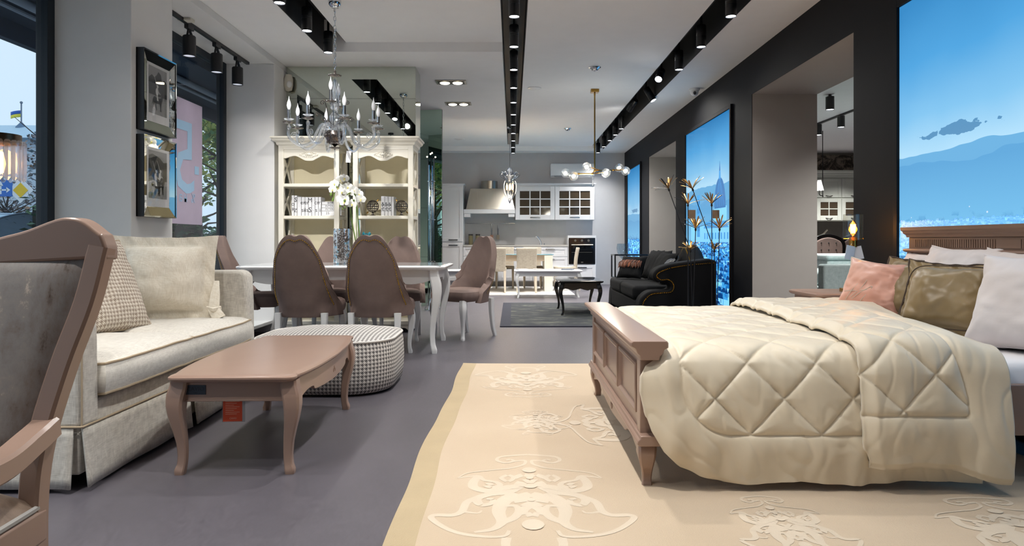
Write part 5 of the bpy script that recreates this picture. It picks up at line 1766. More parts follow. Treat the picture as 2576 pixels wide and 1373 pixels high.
s1 = spline([(OX_ - .02, OY_, .80), PO(886, 560, 6.62), PO(880, 510, 6.6), PO(872, 478, 6.58), PO(862, 464, 6.55), PO(850, 464, 6.5), PO(843, 478, 6.46), PO(838, 505, 6.44)], 8)
s2 = spline([(OX_ + .01, OY_, .80), PO(901, 560, 6.62), PO(898, 515, 6.6), PO(895, 492, 6.56), PO(884, 484, 6.5), PO(872, 490, 6.46), PO(866, 508, 6.44)], 8)
m = MB(); m.tube(s1, .006, 7); m.tube(s2, .006, 7)
m.tube([PO(897, 600, 6.64), PO(896, 485, 6.61)], .004, 6)
m.build('stem', M_stem, orc)
def blossom(c, n, r, seed):
    M = frame(c, n); m = MB(); rnd = random.Random(seed)
    for k, (ang, L, wd) in enumerate(((90, 1.0, .62), (210, .95, .58), (330, .95, .58), (15, 1.05, 1.0), (165, 1.05, 1.0))):
        a = R(ang + rnd.uniform(-8, 8))
        def pt(u, v_):
            q = u * L * r; ww = wd * r * .62 * math.sin(PI * min(1, u * .92 + .06)) ** .7
            x = (v_ * 2 - 1) * ww
            return M @ V((q * math.cos(a) - x * math.sin(a), q * math.sin(a) + x * math.cos(a), .004 + .35 * q * u * .5 - .25 * abs(x) * (v_ * 2 - 1) ** 2 + (.003 if k > 2 else 0)))
        m.grid(6, 4, pt)
    b = m.build('blossom', M_petal, orc, smooth=180)
    MB().ball(M @ V((0, -.004, .010)), .009, 8, 6).tube([M @ V((0, -.006, .01)), M @ V((0, -.02, .022))], [.006, .003], 6).build('lip', plain('orchid_lip', (226, 214, 130), .5), b)
fl = [(842, 462, 6.5), (858, 450, 6.53), (867, 447, 6.5), (838, 476, 6.45), (876, 470, 6.54), (861, 482, 6.48), (858, 500, 6.45), (880, 484, 6.5), (890, 478, 6.52), (871, 500, 6.42), (886, 512, 6.46), (905, 488, 6.55), (907, 500, 6.52), (866, 508, 6.41), (850, 470, 6.52)]
for k, (px, py, y) in enumerate(fl):
    rnd = random.Random(k + 40)
    blossom(PO(px, py, y), (rnd.uniform(-.5, .4), -1, rnd.uniform(-.35, .35)), .044 + rnd.uniform(0, .008), k)
for px, py, y, r in ((833, 488, 6.45, .014), (837, 499, 6.44, .009), (836, 503, 6.43, .008), (856, 517, 6.42, .010), (868, 520, 6.4, .009), (862, 524, 6.4, .008), (867, 504, 6.40, .012), (890, 503, 6.44, .009)):
    MB().ball(PO(px, py, y), r, 10, 8, (1, 1, 1.3)).build('bud', M_stem, orc)
bt = MB(); B_ = PO(922, 589, 6.6)
for s in (1, -1):
    bt.add([B_, B_ + V((.03 * s, 0, .03)), B_ + V((.045 * s, .01, .005)), B_ + V((.02 * s, 0, -.02))], [(0, 1, 2, 3)])
bt.cyl(B_ + V((0, 0, -.02)), B_ + V((0, 0, .02)), .004, seg=6).cyl((B_.x, B_.y, .78), B_, .0025, seg=5).cyl((B_.x, B_.y, .780), (B_.x, B_.y, .786), .03, seg=16)
tag(bt.build('butterfly_ornament', plain('teal_enamel', (20, 110, 126), .3), solid=(.002, 0)), 'small teal ornament between the two far dining chairs', 'ornament')

# ------------------------------------------------------------------ cream bookcases
BF = 7.42                     # front plane
def bookcase(x0, x1, label):
    yb = BF + .40; zt = 2.02
    t = thing('bookcase', label, 'bookcase', ((x0 + x1) / 2, BF + .2, 0), 0, 'cream bookcases in front of the mirror column')
    m = MB(); s = .055
    for xa in (x0, x1 - s):
        m.box(xa, xa + s, BF, BF + .045, .10, zt); m.box(xa, xa + s, yb - .045, yb, .10, zt)
    m.box(x0 + .002, x1 - .002, BF + .004, yb - .004, zt - .03, zt)
    for z in (1.235, 1.585, .55):
        for xa in (x0 + .004, x1 - s + .004):
            m.box(xa, xa + s - .008, BF + .04, yb - .04, z, z + .035)
    cb = m.build('carcass', M_cream, t, bevel=.003)
    for xa in (x0 + .024, x1 - .031):
        g = MB()
        for z0, z1 in ((.12, .55), (.585, 1.235), (1.27, 1.585), (1.62, zt - .03)):
            ya, yc = BF + .045, yb - .045
            for za, zb in ((z0, z1), (z1, z0)):
                L = math.hypot(yc - ya, z1 - z0)
                dr = V((0, yc - ya, zb - za)).normalized()
                M = Matrix.Translation((xa + .0035, (ya + yc) / 2, (z0 + z1) / 2)) @ V((0, 1, 0)).rotation_difference(dr).to_matrix().to_4x4()
                g.obox(M, .014 if za == z0 else .0135, L - .01, .026)
        g.build('side_lattice', M_cream, cb)
    for z in (.55, 1.235, 1.585):
        MB().box(x0 + .02, x1 - .02, BF + .012, yb - .02, z + .002, z + .036).build('shelf', M_cream, t, bevel=.003)
    MB().box(x0 + .03, x1 - .03, yb - .022, yb - .008, .10, zt).build('back_panel', M_creamback, t)
    m = MB()
    m.box(x0, x1, BF - .005, yb, .085, .125)
    pts = [(x0, .09)] + [(x0 + p.x * (x1 - x0), p.y) for p in spline([(0, .0, 0), (.05, .0, 0), (.10, .035, 0), (.16, .05, 0), (.3, .035, 0), (.5, .03, 0), (.7, .035, 0), (.84, .05, 0), (.90, .035, 0), (.95, 0, 0), (1, 0, 0)], 3)] + [(x1, .09)]
    m.prism(pts, 'y', BF, BF + .02); m.box(x0, x0 + .05, yb - .05, yb, 0, .09); m.box(x1 - .05, x1, yb - .05, yb, 0, .09)
    m.box(x0 + .001, x0 + .02, BF + .001, yb, .03, .09); m.box(x1 - .02, x1 - .001, BF + .001, yb, .03, .09)
    m.build('plinth', M_cream, t, bevel=.003)
    m = MB()
    L = x1 - x0 - .11
    pts = [(x0 + .055, zt - .02)] + [(x0 + .055 + p.x * L, zt - p.y) for p in spline([(0, .125, 0), (.06, .12, 0), (.14, .105, 0), (.24, .10, 0), (.34, .125, 0), (.42, .148, 0), (.5, .152, 0), (.58, .148, 0), (.66, .125, 0), (.76, .10, 0), (.86, .105, 0), (.94, .12, 0), (1, .125, 0)], 4)] + [(x1 - .055, zt - .02)]
    m.prism(pts, 'y', BF + .010, BF + .034)
    ap_ = m.build('apron', M_cream, t, bevel=.002)
    cx = (x0 + x1) / 2; m = MB()
    for k in range(28):
        a = 2 * PI * k / 28
        m.ball((cx + .085 * math.cos(a) * (1 + .15 * math.cos(4 * a)), BF + .009, zt - .082 + .026 * math.sin(a)), .007, 6, 4)
    m.ball((cx, BF + .008, zt - .082), .02, 12, 8, (1.2, .5, .7))
    for k in range(8):
        a = 2 * PI * k / 8
        m.ball((cx + .034 * math.cos(a), BF + .009, zt - .082 + .013 * math.sin(a)), .008, 6, 4)
    m.build('carved_rosette', M_cream, ap_)
    prof = [(.0, zt), (.0, zt + .012), (.015, zt + .022), (.022, zt + .045), (.05, zt + .062), (.058, zt + .082), (.072, zt + .088), (.072, zt + .104), (.06, zt + .108)]
    m = MB()
    m.loft([[V((x0 - d, BF - d, z)), V((x1 + d, BF - d, z)), V((x1 + d, yb, z)), V((x0 - d, yb, z))] for d, z in prof])
    m.build('cornice', M_cream, t, smooth=20)
    return t
bookcase(-2.545, -1.885, 'cream open bookcase beside the window pier, holding rows of white books')
bookcase(-1.735, -1.080, 'cream open bookcase at the aisle, holding two sphere ornaments')
SZ = 1.2735
M_bookw = plain('book_white', (214, 214, 216), .7, var=.03)
M_page = plain('book_pages', (226, 220, 206), .9)
def book_up(x, wd, h, label, lett, grp, d=.16, y=BF + .075):
    t = thing('book', label, 'book', (x + wd / 2, y + d / 2, SZ), 0, grp)
    z0, z1 = SZ, SZ + h
    m = MB(); m.box(x + .0004, x + wd - .0004, y, y + .006, z0, z1); m.box(x + .0004, x + .0034, y, y + d, z0, z1); m.box(x + wd - .0034, x + wd - .0004, y, y + d, z0, z1)
    m.build('cover', M_bookw, t, bevel=.0012)
    MB().box(x + .0036, x + wd - .0036, y + .007, y + d - .006, z0 + .003, z1 - .004).build('pages', M_page, t)
    if lett:
        q = MB()
        for s, sz, fx, fz in lett:
            q.text(s, sz, Matrix(((1, 0, 0, x + wd * fx), (0, 0, -1, y - .0008), (0, 1, 0, z0 + h * fz), (0, 0, 0, 1))), .0004)
        q.build('lettering', M_ink, t, smooth=0)
gB = 'upright white books with black letters on the left bookcase'
bx = -2.425
for k, (wd, h, let, lb) in enumerate((
        (.030, .222, [('R', .05, .6, .30), ('O', .045, .5, .55)], 'tall white book at the left end of its row, black letters climbing its spine'),
        (.030, .222, [('S', .07, .5, .78), ('Z', .055, .4, .25)], 'tall white book with a large black S high on its spine'),
        (.045, .205, [('·', .03, .5, .5)], 'plain broad white book right of the tall book with the S'),
        (.038, .205, [('er', .062, .4, .70), ('si', .065, .5, .30)], 'white book with er over si, right of the plain broad book'),
        (.036, .205, [('er', .062, .5, .70), ('is', .065, .5, .30)], 'white book with er over is, second of the lettered run'),
        (.036, .205, [('M', .065, .5, .82), ('S', .080, .5, .30)], 'white book with a black M above a large S'),
        (.034, .205, [('.', .05, .5, .6), ('-', .04, .5, .3)], 'white book with small dots, right of the book with the M'),
        (.036, .205, [('cr', .062, .5, .70), ('s', .065, .4, .30)], 'white book with cr over s, beside the last upright'),
        (.030, .205, [('r', .062, .4, .70), ('i', .07, .6, .30)], 'last white upright book, touching the flat stack'))):
    book_up(bx, wd, h, lb, let, gB); bx += wd + .0012
gS = 'white books lying flat on the left bookcase'
z = SZ; SX = bx + .004
for k, (h, s, sz, lb) in enumerate(((.052, '25    95', .038, 'bottom flat white book of the stack, marked 25 95'), (.036, 'INTERIOR', .030, 'flat white book second from the bottom of the stack, lettered INTERIOR'), (.032, 'INTERIOR', .030, 'flat white book third from the bottom of the stack, lettered INTERIOR'), (.036, 'BORA', .032, 'top flat white book of the stack, lettered BORA'))):
    wd = .215 - .003 * k
    t = thing('book', lb, 'book', (SX + wd / 2, BF + .16, z), 0, gS)
    y = BF + .078 + .002 * k
    MB().box(SX, SX + wd, y, y + .006, z, z + h - .0008).box(SX, SX + wd, y, y + .16, z, z + .003).box(SX, SX + wd, y, y + .16, z + h - .0038, z + h - .0008).build('cover', M_bookw, t, bevel=.001)
    MB().box(SX + .004, SX + wd - .004, y + .007, y + .155, z + .0032, z + h - .004).build('pages', M_page, t)
    q = MB(); q.text(s, sz, Matrix(((1, 0, 0, SX + wd * .52), (0, 0, -1, y - .0008), (0, 1, 0, z + h / 2), (0, 0, 0, 1))), .0004, sp=1.1); q.build('lettering', M_ink, t, smooth=0)
    z += h
gR = 'white books between the sphere ornaments'
bx = -1.443
for k, (wd, lb) in enumerate(((.040, 'white book between the spheres, next to the mesh sphere by the orchid'), (.036, 'white book between the spheres, second of four'), (.036, 'white book between the spheres, third of four'), (.026, 'white book between the spheres, thinnest and nearest the aisle'))):
    book_up(bx, wd, .215 - .002 * k, lb, [('&', .055, .5, .60), ('S', .055, .5, .44), ('%', .05, .5, .30)] if k < 3 else None, gR); bx += wd + .001
def sphere(x, label, flip):
    y, r = BF + .13, .066; zc = SZ + .105
    t = thing('sphere_ornament', label, 'ornament', (x, y, SZ), 0, 'mesh sphere ornaments with arrows')
    m = MB()
    for k in range(9):
        a = PI * k / 9
        m.tube([V((x + r * math.cos(q) * math.cos(a), y + r * math.cos(q) * math.sin(a), zc + r * math.sin(q))) for q in [2 * PI * j / 28 for j in range(28)]], .0028, 5, ring=True)
    for k in range(1, 8):
        b = -PI / 2 + PI * k / 8
        m.tube([V((x + r * math.cos(b) * math.cos(q), y + r * math.cos(b) * math.sin(q), zc + r * math.sin(b))) for q in [2 * PI * j / 28 for j in range(28)]], .0028, 5, ring=True)
    m.build('mesh_ball', M_silver, t)
    d = V((-.62 if flip else .62, -.15, .70)).normalized()
    c = V((x, y, zc))
    m = MB().cyl(c - d * .105, c + d * .105, .0028, seg=6).cyl(c + d * .08, c + d * .105, .010, .001, 8).cyl(c - d * .105, c - d * .08, .008, .006, 8)
    m.build('arrow', M_brass, t)
    MB().lathe([(0, SZ), (.035, SZ), (.036, SZ + .006), (.012, SZ + .014), (.008, SZ + .034), (.016, SZ + .038), (0, SZ + .04)], (x, y, 0), 20).build('stand', M_silver, t)
    MB().ball((x - .012, y - .058, zc + .01), .012, 10, 8).ball((x + .03, y - .05, zc), .010, 10, 8).build('glass_bead', M_crystal, t)
sphere(-1.545, 'mesh sphere ornament with an arrow, beside the orchid', False)
sphere(-1.225, 'mesh sphere ornament with an arrow, at the aisle end of the shelf', True)

# ------------------------------------------------------------------ crystal chandelier
CX_, CY_ = -1.553, 5.97
chn = thing('chandelier', 'crystal chandelier with candle bulbs hung on a chain above the dining table', 'chandelier', (CX_, CY_, 1.72))
C_ = V((CX_, CY_, 0))
sc = 5.97 / 1717
def zz(py):
    return 1 - (py - 604) * sc
m = MB(); m.lathe([(.002, 3.03), (.03, 3.035), (.052, 3.06), (.055, 3.085), (.055, 3.1), (0, 3.1)], C_, 24).cyl(C_ + V((0, 0, 3.0)), C_ + V((0, 0, 3.04)), .008)
m.build('ceiling_cup', M_chrome, chn)
m = MB(); z = 3.0; k = 0
while z > zz(180):
    L = .040
    pts = []
    for j in range(14):
        a = 2 * PI * j / 14
        q = (.010 * math.cos(a), (L / 2 + .004) * math.sin(a))
        pts.append(C_ + (V((q[0], 0, z - L / 2 + q[1])) if k % 2 else V((0, q[0], z - L / 2 + q[1]))))
    m.tube(pts, .0028, 5, ring=True); z -= L; k += 1
m.build('chain', M_chrome, chn)
def dish(m, c, r, z, petals=10):
    def f(u, v_):
        a = 2 * PI * u; rr = r * v_ * (1 + .10 * math.cos(petals * a) * v_)
        return V((c.x + rr * math.cos(a), c.y + rr * math.sin(a), z + .012 * v_ ** 2))
    m.grid(40, 4, f)
m = MB()
m.lathe([(.004, zz(176)), (.010, zz(178)), (.012, zz(188)), (.004, zz(190))], C_, 12)
dish(m, C_, .055, zz(192))
m.build('top_dish', M_silver, chn, solid=(.003, 0))
m = MB()
m.lathe([(.004, zz(196)), (.010, zz(200)), (.006, zz(208)), (.014, zz(216)), (.028, zz(228)), (.026, zz(236)), (.010, zz(250)), (.016, zz(255)), (.034, zz(262)), (.040, zz(270)), (.020, zz(276)), (.024, zz(282)), (.046, zz(292)), (.040, zz(304)), (.022, zz(312)), (.028, zz(322)), (.030, zz(332)), (.004, zz(334))], C_, 16)
m.build('crystal_column', M_crystal, chn, smooth=20)
m = MB()
for k in range(6):
    a = 2 * PI * k / 6
    d = V((math.cos(a), math.sin(a), 0))
    m.tube(spline([C_ + d * .012 + V((0, 0, zz(200))), C_ + d * .030 + V((0, 0, zz(216))), C_ + d * .040 + V((0, 0, zz(230))), C_ + d * .026 + V((0, 0, zz(244))), C_ + d * .012 + V((0, 0, zz(252)))], 4), .0035, 5)
m.build('crystal_cage', M_crystal, chn)
m = MB()
m.lathe([(.070, zz(330)), (.082, zz(336)), (.080, zz(346)), (.066, zz(356)), (.050, zz(362)), (.020, zz(364)), (.006, zz(368)), (.010, zz(373)), (.004, zz(376))], C_, 24)
for k in range(16):
    a = 2 * PI * k / 16
    m.ball(C_ + V((.080 * math.cos(a), .080 * math.sin(a), zz(342))), .012, 8, 6, (1, 1, 1.2)); m.ball(C_ + V((.062 * math.cos(a), .062 * math.sin(a), zz(357))), .010, 8, 6)
m.build('silver_bowl', M_silver, chn)
m = MB(); dish(m, C_, .045, zz(374), 8); m.build('lower_dish', M_silver, chn, solid=(.003, 0))
m = MB(); m.lathe([(.003, zz(374)), (.006, zz(380)), (.004, zz(384)), (.009, zz(390)), (.006, zz(396)), (.003, zz(400)), (.010, zz(409)), (.007, zz(416)), (.001, zz(423))], C_, 10)
m.build('crystal_drop', M_crystal, chn, smooth=0)
M_bulbw = plain('frosted_bulb', (226, 228, 232), .35)
arms = [(-1.0, -.25), (-.62, -.75), (-.10, -1.0), (.40, -.9), (.92, -.35), (.70, .65), (.15, .95), (-.55, .85)]
for k in range(8):
    a = R(200 + 45 * k + 6)
    d = V((math.cos(a), math.sin(a), 0)); s = V((-d.y, d.x, 0))
    Rr = .385
    zc_ = .018 * math.sin(k * 2.1)
    pth = spline([C_ + d * .05 + V((0, 0, zz(318))), C_ + d * .11 + V((0, 0, zz(314))), C_ + d * .15 + V((0, 0, zz(332))), C_ + d * .20 + V((0, 0, zz(360))), C_ + d * .29 + V((0, 0, zz(370))), C_ + d * .37 + V((0, 0, zz(356))), C_ + d * (Rr + .005) + V((0, 0, zz(342))), C_ + d * Rr + V((0, 0, zz(330)))], 6)
    ar = MB().tube(pth, .0125, 8).build('arm', M_crystal, chn)
    b = C_ + d * Rr
    g = MB()
    # small scroll inside the arm's end
    g.tube([b - d * .045 + d * (.030 * (1 - j / 22) * math.cos(j * .55)) + V((0, 0, zz(346) + .030 * (1 - j / 22) * math.sin(j * .55))) for j in range(22)], .004, 5)
    g.lathe([(.003, zz(332)), (.016, zz(329)), (.018, zz(325)), (.010, zz(321)), (.004, zz(319))], b, 12)
    g.build('glass_scroll', M_crystal, ar)
    g = MB(); dish(g, b, .050, zz(318)); g.build('drip_dish', M_silver, ar, solid=(.002, 0))
    g = MB(); dish(g, b, .040, zz(310), 8); g.lathe([(.004, zz(318)), (.014, zz(314)), (.010, zz(309))], b, 12); g.build('crystal_dish', M_crystal, ar, solid=(.002, 0))
    MB().cyl(b + V((0, 0, zz(310))), b + V((0, 0, zz(284))), .0135, seg=16).build('candle_tube', M_chrome, ar)
    MB().lathe([(.008, zz(284)), (.014, zz(280)), (.0185, zz(274)), (.014, zz(266)), (.006, zz(260)), (.003, zz(256)), (.0008, zz(251))], b, 16).build('candle_bulb', M_bulbw, ar)
    # silver leaf scroll rising from the bowl
    q = a + R(22); e = V((math.cos(q), math.sin(q), 0)); hh = 256 if k % 2 else 292; rr_ = .085 if k % 2 else .15
    pts = [C_ + e * .035 + V((0, 0, zz(322))), C_ + e * .05 + V((0, 0, zz(305))), C_ + e * (rr_ * .8) + V((0, 0, zz(hh + 16))), C_ + e * rr_ + V((0, 0, zz(hh)))]
    cc = C_ + e * (rr_ + .022) + V((0, 0, zz(hh + 2)))
    pts += [cc + (-e * math.cos(j * .6) * .022 * (1 - j / 18) + V((0, 0, math.sin(j * .6) * .022 * (1 - j / 18)))) for j in range(1, 16)]
    MB().tube(spline(pts, 2), .0032, 5).build('silver_scroll', M_silver, chn)
    if k in (1, 5):
        dd = V((math.cos(a + .3), math.sin(a + .3), 0)); u = C_ + dd * .12
        MB().tube(spline([C_ + dd * .03 + V((0, 0, zz(270))), C_ + dd * .08 + V((0, 0, zz(276))), u + V((0, 0, zz(266)))], 6), .009, 8).build('upper_arm', M_crystal, chn)
        g = MB(); dish(g, u, .046, zz(264)); g.build('drip_dish', M_silver, chn, solid=(.002, 0))
        MB().cyl(u + V((0, 0, zz(263))), u + V((0, 0, zz(232))), .0135, seg=16).build('candle_tube', M_chrome, chn)
        MB().lathe([(.008, zz(232)), (.014, zz(228)), (.0185, zz(222)), (.014, zz(214)), (.006, zz(208)), (.003, zz(204)), (.0008, zz(199))], u, 16).build('candle_bulb', M_bulbw, chn)
pt_ = MB().obox(Matrix.Translation((CX_ + .125, CY_ - .02, zz(394))) @ Matrix.Rotation(R(4), 4, 'Y'), .042, .0015, .10).tube([(CX_ + .125, CY_ - .02, zz(380)), (CX_ + .12, CY_ - .02, zz(366))], .001, 4).build('price_tag', M_paper)
tag(pt_, 'white paper tag hanging from the crystal chandelier', 'tag')

# ------------------------------------------------------------------ tall chrome lamp in front of the green mirror
GX, GY = -1.165, 9.8
t = thing('floor_lamp', 'tall lamp of slender bundled chrome tubes in front of the green mirror', 'lamp', (GX, GY, 0))
m = MB().lathe([(0, 0), (.10, 0), (.10, .012), (.03, .02), (.02, .06), (0, .06)], (GX, GY, 0), 28)
for k in range(3):
    a = 2 * PI * k / 3 + .4
    m.tube(spline([(GX + .03 * math.cos(a), GY + .03 * math.sin(a), .16), (GX + .07 * math.cos(a), GY + .07 * math.sin(a), .10), (GX + .13 * math.cos(a), GY + .13 * math.sin(a), .012)], 5), .008, 6)
m.build('base', M_chrome, t)
for k in range(7):
    a = 2 * PI * k / 7; r = .045 if k else 0
    top = 2.18 - .10 * (k % 3)
    pts = [(GX + r * math.cos(a + .5 * j / 10), GY + r * math.sin(a + .5 * j / 10), .06 + (top - .06) * j / 10) for j in range(11)]
    MB().tube(pts, .0085, 8).build('tube', (M_silver, M_chrome, M_crystal)[k % 3], t)
for z in (.7, 1.3, 1.85):
    MB().tube([(GX + .055 * math.cos(2 * PI * j / 20), GY + .055 * math.sin(2 * PI * j / 20), z) for j in range(20)], .006, 6, ring=True).build('ring', M_chrome, t)
for k in range(4):
    a = 2 * PI * k / 4 + .3
    MB().ball((GX + .06 * math.cos(a), GY + .06 * math.sin(a), 2.20 + .05 * (k % 2)), .012, 10, 6).build('bulb', emit('warm_white_bulb', (255, 240, 205), 3), t)
# ------------------------------------------------------------------ kitchen
KF = 15.0
M_kit = plain('kitchen_lacquer', (222, 222, 224), .35, var=.01)
M_kitglass = plain('smoked_pane', (72, 62, 50), .06, spec=.8)
M_worktop = plain('worktop', (178, 174, 168), .4, var=.03)
def shaker(m, x0, x1, z0, z1, y, fr=.075, th=.02):
    m.box(x0, x0 + fr, y - th, y, z0, z1); m.box(x1 - fr, x1, y - th, y, z0, z1)
    m.box(x0 + fr, x1 - fr, y - th, y, z0, z0 + fr); m.box(x0 + fr, x1 - fr, y - th, y, z1 - fr, z1)
    m.box(x0 + fr - .001, x1 - fr + .001, y - th * .45, y, z0 + fr - .001, z1 - fr + .001)
def handle(par, x, z, y, L=.13):
    m = MB(); m.box(x - L / 2, x + L / 2, y - .022, y - .012, z - .011, z + .011); m.box(x - L / 2, x - L / 2 + .012, y - .014, y, z - .008, z + .008); m.box(x + L / 2 - .012, x + L / 2, y - .014, y, z - .008, z + .008)
    m.build('handle', M_chrome, par, bevel=.003)
t = thing('tall_cabinet', 'tall white kitchen cabinet beside the green mirror', 'cabinet', (-1.40, 15.3, 0))
MB().box(-1.72, -1.083, KF, YB - .01, .1, 2.2).box(-1.72, -1.083, KF + .06, YB - .01, 0, .1).build('body', M_kit, t)
m = MB(); m.loft([[V((-1.72 - d, KF - d, z)), V((-1.083 + d, KF - d, z)), V((-1.083 + d, YB - .01, z)), V((-1.72 - d, YB - .01, z))] for d, z in ((.005, 2.2), (.01, 2.22), (.03, 2.235), (.035, 2.25))]); m.build('cornice', M_kit, t, smooth=20)
for z0, z1, hz in ((.98, 2.17, .93 + .07), (.12, .94, .90)):
    m = MB(); shaker(m, -1.70, -1.09, z0, z1, KF); d = m.build('door', M_kit, t, bevel=.003); handle(d, -1.30, hz if z0 < .5 else z0 + .035, KF - .02, .2)
t = thing('base_cabinet', 'run of white kitchen base cabinets under the worktop', 'cabinet', (.07, 15.3, 0))
MB().box(-1.082, 1.215, KF, YB - .01, .1, .865).build('body', M_kit, t)
MB().box(-1.082, 1.215, KF + .06, KF + .08, 0, .1).build('plinth', plain('plinth_steel', (150, 146, 140), .35, .8), t)
for k in range(3):
    a = -1.08 + k * .765; b = a + .758
    if k == 2:
        for z0, z1 in ((.65, .86), (.39, .64), (.12, .38)):
            m = MB(); shaker(m, a, b, z0, z1, KF, .06); d = m.build('drawer', M_kit, t, bevel=.003); handle(d, (a + b) / 2, z1 - .05, KF - .02, .2)
    else:
        m = MB(); shaker(m, a, b, .66, .86, KF, .05); d = m.build('drawer', M_kit, t, bevel=.003); handle(d, (a + b) / 2, .80, KF - .02, .2)
        for q in range(2):
            m = MB(); shaker(m, a + q * .38, a + q * .38 + .377, .12, .65, KF); d = m.build('door', M_kit, t, bevel=.003); handle(d, a + q * .38 + .19, .60, KF - .02)
o = MB().box(-1.082, 1.215, KF - .03, YB - .004, .866, .905).build('worktop', M_worktop, bevel=.003); tag(o, 'grey-beige kitchen worktop on the white base cabinets', 'worktop')
o = MB().box(-1.08, 1.225, YB - .012, YB - .001, .906, 1.46).build('splashback', plain('splashback_grey', (186, 186, 186), .3, var=.03)); tag(o, 'pale grey splashback panel behind the worktop', 'splashback')
o = MB().box(-.52, .05, 15.12, 15.5, .9055, .912).build('hob', M_blackgloss, bevel=.002); tag(o, 'flat black hob set on the kitchen worktop', 'hob')
t = thing('faucet', 'chrome kitchen faucet leaning over the worktop', 'faucet', (.62, 15.42, .906))
MB().cyl((.64, 15.42, .906), (.64, 15.42, .96), .026, .022).tube([(.64, 15.42, .95), (.60, 15.40, 1.03), (.545, 15.36, 1.10)], [.026, .022, .018], 10).cyl((.545, 15.36, 1.10), (.535, 15.33, 1.085), .018).build('spout', M_chrome, t)
MB().cyl((.72, 15.42, .906), (.72, 15.42, .935), .014).build('lever', M_chrome, t)
t = thing('oven_cabinet', 'white oven housing at the end of the kitchen run', 'cabinet', (1.53, 15.3, 0))
MB().box(1.218, 1.838, KF, YB - .01, .1, 1.11).box(1.23, 1.83, KF + .06, YB - .01, 0, .1).build('body', M_kit, t, bevel=.003)
m = MB(); shaker(m, 1.228, 1.828, .12, .465, KF, .07); d = m.build('drawer', M_kit, t, bevel=.003); handle(d, 1.53, .41, KF - .02, .2)
t = thing('oven', 'black built-in oven with three knobs and a steel handle', 'oven', (1.53, 15.0, .47))
MB().box(1.238, 1.818, KF - .03, KF - .001, .485, 1.06).build('front', M_blackgloss, t, bevel=.004)
MB().box(1.29, 1.766, KF - .034, KF - .029, .56, .885).build('door_glass', plain('oven_glass', (16, 18, 20), .04, spec=.9), t)
MB().cyl((1.29, KF - .06, .905), (1.766, KF - .06, .905), .012).box(1.30, 1.32, KF - .06, KF - .03, .897, .913).box(1.736, 1.756, KF - .06, KF - .03, .897, .913).build('handle', M_steel, t)
for x in (1.38, 1.525, 1.67):
    MB().cyl((x, KF - .055, 1.0), (x, KF - .029, 1.0), .022, .026).build('knob', M_steel, t)
MB().box(1.44, 1.60, KF - .0315, KF - .0298, .745, .750).box(1.30, 1.75, KF - .035, KF - .0335, .742, .747).build('rack', M_steel, t)
MB().box(1.505, 1.555, KF - .032, KF - .0295, .515, .535).build('badge', M_steel, t)
def wall_cab(x0, x1, label):
    t = thing('wall_cabinet', label, 'cabinet', ((x0 + x1) / 2, 15.4, 1.46), 0, 'glazed white wall cabinets')
    yf = 15.25
    MB().box(x0, x1, yf, YB - .01, 1.462, 2.235).build('body', M_kit, t, bevel=.003)
    m = MB(); fr = .10; z0, z1 = 1.465, 2.205
    m.box(x0 + .004, x0 + fr, yf - .022, yf, z0, z1); m.box(x1 - fr, x1 - .004, yf - .022, yf, z0, z1); m.box(x0 + fr, x1 - fr, yf - .022, yf, z0, z0 + .11); m.box(x0 + fr, x1 - fr, yf - .022, yf, z1 - fr, z1)
    d = m.build('door', M_kit, t, bevel=.004)
    MB().box(x0 + fr - .01, x1 - fr + .01, yf - .010, yf - .006, z0 + .10, z1 - fr + .01).build('pane', M_kitglass, d)
    m = MB(); a, b, c, e = x0 + fr, x1 - fr, z0 + .11, z1 - fr
    for k in (1, 2):
        m.box(a + (b - a) * k / 3 - .012, a + (b - a) * k / 3 + .012, yf - .02, yf - .008, c, e); m.box(a, b, yf - .0195, yf - .0085, c + (e - c) * k / 3 - .012, c + (e - c) * k / 3 + .012)
    m.build('muntins', M_kit, d)
    handle(d, (x0 + x1) / 2, z0 + .05, yf - .02, .22)
    m = MB(); m.loft([[V((x0 - (d_ if x0 < .5 else 0), yf - d_ - .022, z)), V((x1 + (d_ if x0 > .5 else 0), yf - d_ - .022, z)), V((x1 + (d_ if x0 > .5 else 0), YB - .01, z)), V((x0 - (d_ if x0 < .5 else 0), YB - .01, z))] for d_, z in ((0, 2.236), (.006, 2.25), (.03, 2.262), (.034, 2.278))]); m.build('cornice', M_kit, t, smooth=20)
wall_cab(.066, .946, 'glazed white wall cabinet next to the cooker hood')
wall_cab(.948, 1.834, 'glazed white wall cabinet above the oven')
t = thing('cooker_hood', 'brushed steel cooker hood with a white mantel shelf', 'cooker hood', (-.52, 15.3, 1.6))
m = MB(); m.loft([[V((x0, y0, z)), V((x1, y0, z)), V((x1, YB - .01, z)), V((x0, YB - .01, z))] for x0, x1, y0, z in ((-1.03, .055, 15.10, 1.69), (-1.02, .045, 15.12, 1.74), (-.94, -.05, 15.22, 2.16))]); m.build('canopy', M_steel, t, bevel=.006)
MB().cyl((-.52, 15.40, 2.16), (-.52, 15.40, 2.335), .19, seg=40).build('flue', M_steel, t)
MB().box(-1.075, .06, 15.06, YB - .01, 1.60, 1.69).build('mantel', M_kit, t, bevel=.006)
for x in (-1.0, -.02):
    MB().box(x - .07, x + .07, 15.08, 15.4, 1.52, 1.60).build('corbel', M_kit, t, bevel=.006)
t = thing('utensil_rail', 'steel utensil rail under the cooker hood', 'rail', (-.5, 15.57, 1.39))
MB().cyl((-1.07, 15.56, 1.39), (.06, 15.56, 1.39), .007).build('bar', M_chrome, t)
for x in (-.95, -.3, 0):
    MB().cyl((x, 15.56, 1.39), (x, 15.59, 1.39), .006, seg=8).build('bracket', M_chrome, t)
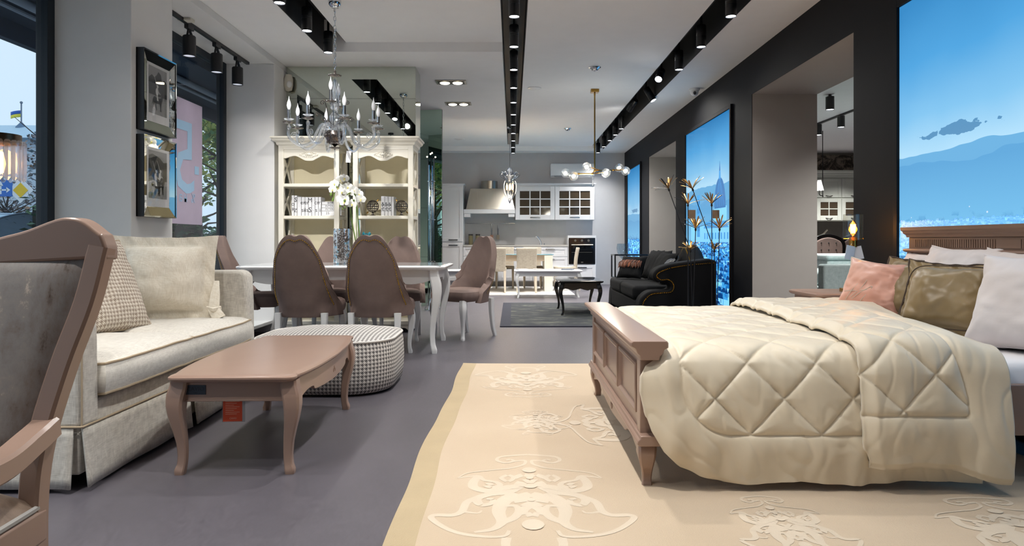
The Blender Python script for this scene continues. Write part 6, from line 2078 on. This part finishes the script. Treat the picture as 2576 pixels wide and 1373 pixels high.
for k, (x, mt_, lb) in enumerate(((-.47, plain('copper_head', (196, 150, 128), .4, .4), 'copper-headed spatula hanging from the rail, next to the jars'), (-.33, M_steel, 'steel spatula hanging from the rail, nearer the wall cabinets'))):
    t = thing('spatula', lb, 'utensil', (x, 15.55, 1.04), 0, 'spatulas on the utensil rail')
    MB().tube([(x, 15.548, 1.385), (x, 15.54, 1.30), (x, 15.54, 1.13)], [.006, .012, .009], 8).build('handle', M_chrome, t)
    MB().box(x - .035, x + .035, 15.538, 15.543, 1.03, 1.13).build('blade', mt_, t, bevel=.002)
for x, lb in ((-.94, 'glass jar on the worktop by the tall cabinet'), (-.78, 'glass jar on the worktop, second from the tall cabinet')):
    t = thing('jar', lb, 'jar', (x, 15.4, .906), 0, 'lidded jars on the worktop')
    MB().lathe([(0, .907), (.045, .907), (.05, .92), (.05, 1.10), (.045, 1.115), (0, 1.115)], (x, 15.4, 0), 20).build('glass', plain('jar_glass', (120, 110, 80), .1), t)
    MB().lathe([(0, 1.116), (.052, 1.116), (.052, 1.145), (0, 1.147)], (x, 15.4, 0), 20).build('lid', plain('jar_lid', (52, 48, 46), .4), t)
t = thing('air_conditioner', 'white wall-mounted air conditioner above the glazed cabinets', 'air conditioner', (1.35, 15.5, 2.43))
m = MB(); m.prism([(15.36, 2.47), (15.35, 2.52), (15.355, 2.70), (15.38, 2.735), (YB - .002, 2.74), (YB - .002, 2.44), (15.44, 2.435)], 'x', .86, 1.845); m.build('housing', M_white, t, bevel=.012, seg=3)
MB().box(.95, 1.75, 15.385, 15.43, 2.437, 2.450).build('air_flap', plain('grey_plastic', (150, 154, 160), .5), t)

# glass-topped kitchen table and beige chairs
M_beige = weave('beige_cloth', (150, 140, 124), (182, 172, 156), 200)
M_beigeleg = plain('beige_lacquer', (206, 194, 176), .4, var=.03)
t = thing('kitchen_table', 'white slab-leg table with a glass top in front of the kitchen', 'table', (.08, 13.65, .012))
MB().box(-.66, .80, 13.2, 14.1, .722, .734).build('glass_top', plain('blue_glass_edge', (120, 176, 196), .06, coat=.8), t, bevel=.002)
MB().box(-.60, .62, 13.28, 14.02, .60, .715).box(-.62, .78, 13.22, 14.08, .712, .721).build('apron', plain('pale_oak', (206, 190, 170), .5), t)
for x in (-.62, .62):
    MB().box(x, x + .16, 13.2, 14.1, .0125, .712).build('leg', M_cream, t, bevel=.003)
def beige_chair():
    t = thing('dining_chair', 'beige upholstered chair at the glass-topped table, nearer the green mirror', 'chair', (0, 0, .012), 0, 'beige chairs at the glass-topped table')
    m = MB()
    def bk(u, v_):
        return V(((u * 2 - 1) * (.185 + .01 * v_), -.20 - .05 * v_ - .035 * math.sin(PI * v_) * -1 * .5, .40 + .45 * v_))
    m.grid(8, 10, bk); o = m.build('backrest', M_beige, t, w=False, solid=(.04, 0), smooth=60)
    q = o.modifiers.new('round_edge', 'BEVEL'); q.width = .012; q.segments = 2; q.limit_method = 'ANGLE'; q.angle_limit = R(50)
    MB().box(-.20, .20, -.20, .23, .40, .47).build('seat', M_beige, t, w=False, bevel=.02)
    for sx in (1, -1):
        MB().tube([(sx * .17, -.20, .41), (sx * .175, -.26, 0)], [.024, .017], 8, sq=(1, 1)).build('leg', M_beigeleg, t, w=False)
        MB().tube([(sx * .17, .20, .41), (sx * .172, .21, 0)], [.024, .017], 8, sq=(1, 1)).build('leg', M_beigeleg, t, w=False)
    return t
bc = beige_chair(); bc.location = (-.315, 13.14, .013)
dup(bc, (.27, 13.14, .013), 0, 'beige upholstered chair at the glass-topped table, nearer the oven, back towards the room')
dup(bc, (1.06, 13.62, .013), R(90), 'beige upholstered chair at the oven end of the glass-topped table, seen from the side')
dup(bc, (-.16, 14.25, .013), R(180), 'beige upholstered chair on the kitchen side of the table, nearer the cooker hood')
dup(bc, (.42, 14.25, .013), R(180), 'beige upholstered chair on the kitchen side of the table, nearer the wall cabinets')
o = MB().box(-.95, 1.14, 12.45, 14.68, .0005, .012).build('rug', plain('white_shag', (226, 222, 216), .95, bump=.6, bscale=200)); tag(o, 'white rug under the glass-topped kitchen table', 'rug')

def low_table(x0, x1, y0, y1, ztop, mat, label, scal=False):
    t = thing('coffee_table', label, 'coffee table', ((x0 + x1) / 2, (y0 + y1) / 2, 0))
    m = MB(); slab(m, rrect(x0, x1, y0, y1, .03, 4), [(ztop - .03, .02), (ztop - .02, .004), (ztop - .01, 0), (ztop - .003, .006), (ztop, .02)]); m.build('top', mat, t)
    m = MB()
    e = [(0, .09), (.1, .075), (.2, .085), (.3, .10), (.4, .09), (.5, .075), (.6, .09), (.7, .10), (.8, .085), (.9, .075), (1, .09)] if scal else [(0, .075), (1, .075)]
    a, b, c, d = x0 + .06, x1 - .06, y0 + .05, y1 - .05
    for y in (c, d - .018):
        m.prism([(a, ztop - .03)] + [(a + (b - a) * s, ztop - .03 - h) for s, h in e] + [(b, ztop - .03)], 'y', y, y + .018)
    for x in (a, b - .018):
        m.prism([(c, ztop - .03)] + [(c + (d - c) * s, ztop - .03 - h) for s, h in e] + [(d, ztop - .03)], 'x', x, x + .018)
    m.build('apron', mat, t, bevel=.002)
    for sx, x in ((-1, a + .01), (1, b - .01)):
        for sy, y in ((-1, c + .01), (1, d - .01)):
            cab_leg(MB(), x, y, sx, sy * .6, ztop - .03, .028, .028).build('leg', mat, t)
    return t
low_table(.03, 1.22, 11.80, 12.40, .483, M_white, 'low white cabriole table with magazines on it, nearer the oven')
low_table(-1.42, -.39, 11.80, 12.40, .483, M_white, 'low white cabriole table mostly hidden behind the aisle dining chair')
low_table(.59, 1.205, 8.97, 9.97, .470, M_blackgloss, 'black lacquered coffee table on the dark rug', True)
for k, (x, y, w_, c, lb) in enumerate(((.18, 11.95, .20, (206, 206, 212), 'pale magazine at the aisle end of the low white table'), (.45, 12.0, .16, (176, 172, 170), 'grey magazine second along the low white table'), (.75, 11.95, .22, (216, 210, 206), 'white magazine in the middle of the low white table'), (.98, 12.02, .20, (96, 104, 116), 'dark blue-grey magazine near the oven end of the low white table'))):
    o = MB().obox(Matrix.Translation((x, y + .08, .492)) @ Matrix.Rotation(R(12 - 9 * k), 4, 'Z'), w_, .22, .014).build('magazine', plain('magazine_%s' % ('pale', 'grey', 'white', 'blue')[k], c, .4, var=.15, scale=30)); tag(o, lb, 'magazine', 'magazines on the low white table')

# dark rug
w = N('dark_rug_pile')
v = w.coord()
f = w.noise(w.mapping(v, (1.6, 3.6, 1)), 2.2, 6, .7, .6)
w.set(Base_Color=w.ramp(f, [(.40, lin((26, 29, 38))[:3]), (.54, lin((48, 52, 54))[:3]), (.70, lin((104, 106, 92))[:3])]), Roughness=.9)
m = MB().box(-.02, 2.0, 7.95, 10.8, .0006, .012); m.mi = 1
for a in ((-.145, -.02, 7.88, 10.87), (2.0, 2.12, 7.88, 10.87), (-.02, 2.0, 7.88, 7.95), (-.02, 2.0, 10.8, 10.87)):
    m.box(*a, .0005, .0118)
o = m.build('rug', [w.m, plain('dark_rug_border', (32, 34, 48), .9, var=.1)], smooth=0); tag(o, 'dark blue-grey mottled rug under the black coffee table', 'rug')

# ------------------------------------------------------------------ black velvet sofa
M_bv = velvet('black_velvet', (7, 8, 10), (13, 14, 17), 2.5, .8, .04)
M_bv.node_tree.nodes['Principled BSDF'].inputs['Specular IOR Level'].default_value = .2
bs = thing('sofa', 'black velvet sofa with scrolled arms and gold bead trim against the dark wall', 'sofa', (1.95, 9.2, 0))
k8 = 8.0 / 1717
def A_(px, py):
    return ((px - 1289) * k8, 1 - (py - 604) * k8)
armp = [(1803, 816), (1803, 655), (1785, 650), (1740, 655), (1690, 662), (1662, 670), (1648, 680), (1643, 692), (1648, 704), (1662, 710), (1677, 709), (1684, 714), (1687, 721), (1680, 728), (1658, 729), (1636, 731), (1619, 741), (1608, 760), (1604, 816)]
top_ = spline([(*A_(*p), 0) for p in armp[2:]], 5)
prof = [A_(*armp[0]), A_(*armp[1])] + [(p.x, p.y) for p in top_]
def black_arm(y0, y1, face):
    m = MB(); m.prism(prof, 'y', y0, y1); a = m.build('arm', M_bv, bs, bevel=.03, seg=4)
    m = MB(); cxx = 2.0
    ins = [A_(1795, 660), A_(1738, 665), A_(1692, 672), A_(1667, 680), A_(1655, 687), A_(1652, 693), A_(1656, 699), A_(1665, 703), A_(1680, 702), A_(1691, 709), A_(1695, 721), A_(1688, 733), A_(1662, 736), A_(1640, 739), A_(1627, 748), A_(1617, 765), A_(1615, 800)]
    q = spline([(*p, 0) for p in ins], 12); last = None
    for p in q:
        if last is None or (p - last).length > .0135:
            m.ball((p.x, face, p.y), .0078, 6, 4); last = p
    m.build('bead_trim', M_gold, a)
black_arm(8.0, 8.24, 7.999); black_arm(10.22, 10.46, 10.219)
MB().box(1.48, 2.40, 8.22, 10.24, .05, .29).build('base', M_bv, bs, bevel=.03)
for k in range(2):
    MB().box(1.455, 2.16, 8.25 + k * .99, 9.225 + k * .99, .285, .455).build('seat_cushion', M_bv, bs, bevel=.05, seg=4)
secs = []
for k in range(25):
    u = k / 24; y = 8.2 + 2.06 * u
    h = .70 + .25 * math.exp(-((y - 8.75) / .28) ** 2) + .10 * math.exp(-((y - 9.75) / .3) ** 2)
    secs.append([V((2.12, y, .28)), V((2.19, y, h - .05)), V((2.24, y, h)), V((2.34, y, h)), V((2.40, y, h - .06)), V((2.42, y, .05)), V((2.2, y, .05))])
m = MB(); m.loft(secs); m.build('back', M_bv, bs, bevel=.02)
m = MB()
for k in range(60):
    y = 8.42 + .8 * k / 60; h = .70 + .25 * math.exp(-((y - 8.75) / .28) ** 2)
    m.ball((2.205, y, h - .04), .0085, 6, 4)
m.build('bead_trim', M_gold, bs)
gp = 'black cushions on the black velvet sofa'
def bcush(c, n, w_, label, seed, mat=M_bv):
    m = MB(); M = frame(c, n); pillow(m, w_, w_ * .9, .15, M, 0, 18, .07, seed); o = m.build('cushion', mat, smooth=180); return tag(o, label, 'cushion', gp), M
bcush((2.03, 9.92, .66), (-.85, -.1, .45), .50, 'large black cushion at the far end of the black sofa', 1)
bcush((2.01, 9.42, .665), (-.85, -.15, .45), .50, 'large black cushion in the middle of the black sofa', 2)
bcush((1.98, 8.98, .66), (-.80, -.2, .5), .46, 'black cushion on the sofa behind its near arm', 3)
bcush((1.95, 8.60, .62), (-.75, .15, .5), .40, 'small glossy black cushion leaning in the near corner of the sofa', 4, satin('black_satin', (12, 14, 22), (24, 28, 38), .3, .3))
o, M = bcush((1.70, 9.72, .62), (-.55, -.62, .5), .40, 'black cushion with a fringe of brown feathers on the sofa seat', 6)
m = MB(); rnd = random.Random(3)
for k in range(70):
    a = -.17 + .34 * k / 69
    p = M @ V((a, .075 + rnd.uniform(-.008, .008), .085 - 1.2 * a * a)); q = M @ V((a + rnd.uniform(-.02, .02), -.01 - rnd.uniform(0, .05), .095 - 1.2 * a * a + rnd.uniform(0, .015)))
    m.tube([p, p.lerp(q, .5) + (M.to_3x3() @ V((0, 0, .012))), q], [.003, .011, .002], 5)
m.build('feather_fringe', leaf_mat('feathers', [(60, 34, 24), (120, 66, 36), (34, 24, 22), (150, 84, 48)]), o, w=False)

# ------------------------------------------------------------------ console with giant goblet
t = thing('console_table', 'slim steel console frame by the far light box', 'console table', (1.86, 11.2, 0))
m = MB()
X0, X1, Y0, Y1, ZT = 1.655, 2.26, 11.0, 11.38, .775
for x in (X0, X1):
    for y in (Y0, Y1):
        m.box(x - .011, x + .011, y - .011, y + .011, 0, ZT)
for y in (Y0, Y1):
    m.box(X0, X1, y - .010, y + .010, ZT - .02, ZT); m.box(X0, X1, y - .010, y + .010, .38, .40)
for x in (X0, X1):
    m.box(x - .010, x + .010, Y0, Y1, ZT - .0195, ZT - .0005); m.box(x - .010, x + .010, Y0, Y1, .3805, .3995)
m.build('frame', plain('dark_steel', (90, 92, 96), .3, 1.0), t)
MB().box(X0 + .01, X1 - .01, Y0 + .01, Y1 - .01, .4, .408).build('shelf', pane('shelf_glass', (220, 236, 240), .3), t)
g = MB().lathe([(.0, .409), (.065, .410), (.066, .416), (.012, .425), (.008, .45), (.008, .66), (.014, .69), (.06, .74), (.098, .82), (.104, .88), (.092, .95), (.089, .95), (.100, .88), (.094, .82), (.056, .745), (.01, .70), (0, .70)], (1.81, 10.93 + .25, 0), 32).build('goblet', pane('goblet_glass', (240, 247, 252), .25))
tag(g, 'giant clear goblet standing on the console behind the black sofa', 'goblet')

# ------------------------------------------------------------------ brass branch light
SXp, SYp = 1.144, 9.49
s9 = SYp / 1717
def Q(px, py, dy=0.0):
    return V(((px - 1289) * s9, SYp + dy, 1 - (py - 604) * s9))
sl = thing('pendant_light', 'brass branching pendant with six crystal globes', 'pendant light', (SXp, SYp, 2.0))
MB().box(SXp - .055, SXp + .055, SYp - .055, SYp + .055, 3.055, 3.1).cyl((SXp, SYp, 3.02), (SXp, SYp, 3.06), .012).build('canopy', M_brass, sl, bevel=.003)
MB().cyl((SXp, SYp, 1.95), (SXp, SYp, 3.04), .010, seg=10).build('rod', M_brass, sl)
m = MB()
c0 = Q(1496, 428); c1 = Q(1490, 436)
segs = [(c0, Q(1547, 424, .15)), (Q(1547, 424, .15), Q(1566, 421, .12)), (Q(1510, 426, .05), Q(1484, 425, -.22)), (c0, c1), (c1, Q(1432, 437, -.10)), (c1, Q(1512, 436, -.20)), (Q(1455, 437, -.06), Q(1440, 442, -.24)), (Q(1547, 424, .15), Q(1566, 427, -.05))]
for a, b in segs:
    m.cyl(a, b, .008, seg=8)
for a in (c0, c1, Q(1547, 424, .15), Q(1455, 437, -.06)):
    m.ball(a, .016, 10, 8)
m.build('branch', M_brass, sl)
M_gl = emit('globe_core', (255, 246, 220), 5)
for px, py, dy in ((1421, 436, -.10), (1439, 446, -.26), (1471, 423, -.24), (1519, 438, -.22), (1561, 419, .12), (1572, 430, -.06)):
    c = Q(px, py, dy)
    import bmesh
    b = bmesh.new(); bmesh.ops.create_icosphere(b, subdivisions=2, radius=.064)
    m = MB(); m.add([c + v.co * (1 + .05 * noise.noise(v.co * 60)) for v in b.verts], [tuple(v.index for v in f.verts) for f in b.faces]); b.free()
    go = m.build('crystal_globe', M_crystal, sl, smooth=0)
    MB().ball(c, .020, 10, 8).build('bulb', M_gl, go)
point('globe_lamp', Q(1500, 440, -.1) + V((0, 0, -.16)), 16, (1, .94, .8), .15)
dr = MB().tube([Q(1492, 440), Q(1491, 466)], [.014, .010], 6).ball(Q(1491, 470), .012, 8, 6).build('crystal_drop', M_crystal, sl)

# ------------------------------------------------------------------ wire lantern over the kitchen table
NX, NY = -.05, 12.6
s12 = NY / 1717
def nz_(py):
    return 1 - (py - 604) * s12
ln = thing('pendant_lantern', 'openwork wire lantern with three glowing candle bulbs hung before the cooker hood', 'pendant light', (NX, NY, nz_(510)))
MB().cyl((NX, NY, nz_(422)), (NX, NY, 3.1), .004, seg=6).cyl((NX, NY, 3.07), (NX, NY, 3.1), .05, seg=20).build('cord', M_chrome, ln)
M_wire = plain('steel_wire', (150, 160, 176), .15, 1.0)
for k in range(8):
    a = 2 * PI * k / 8 + .2; d = V((math.cos(a), math.sin(a), 0)); o = V((NX, NY, 0))
    MB().tube(spline([o + d * .006 + V((0, 0, nz_(510))), o + d * .05 + V((0, 0, nz_(498))), o + d * .115 + V((0, 0, nz_(482))), o + d * .125 + V((0, 0, nz_(462))), o + d * .10 + V((0, 0, nz_(450))), o + d * .16 + V((0, 0, nz_(444))), o + d * .185 + V((0, 0, nz_(437))), o + d * .14 + V((0, 0, nz_(432))), o + d * .07 + V((0, 0, nz_(440))), o + d * .06 + V((0, 0, nz_(430))), o + d * .02 + V((0, 0, nz_(421)))], 5), .0042, 6).build('wire_rib', M_wire, ln)
MB().lathe([(.002, nz_(422)), (.03, nz_(424)), (.05, nz_(430)), (.02, nz_(436)), (.04, nz_(444)), (.015, nz_(452)), (.002, nz_(455))], (NX, NY, 0), 12).lathe([(.002, nz_(495)), (.03, nz_(500)), (.015, nz_(506)), (.002, nz_(512))], (NX, NY, 0), 12).build('crystal_stem', M_crystal, ln, smooth=0)
for k in range(3):
    a = 2 * PI * k / 3 + PI / 2; x, y = NX + .06 * math.cos(a), NY + .06 * math.sin(a)
    cd = MB().cyl((x, y, nz_(488)), (x, y, nz_(477)), .012, seg=10).build('candle_tube', M_chrome, ln)
    MB().lathe([(.006, nz_(477)), (.016, nz_(473)), (.014, nz_(466)), (.001, nz_(460))], (x, y, 0), 12).build('bulb', emit('candle_glow', (255, 190, 110), 14), cd)
point('lantern_lamp', (NX, NY, nz_(468)), 12, (1, .72, .42), .08)

# ------------------------------------------------------------------ gilded metal flower stands
M_blade = plain('gilded_metal', (226, 178, 108), .32, 1.0, var=.2, scale=30)
def flower_stand(dx, label, Y):
    k = Y / 1717
    def G(px, py, dy=0.0):
        return V(((px + dx - 1289) * k, Y + dy, 1 - (py - 604) * k))
    base = G(1737, 604); base.z = 0
    t = thing('metal_flower', label, 'sculpture', base, 0, 'gilded metal flower sculptures')
    MB().box(base.x - .11, base.x + .11, Y - .11, Y + .11, 0, .012).build('base', M_black, t, bevel=.002)
    rnd = random.Random(int(dx) + 5)
    for i, (hx, hy, bx, dy, sc_, br) in enumerate(((1682, 474, 1731, .0, 1.0, 612), (1733, 512, 1732, .04, 1.0, None), (1748, 574, 1746, -.03, 1.0, None), (1738, 628, 1740, .02, .8, None))):
        h = G(hx, hy, dy)
        ft = V((base.x + (i - 1.5) * .022, Y + dy, .01))
        if br:
            st = MB().tube([ft, G(bx, br, dy), h], .0045, 6)
        else:
            st = MB().tube([ft, h], .0045, 6)
        s_ = st.build('stem', M_black, t)
        ax = (h - G(bx, br, dy)).normalized() if br else V((0, 0, 1))
        Mf = frame(h, ax, (0, 1, 0))
        MB().lathe([(.004, -.03), (.012, -.015), (.010, .0), (.004, .012)], (0, 0, 0), 10, Mf).build('calyx', M_black, s_)
        for q in range(14):
            a = 2 * PI * q / 14 + rnd.uniform(-.15, .15); el = rnd.uniform(.40, 1.2)
            L = .185 * sc_ * rnd.uniform(.85, 1.1)
            d = V((math.cos(a) * math.cos(el), math.sin(a) * math.cos(el), math.sin(el))); s = V((-math.sin(a), math.cos(a), 0)); n_ = d.cross(s)
            m = MB(); secs = []
            for tt, ww in ((0, .004), (.3, .009), (.8, .011), (.97, .007), (1, .002)):
                p = d * (L * tt) + V((0, 0, -.04 * tt * tt))
                secs.append([Mf @ (p + s * ww * .75), Mf @ (p + n_ * .003), Mf @ (p - s * ww * .75), Mf @ (p - n_ * .002)])
            m.loft(secs); m.build('petal_blade', M_blade if rnd.random() < .85 else M_black, s_)
    g = G(1738, 538, -.04)
    MB().box(g.x - .038, g.x + .038, g.y - .001, g.y + .001, g.z - .045, g.z + .045).tube([g + V((-.02, 0, .045)), g + V((-.022, .06, .12))], .001, 4).build('price_tag', plain('kraft_card', (128, 104, 84), .8), t)
flower_stand(0, 'gilded metal flower sculpture with four blooms, nearer the coffee table side', 7.2)
flower_stand(60, 'gilded metal flower sculpture with four blooms, nearer the domed light box', 7.35)

# ------------------------------------------------------------------ next showroom seen through the opening
M_sage = plain('sage_lacquer', (196, 200, 192), .45, var=.02)
t = thing('wall_cabinet', 'two-tier pale kitchen wall cabinet seen through the opening', 'cabinet', (6.9, 15.3, 1.44))
yf = 15.2
MB().box(6.2, 7.9, yf, YB - .005, 1.44, 2.42).build('body', M_sage, t)
m = MB(); m.loft([[V((6.2 - d, yf - d, z)), V((7.9 + d, yf - d, z)), V((7.9 + d, YB - .005, z)), V((6.2 - d, YB - .005, z))] for d, z in ((.02, 2.40), (.025, 2.46), (.05, 2.47), (.05, 2.50), (.08, 2.53), (.08, 2.56))]); m.build('cornice', M_sage, t, smooth=20)
for k in range(3):
    a = 6.21 + k * .56; b = a + .55
    m = MB(); shaker(m, a, b, 1.96, 2.38, yf, .07); d = m.build('door', M_sage, t, bevel=.004)
    MB().tube(spline([(a + .2, yf - .022, 2.0), (a + .275, yf - .05, 1.985), (a + .35, yf - .022, 2.0)], 5), .008, 6).build('handle', M_silver, d)
    m = MB(); fr = .085; z0, z1 = 1.45, 1.94
    m.box(a, a + fr, yf - .02, yf, z0, z1); m.box(b - fr, b, yf - .02, yf, z0, z1); m.box(a + fr, b - fr, yf - .02, yf, z0, z0 + fr + .02); m.box(a + fr, b - fr, yf - .02, yf, z1 - fr, z1)
    m.box((a + b) / 2 - .012, (a + b) / 2 + .012, yf - .018, yf - .006, z0 + fr, z1 - fr); m.box(a + fr, b - fr, yf - .0175, yf - .0065, (z0 + z1) / 2 - .002, (z0 + z1) / 2 + .022)
    d = m.build('door', M_sage, t, bevel=.004)
    MB().box(a + fr, b - fr, yf - .008, yf - .004, z0 + fr, z1 - fr).build('pane', M_kitglass, d)
    MB().tube(spline([(a + .2, yf - .022, 1.50), (a + .275, yf - .05, 1.485), (a + .35, yf - .022, 1.50)], 5), .008, 6).build('handle', M_silver, d)
w = N('branch_wallpaper')
f = w.noise(w.coord(), 3.2, 6, .75, 2.2)
w.set(Base_Color=w.ramp(f, [(.44, lin((64, 56, 50))[:3]), (.52, lin((140, 128, 116))[:3]), (.7, lin((156, 142, 128))[:3])]), Roughness=.8)
o = MB().box(5.9, 8.28, YB - .02, YB - .001, 2.57, 2.95).build('wallpaper_border', w.m); tag(o, 'brown wallpaper band of tree branches above the far cabinets', 'wallpaper')
o = MB().box(5.9, 8.28, YB - .012, YB - .001, .9, 1.44).build('splashback', plain('dark_splashback', (78, 76, 74), .3)); tag(o, 'dark splashback beneath the cabinets of the next showroom', 'splashback')
t = thing('base_cabinet', 'pale base cabinet under the dark splashback of the next showroom', 'cabinet', (6.9, 15.3, 0))
MB().box(6.0, 8.2, 15.0, YB - .015, .1, .87).box(6.05, 8.15, 15.06, YB - .02, 0, .1).build('body', M_sage, t); MB().box(5.98, 8.22, 14.97, YB - .015, .871, .91).build('top', M_worktop, t)
t = thing('faucet', 'small steel faucet on the counter of the next showroom', 'faucet', (6.95, 15.3, .911))
MB().cyl((6.85, 15.3, .911), (6.85, 15.3, 1.12), .03).tube(spline([(6.85, 15.3, 1.10), (6.95, 15.28, 1.14), (7.02, 15.26, 1.22), (7.04, 15.25, 1.24)], 5), .016, 8).build('spout', M_steel, t)
M_aqua = weave('aqua_cloth', (168, 190, 190), (204, 220, 220), 200)
t = thing('sofa', 'pale aqua sofa arm and seat in the next showroom', 'sofa', (4.5, 8.7, 0))
MB().box(3.79, 5.4, 8.30, 8.48, .04, .71).build('arm', M_aqua, t, bevel=.03, seg=4)
MB().box(3.84, 5.4, 8.48, 10.0, .05, .42).build('base', M_aqua, t, bevel=.02)
MB().box(3.93, 5.2, 8.485, 9.9, .42, .60).build('seat_cushion', M_aqua, t, bevel=.04, seg=4)
MB().box(5.15, 5.4, 8.47, 10.0, .4, .95).build('back', M_aqua, t, bevel=.04, seg=4)
t = thing('ottoman', 'pale aqua box ottoman behind the aqua sofa arm', 'ottoman', (5.15, 10.8, 0))
MB().box(4.78, 5.9, 10.35, 11.2, .06, .70).build('body', M_aqua, t, bevel=.02); MB().box(4.76, 5.92, 10.33, 11.22, .70, .79).build('cushion', M_aqua, t, bevel=.035, seg=4)
MB().box(4.82, 4.90, 10.4, 10.48, 0, .06).box(5.8, 5.88, 10.4, 10.48, 0, .06).box(4.82, 4.90, 11.1, 11.18, 0, .06).box(5.8, 5.88, 11.1, 11.18, 0, .06).build('feet', M_black, t)
w = N('damask_bw')
f = w.noise(w.coord(), 16, 4, .6, 1.5)
w.set(Base_Color=w.ramp(f, [(.46, lin((40, 40, 44))[:3]), (.52, lin((196, 196, 196))[:3])]), Roughness=.8)
t = thing('armchair', 'black and white damask armchair at the edge of the opening', 'armchair', (4.0, 9.2, 0))
m = MB(); m.prism([(8.62, .10), (8.62, .45), (8.66, .78), (8.74, .87), (8.82, .83), (8.78, .45), (8.78, .10)], 'x', 3.36, 3.76); m.build('back', w.m, t, bevel=.03, seg=3)
MB().box(3.36, 3.76, 8.78, 9.3, .15, .45).build('seat', plain('pale_grey_cloth', (150, 152, 154), .9), t, bevel=.03)
MB().box(3.4, 3.44, 8.64, 8.68, 0, .16).box(3.7, 3.74, 8.64, 8.68, 0, .16).box(3.4, 3.44, 9.22, 9.26, 0, .16).box(3.7, 3.74, 9.22, 9.26, 0, .16).build('legs', M_black, t)
def tufted(x, y, label):
    t = thing('dining_chair', label, 'chair', (x, y, 0), 0, 'tufted chairs in the next showroom')
    out = [(x + a, z) for a, z in [(p.x, p.y) for p in spline([(-.25, .50, 0), (-.31, .75, 0), (-.30, .98, 0), (-.18, 1.08, 0), (0, 1.12, 0), (.18, 1.08, 0), (.30, .98, 0), (.31, .75, 0), (.25, .50, 0)], 5)]]
    MB().prism(out, 'y', y, y + .05).build('back_frame', M_blackgloss, t, bevel=.012)
    cz = .80; inn = [(x + (a - x) * .80, cz + (z - cz) * .80) for a, z in out]
    b = MB(); b.prism(inn, 'y', y - .025, y + .01); bo = b.build('back_upholstery', M_brown, t, bevel=.02)
    m = MB()
    for i in range(3):
        for j in range(3):
            m.ball((x + (i - 1) * .13, y - .026, .72 + j * .12), .012, 8, 6)
    m.build('buttons', M_black, bo)
    MB().box(x - .27, x + .27, y - .45, y + .04, .40, .50).build('seat', M_brown, t, bevel=.03)
    for sx in (-.23, .23):
        for sy in (-.40, .0):
            MB().tube([(x + sx, y + sy, .41), (x + sx * 1.05, y + sy, 0)], [.028, .016], 8).build('leg', M_blackgloss, t)
tufted(5.55, 12.0, 'dark-framed brown tufted chair in the next showroom, nearer the reveal')
tufted(6.20, 12.3, 'dark-framed brown tufted chair in the next showroom, behind the price tag of the lamp')
t = thing('wall_sconce', 'white glass sconce shade at the edge of the opening', 'lamp', (5.66, 12.45, 1.9))
MB().lathe([(.03, 2.10), (.075, 1.92), (.07, 1.915), (.025, 2.09)], (5.60, 12.45, 0), 20).build('shade', emit('white_glass_shade', (250, 246, 238), 1.4), t)
MB().tube(spline([(5.60, 12.45, 1.93), (5.60, 12.45, 1.84), (5.66, 12.45, 1.82), (5.66, 12.45, 1.9), (5.66, 12.45, 3.0)], 5), .008, 6).build('arm', M_black, t)
track('black lighting track on the ceiling of the next showroom', 5.20, 7.0, 13.2, 3.0)
gN = 'black spotlights on the track of the next showroom'
for k, (x, y, lb) in enumerate(((4.35, 9.35, 'black cylinder ceiling spot high in the opening'), (5.20, 10.8, 'black spotlight on the next showroom track, nearer the dark wall'), (5.20, 11.6, 'black spotlight on the next showroom track, nearer the reveal'))):
    t = thing('ceiling_spotlight', lb, 'spotlight', (x, y, 3.0), 0, gN)
    MB().lathe([(0, 2.80), (.052, 2.80), (.056, 2.79), (.056, 2.97), (0, 2.97)], (x, y, 0), 20).cyl((x, y, 2.96), (x, y, 3.0), .02).build('body', M_black, t)
    MB().lathe([(0, 2.797), (.05, 2.797), (.05, 2.80), (0, 2.80)], (x, y, 0), 20).build('lens', M_lens, t)
    lamp('spot_lamp', (x, y, 2.785), (0, 0, -1), SP_NEXT, 80)
for x, y in ((4.0, 6.0), (6.5, 9.0), (6.2, 13.6), (7.2, 14.0), (5.0, 14.0)):  # unseen bare lights, off the track and without fixtures, that brighten the next showroom
    lamp('spot_lamp', (x, y, 2.9), (0, .1, -1), SP_NEXT, 110)
